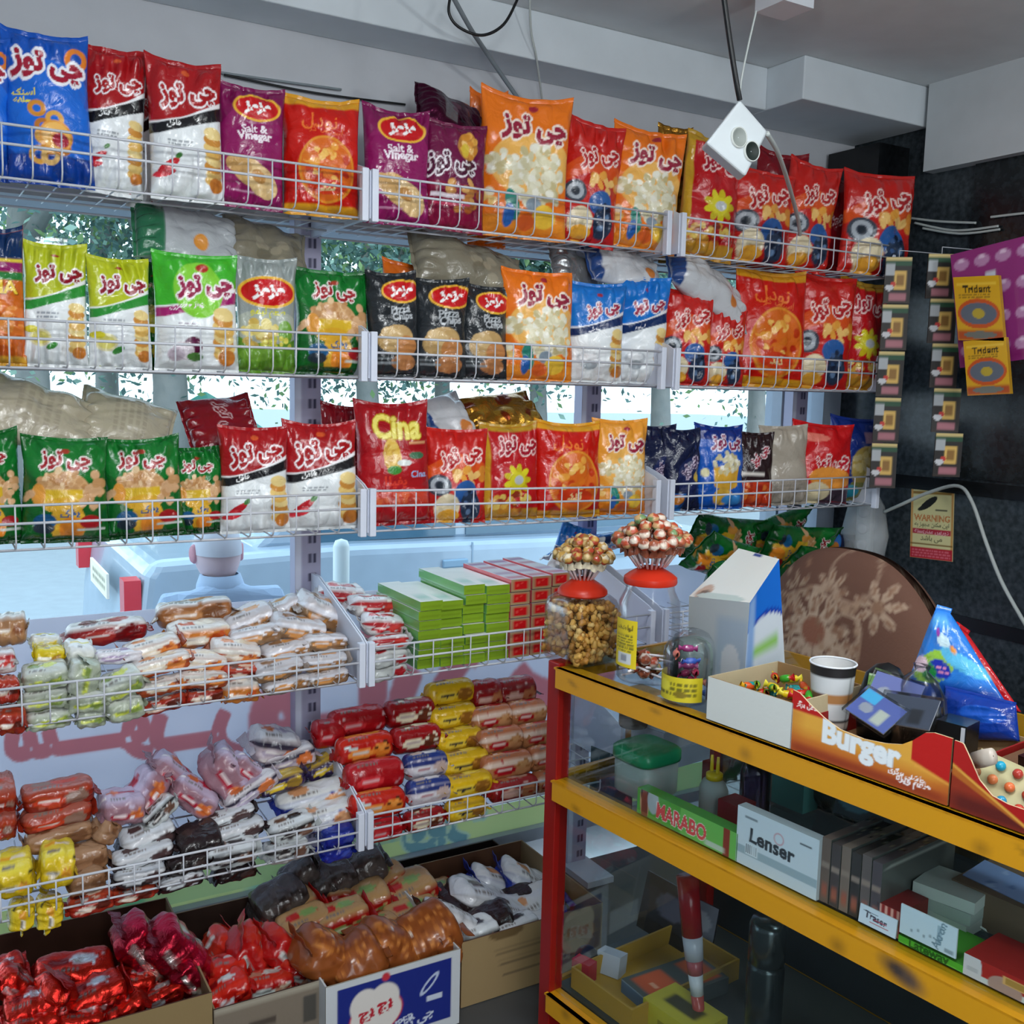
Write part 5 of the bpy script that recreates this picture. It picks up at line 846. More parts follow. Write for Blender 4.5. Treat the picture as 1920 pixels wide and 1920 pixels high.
def bluep(p): p.fill('2a74c8'); p.rect(0, 0, 1, .28, '123c8c', .1); p.ell(.35, .42, .3, .16, '8cb83c', 20); p.ell(.75, .5, .3, .1, '58b0d8', -20); p.ell(.42, .40, .16, .1, '1c2c9c'); p.lines(.32, .36, .54, .44, 2, 'd88ab0'); p.ell(.28, .36, .1, .09, '1f7a3c'); p.ell(.14, .42, .12, .09, 'e0c0cc'); p.ell(.55, .7, .14, .07, 'c8e0e8'); p.ell(.7, .62, .05, .04, 'd88a3c'); p.ell(.45, .78, .05, .05, '8c3c9c'); p.rect(.2, .86, .8, .95, '5aa4d8', .1)
pouch('bright red powder pouch leaning behind the blue pouch', ((1720, 1300, .38), (1915, 1335, .40), (1815, 1190, .40), (1790, 1172, .38)), .03, lambda p: (p.fill('b01820'), p.rect(.3, .4, .9, .6, 'c8ccc8', .1)), '8c1018', 5)
pouch('blue powder pouch with colourful print standing behind the trays', ((1688, 1312, .27), (1908, 1352, .29), (1782, 1150, .31), (1754, 1142, .30)), .05, bluep, '1c58a8', 4)
pouch('dark blue pouch lying low in front of the colourful blue pouch', ((1762, 1385, .24), (1912, 1390, .25), (1905, 1322, .27), (1772, 1290, .26)), .04, lambda p: (p.fill('12348c'), p.ell(.6, .6, .3, .2, '1c50b0')), '0c2468', 6)
# goods in the second tray
q = KF(1800, 1432, .05); t = empty('glue_tube'); put(t, q, -28, 0, 62); tag(t, 'white capped tube lying across the red tray corner', 'tube'); MB().lathe([(.001, 0), (.008, 0), (.009, .03), (.004, .036), (.001, .037)], 18).build('tube_cap', WHITE, t); MB().lathe([(.001, .037), (.012, .037), (.013, .06), (.012, .085), (.001, .086)], 18, sy=.6).build('tube_body', mat('beige_tube', 'b8aca0', .3), t)
q = KF(1880, 1470, .055); t = empty('candy_blister'); put(t, q, 0, -42, 8); tag(t, 'blister card of blue red and orange balls in the chocolate tray', 'candy pack'); painted_box('blister_card', .105, .002, .075, {'front': lambda p: (p.fill('a8a078'), p.rect(.03, .03, .97, .97, 'b4ac84')), '*': '9a926c'}, GLOSS, t, loc=(0, 0, -.0375))
bc = [['c86a3a', 'd0603a', '2a8ab0', 'b83a2c'], ['8c5a3a', 'd07848', 'd06a3c', 'a8402c'], ['1c9cb8', '1c94b4', 'a83a30', 'c86a48']]
for r in range(3):
    for k in range(4): MB().lathe([(.0075 * math.sin(a), -.0075 * math.cos(a)) for a in np.linspace(.01, math.pi - .01, 9)], 14, bc[r][k]).build('candy_ball', mat('candy_shell', None, .25), t, loc=(-.039 + .026 * k, -.006, -.026 + .024 * r))
g = random.Random(4)
for i in range(9):
    t = painted_box('chocolate_piece', .05, .02, .018, {'*': g.choice(['241210', '2e1614', '1c0e0c'])}, GLOSS); bevel(t, .004, 2); put(t, (t2a + .07 + .055 * (i % 3), .10 + .05 * (i // 3), ZT + .055 + .014 * (i // 3)), g.uniform(-30, 30), g.uniform(-15, 15)); tag(t, f'dark chocolate piece in the red tray, {ORD[i // 3]} row from the front, {["left", "middle", "right"][i % 3]}', 'chocolate', 'chocolate pieces in the red tray')
pb = painted_box('cardboard_pad', t2b - t2a - .02, .17, .05, {'*': '6a4a34'}, PAPER); put(pb, ((t2a + t2b) / 2, .08, ZT + .004)); tag(pb, 'brown cardboard pad raising the chocolates in the red tray', 'cardboard')
# ------------------------------------------------------------------ inside the case, glass shelf
ZS_ = ZM
def marabo(p): p.fill('4c9c3c'); p.ell(.75, .5, .3, .4, '6cb454'); p.ell(.08, .62, .05, .16, 'c89878'); p.ell(.08, .86, .045, .08, '1c1614'); p.ell(.08, .3, .035, .2, '7a3a2c'); p.ell(.17, .72, .06, .1, 'a8b4b8'); p.text('MARABO', .46, .46, .50, 'd84a4c', 'f0e4e4', 3, .03, -1, sq=1.3); p.ell(.9, .4, .03, .28, '8c3428'); p.rect(.70, .06, .88, .26, 'b8c8b8', .04)
fbox('display_box', (1196, 1476), (1383, 1580), .022, .03, ZS_, {'front': marabo, '*': '3a7c30'}, 'green display box with red and white lettering inside the case', 'box', res=(120, 50))
def lens(p): p.fill('ccd6de'); p.rect(0, .20, 1, .34, '9caeb8'); p.text('Lenser', .45, .56, .56, '30343c', None, bold=.03, rot=-2); p.ring(.53, .72, .05, .062, 'c88a94'); p.rect(.12, .22, .28, .42, 'd4dce2'); [p.rect(.13 + .024 * i, .24, .139 + .024 * i, .40, '5a646c', .004) for i in range(6)]; p.rect(.10, .84, .26, .88, '7c868e'); p.rect(.78, .80, .92, .83, '5c646c')
fbox('white_box', (1384, 1509), (1536, 1590), .022, .022, ZS_, {'front': lens, '*': 'a8b0b4'}, 'tall white box with dark lettering and barcode inside the case', 'box', res=(90, 90))
q = KF(1314, 1530, .10); gl = empty('glue_bottle'); put(gl, (q[0], .135, ZS_)); gl.scale = (1, 1, .72); tag(gl, 'translucent glue bottle with two yellow nozzles behind the green box', 'bottle')
MB().lathe([(.001, .0), (.03, .0), (.033, .01), (.033, .085), (.026, .105), (.014, .115), (.001, .116)], 24, sy=.7).build('bottle_body', mat('frosted_plastic', 'b0b8b4', .4, transluc=.3), gl); YN = mat('yellow_plastic', 'd0b41c', .35)
MB().lathe([(.001, .112), (.017, .112), (.017, .128), (.012, .132), (.001, .133)], 20).build('cap', YN, gl)
for s in (-1, 1): MB().lathe([(.004, .13), (.0035, .16), (.0028, .178), (.0005, .179)], 12, c=(s * .008, 0, 0)).build('nozzle', YN, gl)
q = KF(1200, 1500, .10); tb = empty('green_tub'); put(tb, (q[0] - .0, .115, ZS_)); tag(tb, 'square clear tub with green lid at the far end of the case', 'tub'); MB().lathe(wall_prof([(.05, 0), (.055, .006), (.056, .075)], .002), 36, pw=5.).build('tub_body', mat('cloudy_plastic', 'a4b4b0', .3, alpha=.55), tb); MB().lathe([(.001, .074), (.058, .074), (.060, .080), (.060, .098), (.054, .104), (.001, .105)], 36, pw=5.).build('lid', mat('green_lid', '1c8a5c', .3, transluc=.2), tb)
q = KF(1138, 1400, .12); cn = empty('canister'); put(cn, (q[0], .20, ZS_)); tag(cn, 'dark smoky canister at the far end of the case', 'canister'); MB().lathe([(.001, 0), (.028, 0), (.028, .09), (.001, .092)], 24).build('clear_stand', CLEAR, cn); MB().lathe([(.001, .092), (.032, .092), (.034, .098), (.034, .15), (.030, .156), (.001, .157)], 26).build('canister_body', mat('smoky_plastic', '4a4440', .25), cn)
fbox('amber_box', (1172, 1388), (1228, 1400), .30, .05, ZS_, {'*': 'b07c30'}, 'amber orange box behind the green lidded tub', 'box', z1=ZS_ + .135)
q = KF(1404, 1470, .20); pb = empty('plastic_bottle'); put(pb, (q[0], .22, ZS_)); tag(pb, 'mauve tinted clear bottle behind the tall white box', 'bottle'); MB().lathe(wall_prof([(.028, 0), (.031, .008), (.031, .09), (.024, .11), (.014, .12)], .001), 22).build('bottle_body', glass('mauve_plastic', (.72, .64, .72), .2, .1), pb); MB().lathe([(.001, .118), (.017, .118), (.017, .14), (.001, .141)], 18).build('cap', mat('mauve_cap', '8c8494', .4), pb)
fbox('teal_box', (1448, 1455), (1508, 1470), .30, .05, ZS_, {'*': '3f7470'}, 'small teal carton at the back of the glass shelf', 'box', z1=ZS_ + .17)
fbox('red_box', (1345, 1530), (1384, 1550), .10, .05, ZS_, {'*': '7c1c24'}, 'dark red box between glue bottle and tall white box', 'box', z1=ZS_ + .062)
q = KF(1560, 1545, .10); mag = empty('magazine'); put(mag, (q[0] + .02, .17, ZS_ + .10), 12, -20); 
painted_box('cover', .12, .004, .08, {'front': lambda p: (p.fill('1c2a2c'), p.ell(.3, .5, .3, .25, '3a6a78'), p.ell(.35, .5, .12, .1, '88a0b0'), p.ell(.8, .6, .3, .2, '2a4a2c')), '*': '20282a'}, GLOSS, mag, (30, 20)); painted_box('sleeve', .126, .008, .086, {'*': 'ffffff'}, BAGP, mag, loc=(0, -.002, -.003)); tag(mag, 'dark teal packet in clear sleeve behind the tall white box', 'packet')
# a row of flat boxes stood on edge
l = KF(1540, 1600, .03); r = KF(1655, 1640, .03); nb = 6
for i in range(nb):
    c = ['6c5c54', '4c4444', '7a6a60', '3c3838', '645a58', '544c50'][i]; w = (r[0] - l[0]) / nb; top = KF(1542, 1568, .03)[2]
    o = painted_box('thin_box', w * .9, .22, (top - ZS_) * (1 - .03 * (i % 2)), {'front': lambda p, c=c: (p.fill(c), p.rect(.1, .55, .9, .62, '8c7a70'), p.rect(.2, .1, .8, .3, '9a5a4a', .1)), 'top': lambda p, c=c: (p.fill(c), p.blobs(.5, .5, .5, 3, 18, .15, ['8c8478', '2c2a2a', '9a8e70'], i)), 'right': lambda p: (p.fill('4c504c'), p.rect(.05, .9, .95, .95, '8c9088')), '*': c}, GLOSS, res=(10, 24)); put(o, (l[0] + w * (i + .5), .03, ZS_)); tag(o, f"thin grey brown box on edge in the case, {ORD[i]} from the tall white box", 'box', 'thin boxes on edge in the case')
def cardp(p): p.fill('c8d4e0'); p.text('Traser', .45, .55, .6, '3a3444', None, bold=.03, rot=-4); p.rect(.4, .42, .75, .47, 'b04a5c'); p.rect(.1, .72, .5, .76, '4a5460'); p.rect(.3, .22, .8, .26, 'b05a64')
def notch(name, label, a, b_, off, paint, h, dep=.003, res=(50, 40)):
    l = KF(a[0], a[1], off); r = KF(b_[0], b_[1], off); o = painted_box(name, r[0] - l[0], dep, l[2] - h, {'front': paint, '*': 'b4bcc0'}, PAPER, None, res); put(o, ((l[0] + r[0]) / 2, off, h), 0, -8); tag(o, label, 'card'); return o
notch('display_card', 'small white card with dark lettering leaning by the thin boxes', (1611, 1694), (1680, 1735), .022, cardp, ZS_ + .002)
fbox('striped_box', (1640, 1755), (1684, 1775), .03, .08, ZS_, {'front': lambda p: (p.fill('8c2420'), [p.rect(.1 + .25 * i, 0, .2 + .25 * i, 1, 'd8a090', .06) for i in range(4)]), '*': '6a1c1a'}, 'small dark red striped box under the white card', 'box', z1=ZS_ + .045)
fbox('silver_box', (1625, 1672), (1690, 1690), .10, .12, ZS_, {'*': '3c403e', 'top': lambda p: (p.fill('4a504a'), p.blobs(.5, .5, .45, .5, 26, .05, ['7c8474', '2c302c', '98a090'], 4))}, 'dark patterned box behind the small white card', 'box', z1=ZS_ + .06)
def lat(p): p.fill('4ca428'); p.rect(.02, .08, .98, .12, '8cd05c'); p.rect(.12, .16, .9, .19, '7cc850'); p.text('Lateway', .48, .42, .62, '1c5410', None, bold=.03, sq=1.1); p.rect(.0, 0, 1, .05, '3a8420')
fbox('green_box', (1685, 1752), (1806, 1812), .024, .10, ZS_, {'front': lat, '*': '3c8420'}, 'bright green box with dark green lettering at the front of the case', 'box', res=(80, 50))
def wcard(p): p.fill('c4d4dc'); [p.rect(.2 + .11 * i, .2 + .1 * (i % 2), .24 + .11 * i, .3 + .1 * (i % 2), '8c9aa4') for i in range(5)]; p.rect(.66, .2, .74, .85, '9ab0bc'); p.text('Akron', .70, .5, .5, '6c8490', None, bold=.02, rot=76); p.rect(.8, .06, .96, .2, '8c9ca4')
cardo = fbox('white_card', (1690, 1694), (1796, 1740), .021, .003, KF(1690, 1749, .021)[2], {'front': wcard, '*': 'b8c4c8'}, 'white paper card standing against the bright green box', 'card', res=(50, 36))
for i, (px, py, rz, ry) in enumerate(((1765, 1705, 12, 20), (1800, 1716, 30, 26), (1820, 1722, 44, 30), (1780, 1735, 20, 14))):
    q = KF(px, py, .15 + .02 * i); o = painted_box('phone_card', .085, .052, .003, {'top': lambda p: (p.fill('b0c4b4'), p.rect(.45, .1, .8, .9, '3a8c3c', .1), p.rect(.05, .1, .35, .3, '98a89c')), '*': 'a8b8ac'}, GLOSS, None, (24, 16), org=(.5, .5, .5)); put(o, q, rz, -28, ry); tag(o, f"pale green and white card fanned behind the green box, {ORD[i]} of the fan", 'card', 'green and white cards fanned in the case')
for i in range(3):
    o = painted_box('card_stack', .10, .09, .02, {'*': ['a8b4ac', '9aa8a0', 'b4c0b8'][i]}, PAPER); put(o, (KF(1780, 1720, .16)[0] + .004 * i, .12, ZS_ + .02 * i + .0005 * i), 4 * i); tag(o, f"pale stack of cards behind the bright green box, {['lowest', 'middle', 'topmost'][i]}", 'card stack', 'card stacks behind the green box')
q = KF(1868, 1700, .2); o = painted_box('blue_booklet', .11, .06, .006, {'top': lambda p: (p.fill('7c98c4'), p.blobs(.5, .5, .4, .6, 8, .07, ['5c7cac', '98b0d4'], 5)), '*': '6c84ac'}, GLOSS, None, (24, 12), org=(.5, .5, 0)); put(o, (q[0], .22, ZS_ + .066), -6, 12); tag(o, 'light blue booklet lying on the brown box in the case', 'booklet')
fbox('brown_box', (1780, 1700), (1960, 1745), .17, .14, ZS_, {'*': '6a5a48'}, 'plain brown box under the light blue booklet', 'box', z1=ZS_ + .064)
def tin(p): p.fill('a4201c'); p.rect(.0, 0, 1, .28, 'c8ccc8'); p.ell(.45, .2, .18, .12, 'a8887c'); p.rect(.42, .42, .70, .80, 'd0a060'); p.rect(.45, .47, .67, .75, 'a8803c'); p.ell(.08, .45, .12, .22, 'c8c4c4'); p.rect(.04, .3, .16, .5, 'b0aeb0', .02)
fbox('red_box', (1808, 1786), (1990, 1880), .024, .10, ZS_, {'front': tin, '*': '8c1c18'}, 'red and white printed box at the near end of the shelf', 'box', res=(80, 40))
q = KF(1910, 1650, .22); o = snack_bag('snack_bag', .13, .11, .03, 'darkred', 660, .5); put(o, (q[0], .36, ZS_ + .066), 0, 0); tag(o, 'dark red packet standing at the back of the case', 'snack bag')
for i, (px, wd, c) in enumerate(((1700, .12, 'a08c60'), (1760, .11, '8c7c58'), (1810, .10, '6c6450'))):
    q = KF(px, 1580, .34); o = painted_box('paper_pad', wd, .05, .135 - .012 * i, {'front': lambda p, c=c: (p.fill(c), p.rect(0, .9, 1, 1, 'b8a880'), p.rect(.1, .8, .5, .86, '5c64a0')), '*': c}, PAPER); put(o, (q[0], .40 + .0 * i, ZS_)); tag(o, f"tan paper pad at the back of the case, {ORD[i]} from the thin boxes", 'paper pad', 'tan paper pads at the back of the case')
for i, (px, py, c) in enumerate(((1620, 1490, '24302c'), (1560, 1500, '1c2420'), (1680, 1500, '20301c'))):
    q = KF(px, py, .34); o = snack_bag('snack_bag', .16, .16, .06, 'darkred', 670 + i, .45, m=mat('dark_wrap_%s' % 'abc'[i], c, .3, bump=.5)); put(o, (q[0], .36, ZS_), 0); tag(o, f"dark green bag standing at the back of the case, {ORD[i]} of three", 'snack bag', 'dark bags at the back of the case')
# ------------------------------------------------------------------ inside the case, base
ZB = .190
q = KF(1428, 1745, .20); th = empty('thermos_flask'); zt = KF(1428, 1728, .2)[2]; put(th, (q[0], .22, ZB)); tag(th, 'tall dark steel thermos flask standing in the lower case', 'flask'); H = zt - ZB
MB().lathe([(.001, 0), (.036, 0), (.038, .006), (.038, H * .66), (.034, H * .70), (.001, H * .71)], 28).build('flask_body', mat('dark_steel', '3c4444', .25, metal=.8), th); MB().lathe([(.034, H * .69), (.0375, H * .70), (.0375, H * .95), (.032, H), (.001, H)], 28).build('cup_lid', mat('lid_steel', '545c5c', .22, metal=.8), th)
q = KF(1310, 1700, .16); ft = empty('toy_rocket'); put(ft, (q[0] + .01, .17, ZB + .02), 0, 0, -10); zt = KF(1300, 1650, .16)[2] - ZB - .02; tag(ft, 'thin red and white striped toy leaning in the lower case', 'toy')
for i, (a, b_, r, c) in enumerate(((0, .2, .012, 'a0443c'), (.2, .34, .014, 'c0c4c8'), (.34, .44, .016, 'a05054'), (.44, .60, .02, 'b8bcc4'), (.60, 1., .022, '98101c'))): MB().lathe([(.001, a * zt), (r, a * zt), (r + .002, b_ * zt), (.001, b_ * zt)], 18, c).build('toy_segment', GLOSS, ft)
tbx = fbox('yellow_carton', (1206, 1870), (1305, 1905), .10, .10, ZB, {'front': lambda p: (p.fill('b8ac2c'), p.rect(.3, .3, .6, .5, '8a8020')), '*': 'a89c24', 'top': lambda p: (p.fill('b4a828'), p.rect(.2, .3, .8, .7, '3c3818', .08))}, 'yellow open topped carton in the lower case', 'box')
gb = fbox('grey_box', (1164, 1838), (1232, 1870), .12, .22, ZB, {'front': lambda p: (p.fill('56708c'), p.rect(0, .9, 1, 1, '8ca0b0')), 'top': lambda p: (p.fill('4c524e'), p.rect(.1, .08, .9, .46, 'c85420', .05), p.rect(.1, .66, .9, .94, 'd05a20', .05), p.rect(.4, .2, .6, .24, 'e0a080')), '*': '444a48'}, 'grey blue box with orange panels on its top', 'box', res=(30, 40)); gb.location.z = 0; 
put(gb, (KF(1200, 1870, .12)[0] - .01, .12, ZB), -6)
cr = empty('yellow_crate'); c1 = KF(1052, 1882, .05); c2 = KF(1180, 1900, .05); put(cr, ((c1[0] + c2[0]) / 2 + .02, .05, ZB)); tag(cr, 'shallow yellow wooden crate of oddments in the lower case', 'crate'); YW = mat('yellow_wood', 'a8822a', .5)
wc = .20
for nm, lo, hi in (('front_slat', (-wc / 2, 0, 0), (wc / 2, .006, .05)), ('back_slat', (-wc / 2, .34, 0), (wc / 2, .346, .05)), ('side_slat', (-wc / 2, .006, 0), (-wc / 2 + .006, .34, .05)), ('side_slat', (wc / 2 - .006, .006, 0), (wc / 2, .34, .05)), ('crate_base', (-wc / 2 + .004, .004, 0), (wc / 2 - .004, .342, .006))): sbox(nm, lo, hi, YW, cr)
def ball(name, label, px, py, off, r, m, cat):
    q = KF(px, py, off); o = MB().lathe([(r * math.sin(a), r - r * math.cos(a)) for a in np.linspace(.01, math.pi - .01, 14)], 22).build(name, m); put(o, (q[0], off, ZB + .008)); tag(o, label, cat); return o
ball('black_ball', 'small black ball in the yellow crate', 1097, 1880, .12, .028, mat('black_rubber', '151516', .5), 'ball')
o = painted_box('white_packet', .06, .04, .05, {'*': 'b4b8c0'}, GLOSS); put(o, (KF(1135, 1880, .14)[0], .14, ZB + .008), 20, -10); tag(o, 'white packet beside the black ball in the yellow crate', 'packet')
o = painted_box('red_packet', .05, .03, .045, {'*': 'b02a34'}, GLOSS); put(o, (KF(1085, 1905, .075)[0], .075, ZB + .008), 12); tag(o, 'red packet at the front of the yellow crate', 'packet')
for i, (px, c) in enumerate(((1365, '1c88b8'), (1400, 'b85a94'), (1440, '2890b0'))):
    q = KF(px, 1905, .08); t = empty('cream_tube'); put(t, (q[0], .08 + .02 * i, ZB + .018), 30 + 12 * i, 0, 84); tag(t, f"white tube with {['blue', 'pink', 'teal'][i]} cap lying in the lower case", 'tube', 'white tubes in the lower case'); MB().lathe([(.001, 0), (.014, 0), (.017, .02), (.016, .09), (.001, .092)], 18, 'c8d0d4').build('tube_body', GLOSS, t); MB().lathe([(.001, -.022), (.012, -.022), (.014, 0), (.001, .001)], 18, c).build('cap', GLOSS, t)
q = KF(1660, 1870, .10); t = empty('clear_bag'); put(t, (q[0], .16, ZB)); tag(t, 'large clear plastic bag slumped in the lower case', 'bag'); MB().lathe(wall_prof([(.09, 0), (.10, .02), (.10, .08), (.08, .13), (.04, .16), (.02, .175)], .001), 26, (1, 1, 1), sy=.7).build('bag_film', BAGP, t); MB().lathe([(.001, .002), (.088, .002), (.09, .05), (.06, .09), (.001, .10)], 22, (.2, .25, .27), sy=.65).build('filling', mat('grey_blue_goods', '7c8a90', .4, bump=.6), t)
q = KF(1110, 1640, DEP - .02); o = painted_box('teal_poster', .16, .002, .18, {'front': lambda p: (p.fill('274a54'), p.ell(.4, .7, .3, .2, '30606a'), p.rect(0, 0, .7, .18, '1c343c', .1)), '*': '20383e'}, PAPER, None, (20, 20)); put(o, (KF(1110, 1640, .30)[0], .30, .30), 8, 0); o.location.z = 0; put(o, (KF(1110, 1600, .40)[0], .46, .38), 4); tag(o, 'dark teal sheet hanging at the far end of the lower case', 'sheet')
for i, (px, py, s) in enumerate(((1225, 1740, .16), (1262, 1715, .13))):
    o = painted_box('magazine', s, .006, s * .9, {'front': lambda p, i=i: (p.fill(['23262e', '7c7c88'][i]), p.ell(.6, .6, .3, .2, ['5c5c6c', 'a8a8b0'][i]), p.rect(0, 0, 1, .25, '14161c', .05)), '*': '2c2c34'}, GLOSS, None, (20, 20)); put(o, (KF(px, py, .34)[0], .36 + .04 * i, ZB + .002), 6 * i, -14); tag(o, ['dark printed magazine leaning in the lower case', 'grey printed magazine leaning behind the dark one'][i], 'magazine')
# clear packs stacked at the far end of the upper shelf
for i in range(3):
    o = painted_box('clear_pack', .10, .16, .045, {'*': ['8c98a8', '9aa4b4', 'a8b4c4'][i]}, mat('silvery_pack', None, .2), None); put(o, (.075, .22, ZS_ + .0455 * i), 3 * i); tag(o, f"silvery grey pack at the far end of the glass shelf, {['lowest', 'middle', 'topmost'][i]}", 'pack', 'silvery packs on the glass shelf')
# ------------------------------------------------------------------ behind the counter: armchair, bags, wall things
Xc = 2.12; FAB = mat('brown_floral_fabric', None, .85, bump=.15, bscale=90)
def floral(p):
    p.fill('6b4a3c')
    def frond(cx, cy, s, n, c, ph):
        for i in range(n):
            a = ph + i * 2 * math.pi / n; p.ell(cx + s * .62 * math.cos(a), cy + s * .62 * math.sin(a) / p.a, s * .42, s * .16, c, math.degrees(a)); p.ell(cx + s * .72 * math.cos(a), cy + s * .72 * math.sin(a) / p.a, s * .2, s * .07, '8a6650', math.degrees(a))
    p.ring(.36, .42, .235, .25, 'a88a72'); frond(.34, .44, .20, 9, 'b8a08a', .3); p.ell(.34, .46, .07, .07, '8c5c48'); frond(.20, .26, .11, 7, 'b49c86', .6); frond(.66, .70, .12, 7, 'b09680', .2); p.ell(.66, .70, .03, .03, '8c6a54'); frond(.46, .16, .09, 6, 'a8907c', 0); p.ring(.5, .86, .12, .13, 'a08470'); p.ring(.12, .5, .10, .115, 'a88a72'); p.ring(.52, .52, .07, .085, 'b09680'); frond(.50, .34, .10, 8, 'b49c86', .4); frond(.08, .42, .09, 6, 'a8907c', .2); frond(.40, .74, .10, 8, 'b09680', .1); p.blobs(.3, .5, .3, .3, 40, .02, ['b49c86', 'a88a72', '8a6650'], 4); frond(.20, .70, .09, 6, 'a08872', .9)
ch = empty('armchair', (Xc + .1, 1.82, 0)); tag(ch, 'brown armchair with cream floral fabric behind the counter', 'armchair')
nu, nv = 90, 60; U, V = np.meshgrid(np.linspace(0, 1, nu), np.linspace(0, 1, nv)); wch = .60; zt = 1.145; zb = .52
topz = zb + (zt - zb) * (1 - .42 * np.clip(abs(U - .42) * 1.75, 0, 1) ** 2.6); Z = zb + V * (topz - zb); dome = ((1 - abs(2 * U - 1) ** 4) * (1 - V ** 6)) ** .5
Ych = 2.10 - U * wch; p = Pt(U, 1 - (zt - Z) / .42, .75); floral(p)
F = np.stack([Xc - .06 * dome + .10 * V ** 2 * .3, Ych, Z], -1); B = np.stack([Xc + .03 + .06 * dome + .03 * V, Ych, Z], -1); mb = MB(); ring = np.concatenate([F, B[:, ::-1][:, 1:-1]], 1) - [Xc + .1, 1.82, 0]
mb.grid(ring, np.concatenate([p.c, p.c[:, ::-1][:, 1:-1]], 1).reshape(-1, 3), 0, True); mb.build('backrest', FAB, ch)
BR = mat('brown_fabric', '5a3c30', .85, bump=.1, bscale=90); bevel(sbox('seat', (-.05, -.30, .26), (.50, .28, .46), BR, ch), .04, 4)
for y in (-.36, .28): bevel(sbox('armrest', (-.06, y, .10), (.48, y + .09, .62), BR, ch), .03, 3)
for x in (-.02, .42):
    for y in (-.30, .24): MB().tube([(x, y, 0), (x, y, .27)], .02, 10).build('leg', mat('dark_wood', '2a1c14', .4), ch)
# green bags and dark packets heaped in the right-hand basket of the fourth row
for i, (x0, x1, y, hp, rt, dy, ds) in enumerate(((1290, 1420, 1010, 50, 8, .26, 'peanut'), (1400, 1510, 998, 56, -14, .28, 'peanut'), (1300, 1400, 1045, 60, 20, .16, 'peanut'), (1430, 1560, 1026, 54, 4, .2, 'peanut'), (1320, 1390, 1085, 60, -10, .1, 'peanut'), (1470, 1570, 1062, 44, 10, .12, 'peanut'), (1530, 1640, 1040, 40, 6, .24, 'navy'))):
    yy = YF + .05 + dy; pm = (x0 + x1) / 2; c = PY(pm, y, yy); L = PY(x1, y, yy)[0] - PY(x0, y, yy)[0]; o = snack_bag('snack_bag', .17, L * .95, .075, ds, 700 + i, .7)
    o.matrix_world = Matrix.Translation(Vector(c)) @ Matrix.Rotation(math.radians(rt), 4, 'Y') @ Matrix.Rotation(math.radians(22 + 9 * (i % 3)), 4, 'X') @ Matrix.Rotation(math.radians(90), 4, 'Y') @ Matrix.Translation((0, 0, -L * .47)); series(o, pm + .01 * y, {'peanut': 'green snack bag', 'navy': 'navy blue packet'}[ds], 'heaped under the window behind the jars', 'snack bag')
# hanging sachet strips
def sachet_paint(seed):
    def f(p): p.fill('1e1816'); p.rect(0, .92, 1, 1, 'd8c080'); p.rect(.0, .80, 1, .93, '1c4a30'); p.rect(.02, .60, .36, .86, 'a8acb0'); p.rect(.36, .30, .82, .70, 'd8b05c', .03); p.rect(.46, .38, .74, .62, '8c6428', .03); p.ell(.34, .42, .1, .09, 'c03028'); p.ell(.2, .34, .16, .12, 'c8c8cc'); p.rect(.2, .06, .85, .22, 'a86a74', .05); p.rect(0, 0, 1, .05, '2a1c14')
    return f
def strip(px, py0, px1, py1, n, X, label, w=.078):
    a = PX(px, py0, X); b_ = PX(px1, py1, X); t = empty('sachet_strip', a); tag(t, label, 'sachet strip', 'hanging coffee sachet strips'); d = (b_ - a) / n
    for i in range(n):
        q = d * i; s = painted_box('sachet', w, .006, np.linalg.norm(d) * .98, {'front': sachet_paint(i), '*': '1c1614'}, PAPER, t, (24, 30), org=(.5, .5, 1)); s.location = q; s.rotation_euler = (R.uniform(-.05, .05), math.atan2(-d[0], -d[2]), -.62 + R.uniform(-.08, .08))
    MB().tube([(0, 0, -.01), (0, .0, .02), (2.945 - X, .0, .03)], .0015, 6).build('hanger', WIRE, t); return t
strip(1686, 482, 1652, 916, 5, 2.62, 'hanging strip of coffee sachets next to the end of the baskets')
strip(1766, 476, 1784, 896, 5, 2.66, 'hanging strip of coffee sachets next to the magenta card')
def mag(p):
    p.fill('8c3274'); p.rect(0, 0, 1, .1, '7a2060', .1)
    for i in range(5):
        for j in range(4): p.ell(.1 + .2 * i, .14 + .25 * j, .075, .06, 'b484ac'); p.ell(.1 + .2 * i, .17 + .25 * j, .03, .02, 'd8bcd4')
    p.rect(.33, .62, .43, .78, 'c8ccd8')
a, b_, c_ = PX(1782, 478, 2.60), PX(1990, 425, 2.60), PX(1800, 690, 2.60)
mc = hexa('bubble_card', [c_, [2.60, b_[1], c_[2] + .03], b_, a, c_ + [.008, 0, 0], [2.608, b_[1], c_[2] + .03], b_ + [.008, 0, 0], a + [.008, 0, 0]], {'front': mag, '*': '6a2458'}, GLOSS, res=(70, 60)); tag(mc, 'magenta display card of bubble packs hanging by the dark wall', 'display card')
def trid(p): p.fill('d0a01c'); p.rect(.06, .86, .94, .90, 'e0b83a'); p.text('Trident', .5, .80, .62, '2c2410', None, bold=.03); p.ell(.5, .42, .46, .3, 'c0521c'); p.ell(.5, .42, .40, .22, '5c6470'); p.ell(.5, .42, .14, .1, 'b09a34'); p.rect(0, 0, 1, .16, 'a8481c', .06); p.ell(.5, .09, .36, .07, '6a6c64'); p.lines(.1, .66, .8, .74, 2, '8a6a1c')
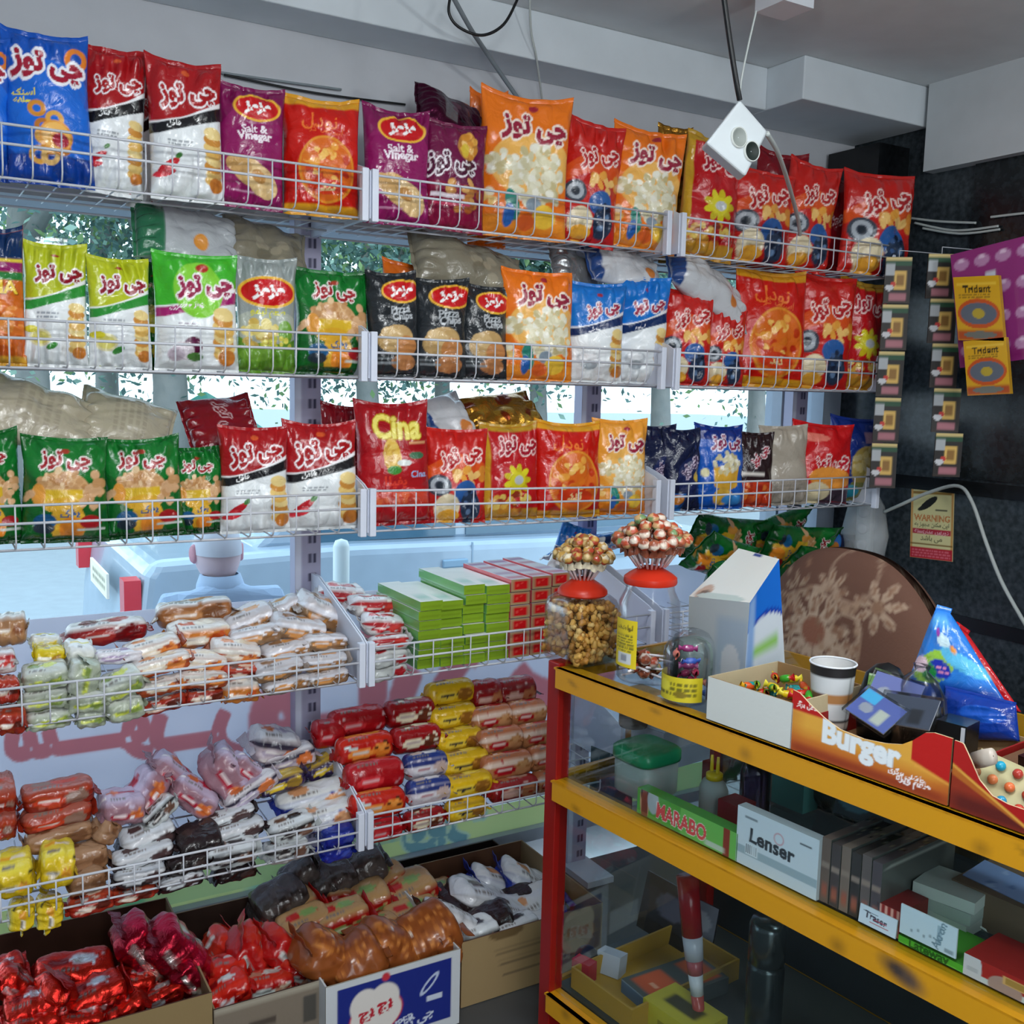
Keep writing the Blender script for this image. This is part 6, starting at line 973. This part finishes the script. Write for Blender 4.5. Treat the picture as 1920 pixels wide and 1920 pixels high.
for i, (p0, p1, p2) in enumerate((((1787, 520), (1872, 516), (1797, 638)), ((1806, 640), (1886, 632), (1814, 742)))):
    a, b_, c_ = PX(*p0, 2.56), PX(*p1, 2.56), PX(*p2, 2.56); o = hexa('gum_pack', [c_, c_ + b_ - a, b_, a, c_ + [.012, 0, 0], c_ + b_ - a + [.012, 0, 0], b_ + [.012, 0, 0], a + [.012, 0, 0]], {'front': trid, '*': 'a87c18'}, GLOSS, res=(40, 50)); tag(o, f"yellow and orange gum pack with grey oval, {['upper', 'lower'][i]} on the magenta card", 'gum pack', 'yellow gum packs on the magenta card')
def warn(p):
    p.fill('d8cf98'); p.rect(0, .93, 1, .97, '8c6a2c'); p.rect(0, 0, .05, 1, 'c8924c'); p.rect(.95, 0, 1, 1, 'c8924c'); p.ell(.42, .80, .24, .075, '161614', 34); p.ell(.25, .72, .09, .04, '20201c', 20); p.rect(.58, .70, .86, .72, '2c2c20'); p.text('WARNING', .5, .59, .84, 'c47840', None, bold=.03); p.text('این مکان مجهز به', .5, .49, .8, '4c4c2c', None, bold=.01); p.rect(.05, .355, .95, .43, 'b01c34'); p.text('دوربین مداربسته', .5, .392, .8, 'e8b0b8', None, bold=.01); p.text('می باشد', .5, .29, .5, '4c4c2c', None, bold=.01); p.rect(0, .20, 1, .22, '7c5a24'); p.rect(0, 0, 1, .16, 'b8182c'); p.lines(.05, .02, .95, .14, 3, 'd86a78')
a, b_, c_ = PX(1709, 916, 2.947), PX(1789, 920, 2.947), PX(1706, 1044, 2.947)
o = hexa('warning_sign', [c_, c_ + b_ - a, b_, a, c_ + [.003, 0, 0], c_ + b_ - a + [.003, 0, 0], b_ + [.003, 0, 0], a + [.003, 0, 0]], {'front': warn, '*': 'c8c090'}, PAPER, res=(60, 100)); tag(o, 'cream and red camera warning sign on the granite wall', 'sign')
# white power strip in a clear bag with its cable
WP = mat('white_plastic', 'c9d0d4', .35); q = PX(1622, 990, 2.86); ps = empty('power_strip', q, (0, 0, -1.2)); tag(ps, 'white power strip wrapped in thin plastic by the sign', 'power strip')
bevel(sbox('strip_body', (-.025, -.02, -.09), (.025, .02, .085), WP, ps), .012, 3)
for k in (-.05, 0, .05): MB().lathe([(.001, 0), (.015, 0), (.017, .004), (.012, .006), (.001, .004)], 18).xf(Matrix.Translation((0, -.021, k)) @ Matrix.Rotation(math.pi / 2, 4, 'X')).build('socket', WHITE, ps)
wb = MB().lathe(wall_prof([(.02, -.13), (.06, -.11), (.072, -.02), (.055, .07), (.03, .11), (.012, .13)], .001), 22, (1, 1, 1), sy=.75).build('plastic_wrap', mat('milky_plastic', 'd4dade', .3, alpha=.3, bump=.9, bscale=18), ps); ps.scale = (1.15,) * 3
def cable(name, pts, r, m, label, n=40):
    """smooth cable through points"""
    P = np.array(pts, float); t = np.arange(len(P)); tt = np.linspace(0, len(P) - 1, n); out = []
    for x in tt:
        i = min(int(x), len(P) - 2); f = x - i; p0, p1, p2, p3 = P[max(i - 1, 0)], P[i], P[i + 1], P[min(i + 2, len(P) - 1)]
        out.append(.5 * (2 * p1 + (p2 - p0) * f + (2 * p0 - 5 * p1 + 4 * p2 - p3) * f * f + (3 * p1 - p0 - 3 * p2 + p3) * f ** 3))
    o = MB().tube(out, r, 8).build(name, m); tag(o, label, 'cable'); return o
WC = mat('white_cable', 'b4bab8', .4); BC = mat('black_cable', '0c1014', .4)
cable('power_cable', [PX(1658, 960, 2.87), PX(1690, 946, 2.88), PX(1740, 924, 2.89), PX(1795, 911, 2.89), PX(1822, 940, 2.88), PX(1850, 1020, 2.86), PX(1880, 1095, 2.84), PX(1925, 1175, 2.80)], .006, WC, 'thick white cable arching over the warning sign')
for i, (pts, lb) in enumerate((([(1700, 408), (1760, 415), (1830, 418)], 'upper'), ([(1715, 418), (1790, 432), (1872, 424)], 'middle'), ([(1730, 428), (1800, 438), (1875, 430)], 'lower'))): cable('wall_cable', [PX(x, y, 2.925) for x, y in pts], .004, WC, f'pale cable running across the dark wall, {lb} of the bundle')
cable('wall_cable', [PX(1858, 407, 2.925), PX(1900, 402, 2.925), PX(1990, 392, 2.925)], .004, WC, 'short pale cable at the near end of the dark wall')
# hanging multi socket on its cord
sk = empty('hanging_socket', PY(1385, 262, 1.62)); tag(sk, 'white multi socket hanging by a black cord from the ceiling', 'socket')
c = np.array(sk.location); P4_ = [PY(x, y, 1.60) - c for x, y in ((1324, 268), (1388, 186), (1440, 246), (1398, 331))]
mb = MB(); dv = np.array([.028, .052, .0]); mb.add(np.vstack([P4_, [q + dv * .9 for q in P4_]]), [(0, 3, 2, 1), (4, 5, 6, 7), (0, 1, 5, 4), (1, 2, 6, 5), (2, 3, 7, 6), (3, 0, 4, 7)]); SB = mb.build('socket_body', WP, sk, smooth=False); bevel(SB, .006, 3)
nrm = np.cross(P4_[2] - P4_[0], P4_[1] - P4_[3]); nrm /= np.linalg.norm(nrm); nrm = nrm if nrm[1] < 0 else -nrm; qn = Vector((0, 0, 1)).rotation_difference(Vector(nrm)).to_matrix().to_4x4()
for (x, y, dk) in ((1384, 258, 'a8aca8'), (1408, 284, '1a2420')):
    s = MB().lathe([(.001, -.0005), (.014, .0), (.0165, .003), (.0185, .003), (.0185, -.002)], 22, dk if dk != 'a8aca8' else '8a908c').xf(Matrix.Translation(Vector(PY(x, y, 1.60) - c) + Vector(nrm) * .001) @ qn).build('socket_well', PAPER, sk)
    MB().lathe([(.0185, -.002), (.0185, .004), (.0205, .004), (.0205, -.002)], 22, 'c8ccc8').xf(Matrix.Translation(Vector(PY(x, y, 1.60) - c) + Vector(nrm) * .001) @ qn).build('socket_ring', PAPER, sk)
cable('hanging_cable', [PY(1350, -60, 1.60), PY(1366, 60, 1.61), PY(1380, 150, 1.615), PY(1387, 188, 1.62)], .0055, BC, 'black cord holding the hanging white socket')
cable('hanging_cable', [PY(1418, 20, 1.66), PY(1402, 90, 1.65), PY(1390, 150, 1.64), PY(1387, 186, 1.63)], .002, WC, 'thin pale cord beside the black hanging cord')
cable('hanging_cable', [PY(1438, 250, 1.64), PY(1460, 290, 1.72), PY(1480, 350, 1.9), PY(1496, 410, 2.1), PY(1500, 440, 2.17)], .0055, WC, 'white cord running from the hanging socket into the top baskets')
cl = sbox('ceiling_fixture', (1.62, 1.42, 2.50), (1.72, 1.52, 2.578), WHITE); q = PZ(1470, 20, 2.50); cl.location = (q[0] - 1.67, q[1] - 1.47, 0); tag(cl, 'small white box fixture on the ceiling', 'ceiling fixture')
cable('ceiling_wire', [PY(845, -10, 2.2), PY(842, 25, 2.2), PY(862, 52, 2.2), PY(905, 66, 2.2), PY(945, 45, 2.2), PY(972, -5, 2.2)], .0035, BC, 'black wire loop drooping from the ceiling')
cable('ceiling_wire', [PY(848, -8, 2.3), PY(880, 50, 2.36), PY(905, 88, 2.44), PY(940, 140, 2.5), PY(978, 194, 2.55)], .006, mat('grey_cable', '7c868c', .5), 'grey cable slanting from the ceiling down behind the bags')
cable('ceiling_wire', [PY(993, -8, 2.40), PY(996, 60, 2.44), PY(1006, 110, 2.47), PY(1018, 200, 2.58)], .003, WC, 'thin white wire hanging straight down the beam')
for i, (a, b_) in enumerate((((-40, 42), (190, 108)), ((100, 78), (640, 168)), ((420, 140), (760, 196)))): cable('wall_wire', [PY(*a, 2.625), PY((a[0] + b_[0]) / 2, (a[1] + b_[1]) / 2 + 6, 2.625), PY(*b_, 2.625)], .003, BC if i != 1 else mat('grey_cable', '7c868c', .5), f"thin wire stapled along the wall above the top baskets, {['far', 'middle', 'near'][i]} length")

# ------------------------------------------------------------------ the street outside
struct(sbox('street', (-40, 2.9, -.25), (60, 70, -.2), mat('asphalt', '8f9ba2', .8)))
struct(sbox('pavement', (-40, 2.86, -.2), (60, 4.05, -.06), mat('paving', '9aa4aa', .8)))
pk_ = sbox('park_wall', (-30, 16, -.2), (50, 16.3, .75), mat('park_wall_paint', 'dfe4e6', .8)); struct(pk_)
PAINT = mat('silver_car_paint', '97abbc', .25, metal=.1, coat=.4); TINT = mat('car_glass', '44687e', .08, spec=.8); RUB = mat('tyre_rubber', '1c1e20', .8)
def car(x0, y0, L, label, paint, flip=1):
    t = empty('parked_car', (x0 + L / 2, y0, -.2)); tag(t, label, 'car', 'cars parked outside'); W = 1.62
    low = [(0, .32), (.02, .62), (.06, .92), (.10, .98), (.9, 1.0), (1.05, 1.0), (L * .74, .96), (L * .97, .80), (L, .62), (L, .32), (L * .95, .25), (.1, .25)]
    cab = [(.55, .97), (.95, 1.36), (1.2, 1.42), (L * .52, 1.42), (L * .60, 1.36), (L * .76, .95)]
    f = lambda P: [((x - L / 2) * flip, z) for x, z in (P if flip > 0 else P[::-1])]
    bevel(MB().prism(f(low), 0, W).build('body', paint, t, smooth=False), .05, 3); bevel(MB().prism(f(cab), .14, W - .14).build('cabin', paint, t, smooth=False), .04, 2)
    for w in ([(.80, 1.0), (1.08, 1.33), (1.62, 1.36), (1.62, 1.0)], [(1.68, 1.0), (1.68, 1.36), (L * .54, 1.36), (L * .70, 1.0)]): MB().prism(f(w), .132, .15).build('side_window', TINT, t, smooth=False)
    MB().prism([(-.62, 1.02), (-.5, 1.34), (.5, 1.34), (.62, 1.02)], 0, .02).xf(Matrix.Translation((-flip * (L / 2 - .73), W / 2, 0)) @ Matrix.Rotation(-flip * math.pi / 2, 4, 'Z')).build('rear_window', TINT, t, smooth=False)
    for x in (.85, L - .8):
        wh = MB().lathe([(.001, 0), (.19, 0), (.29, .02), (.31, .06), (.31, .15), (.29, .18), (.001, .18)], 28).xf(Matrix.Translation(((x - L / 2) * flip, .19, .31)) @ Matrix.Rotation(math.pi / 2, 4, 'X')).build('wheel', RUB, t)
        MB().lathe([(.001, -.006), (.17, -.006), (.19, .004)], 20, 'a8b0b8').xf(Matrix.Translation(((x - L / 2) * flip, .0, .31)) @ Matrix.Rotation(-math.pi / 2, 4, 'X') @ Matrix.Translation((0, 0, -.006))).build('hub_cap', PAPER, wh)
    for x in (1.55, 2.55): bevel(sbox('door_handle', ((x - L / 2) * flip - .07, -.018, .86), ((x - L / 2) * flip + .07, .004, .90), mat('handle_plastic', '7c9cb4', .4), t), .006)
    for x in (1.65, 2.72): sbox('door_gap', ((x - L / 2) * flip - .004, -.003, .34), ((x - L / 2) * flip + .004, .006, .98), mat('gap_dark', '8ca4b8', .6), t)
    for y in (.02, W - .16): sbox('tail_light', (-flip * L / 2 - .02, y, .72), (-flip * L / 2 + .05, y + .11, .90), mat('tail_lamp', 'c83a44', .25), t)
    pl = painted_box('number_plate', .52, .012, .12, {'front': lambda p: (p.fill('e8e4c8'), p.lines(.15, .2, .9, .8, 2, '8c8878', 6)), '*': 'd8d8d0'}, PAPER, t, (60, 16)); pl.matrix_local = Matrix.Translation((-flip * (L / 2 + .012), W / 2, .72)) @ Matrix.Rotation(-flip * math.pi / 2, 4, 'Z')
    return t
car(.74, 4.45, 4.2, 'silver car parked outside behind the seated man', PAINT)
car(6.4, 4.7, 4.2, 'white car parked further along the street', mat('white_car_paint', 'dce4ec', .25, coat=.3))
bl = empty('bollard', PY(640, 1010, 3.7)); q = bl.location.copy(); bl.location.z = -.06; tag(bl, 'white rounded bollard on the pavement outside', 'bollard'); hb = q[2] + .06
MB().lathe([(.001, 0), (.032, 0), (.032, hb - .03), (.024, hb - .008), (.001, hb)], 18).build('pipe', mat('white_post_paint', 'e4ece8', .5), bl); MB().lathe([(.001, 0), (.07, 0), (.07, .015), (.001, .016)], 18).build('foot_plate', WHITE, bl)
# seated man seen from behind
pz = -.06; pc = PY(412, 1044, 3.35); hx_, hz = pc[0], pc[2]
def skin_body():
    J = {'pelvis': ((0, 0, .47), .15, .12), 'belly': ((0, -.01, .62), .155, .11), 'chest': ((0, -.03, .83), .18, .115), 'neck0': ((0, -.02, .955), .10, .075), 'neck1': ((0, .0, 1.0), .06, .06), 'sl': ((-.18, -.03, .915), .075, .065), 'sr': ((.18, -.03, .915), .075, .065), 'el': ((-.25, .03, .64), .045, .045), 'er': ((.25, .03, .64), .045, .045), 'wl': ((-.17, .25, .55), .03, .03), 'wr': ((.17, .25, .55), .03, .03), 'hl': ((-.13, .33, .53), .035, .022), 'hr': ((.13, .33, .53), .035, .022),
         'tl': ((-.10, .06, .46), .09, .085), 'tr': ((.10, .06, .46), .09, .085), 'kl': ((-.13, .42, .47), .062, .06), 'kr': ((.13, .42, .47), .062, .06), 'al': ((-.13, .40, .09), .042, .042), 'ar': ((.13, .40, .09), .042, .042), 'fl': ((-.14, .54, .035), .04, .03), 'fr': ((.14, .54, .035), .04, .03)}
    E_ = ['pelvis belly', 'belly chest', 'chest neck0', 'neck0 neck1', 'chest sl', 'chest sr', 'sl el', 'sr er', 'el wl', 'er wr', 'wl hl', 'wr hr', 'pelvis tl', 'pelvis tr', 'tl kl', 'tr kr', 'kl al', 'kr ar', 'al fl', 'ar fr']
    n = list(J); me = bpy.data.meshes.new('person_body'); me.from_pydata([J[k][0] for k in n], [tuple(n.index(x) for x in e.split()) for e in E_], []); o = bpy.data.objects.new('body', me); COL.objects.link(o); o.modifiers.new('skin', 'SKIN')
    for i, k in enumerate(n): me.skin_vertices[0].data[i].radius = J[k][1:]
    me.skin_vertices[0].data[0].use_root = True; s = o.modifiers.new('sub', 'SUBSURF'); s.levels = 2; s.render_levels = 2; me.materials.append(mat('pale_blue_shirt', 'b4c8e0', .8)); 
    for p_ in me.polygons: p_.use_smooth = True
    return o
pe = empty('person', (hx_, 3.35, pz + .02)); sc_ = (hz - pz - .02) / 1.075; pe.scale = (sc_,) * 3; tag(pe, 'man in a pale blue shirt sitting outside with his back to the window', 'person')
bd = skin_body(); bd.parent = pe; SKN = mat('skin', 'e0c4c8', .6)
hd = MB(); th_ = np.linspace(.02, math.pi - .02, 20); P = np.zeros((20, 24, 3)); a = np.arange(24) * 2 * math.pi / 24
for i, t_ in enumerate(th_):
    r = math.sin(t_); z = math.cos(t_); wx = .078 * (1 + .04 * z) * (1 if z > -.3 else 1 - .12 * (-z - .3)); P[i, :, 0] = r * wx * np.cos(a); P[i, :, 1] = r * .098 * np.sin(a) + .012 * z; P[i, :, 2] = .118 * z
    fr = np.clip(np.sin(a), 0, 1) ** 6 * r; P[i, :, 1] += fr * (.02 if abs(z + .15) < .16 else 0)
hd.grid(P * [1.04, 1, 1] + [0, .035, 1.085], None, 0, True); head = hd.build('head', SKN, pe)
for s in (-1, 1): MB().lathe([(.001, -.008), (.016, -.008), (.022, 0), (.018, .008), (.001, .006)], 16, sy=1.6).xf(Matrix.Translation((s * .083, .03, 1.085)) @ Matrix.Rotation(s * 1.2, 4, 'Z') @ Matrix.Rotation(math.pi / 2, 4, 'X')).build('ear', mat('ear_skin', 'd89aa4', .6), head)
hr = MB(); hP = P.copy()[:11]; hr.grid(hP * 1.05 + [0, .026, 1.095], None, 0, True); hr.build('hair', mat('grey_hair', 'd4d4dc', .8), head)
MB().lathe([(.085, .955), (.082, .98), (.07, 1.015), (.062, 1.015)], 20).xf(Matrix.Translation((0, -.005, 0))).build('collar', mat('pale_blue_shirt', 'b4c8e0', .8), pe)
st = empty('stool', (hx_, 3.35, pz + .02)); tag(st, 'low stool the man outside is sitting on', 'stool'); zs = .32 * sc_; sbox('seat', (-.17, -.16, zs), (.17, .16, zs + .03), mat('stool_wood', 'a89078', .6), st)
for x in (-.14, .14):
    for y in (-.13, .13): MB().tube([(x, y, -.02), (x, y, zs)], .015, 8).build('leg', mat('stool_wood', 'a89078', .6), st)
# trees
LEAF = mat('tree_leaves', None, .7, transluc=.45); BARK = mat('bark', '8c8c88', .9, bump=.4)
def tree(x, y, h, cr, tr, label, seed, n=2600):
    g = np.random.RandomState(seed); t = empty('street_tree', (x, y, -.2)); tag(t, label, 'tree', 'trees across the street')
    zc = h * .62; pts = [(0, 0, 0), (.05 * tr, 0, h * .2), (-.3 * tr, 0, h * .4), (.2 * tr, .1, h * .7)]; tk = MB(); tk.tube(pts, [tr, tr * .85, tr * .7, tr * .35], 10).build('trunk', BARK, t)
    for k in range(3): a = k * 2.1 + seed; bk = MB().tube([(-.2 * tr, 0, h * .36 + .2 * k), (.35 * cr * math.cos(a), .35 * cr * math.sin(a), h * .52), (.65 * cr * math.cos(a), .65 * cr * math.sin(a), h * .68)], [tr * .45, tr * .3, tr * .12], 8).build('branch', BARK, t)
    cl = g.normal(size=(34, 3)); cl /= np.linalg.norm(cl, axis=1)[:, None]; cl = cl * (g.rand(34, 1) ** .45) * [cr, cr, h * .36] + [0, 0, zc]; cen = cl[g.randint(0, 34, n)] + g.normal(size=(n, 3)) * cr * .15
    s = g.uniform(.035, .085, (n, 1, 1)); u = g.normal(size=(n, 1, 3)); u /= np.linalg.norm(u, axis=2, keepdims=True); v = np.cross(u, g.normal(size=(n, 1, 3))); v /= np.linalg.norm(v, axis=2, keepdims=True)
    q = cen[:, None, :] + np.concatenate([-u * s, -v * s * .5, u * s, v * s * .5], 1); cols = np.array([lin(c) for c in ('6c8c84', '7fa09a', '5c7c78', '98b8a8', '88a870')])[g.randint(0, 5, n)]
    MB().add(q.reshape(-1, 3), np.arange(4 * n).reshape(n, 4), np.repeat(cols, 4, 0)).build('foliage', LEAF, t, smooth=False)
for i, (px, y, h, cr, tr, lb, n) in enumerate(((60, 14, 8.6, 3.8, .24, 'forked pale tree seen between the upper baskets on the far street side', 3600), (318, 14.5, 8.4, 3.6, .27, 'street tree whose trunk shows above the beige bags', 3000), (690, 14, 6.5, 3.0, .2, 'street tree seen between the middle baskets and post', 4200), (830, 15, 6.6, 2.8, .16, 'slim street tree behind the yellow lettered bag', 3600), (1010, 13.6, 6.6, 2.6, .17, 'street tree behind the popcorn bags', 3000), (1240, 13, 6.4, 3.0, .2, 'street tree behind the navy bags', 3600), (200, 16.8, 9, 4.0, .2, 'leafy tree at the back of the park', 3600), (1420, 14, 6.5, 3., .2, 'street tree seen past the window corner', 3000))):
    q = PY(px, 740, y); tree(q[0], y, h, cr, tr, lb, i + 3, n * 4)
tn = empty('market_tent', PY(385, 745, 15)); tn.location.z = -.2; tag(tn, 'small teal tent in the park across the street', 'tent'); hT = PY(385, 735, 15)[2] + .2; MB().lathe([(.9, hT - .55), (.45, hT - .25), (.02, hT)], 4, '6cc4b4').build('roof', PAPER, tn, smooth=False)
for x in (-.6, .6): MB().tube([(x, 0, 0), (x, 0, hT - .5)], .02, 6).build('pole', WIRE, tn)
finish_series()
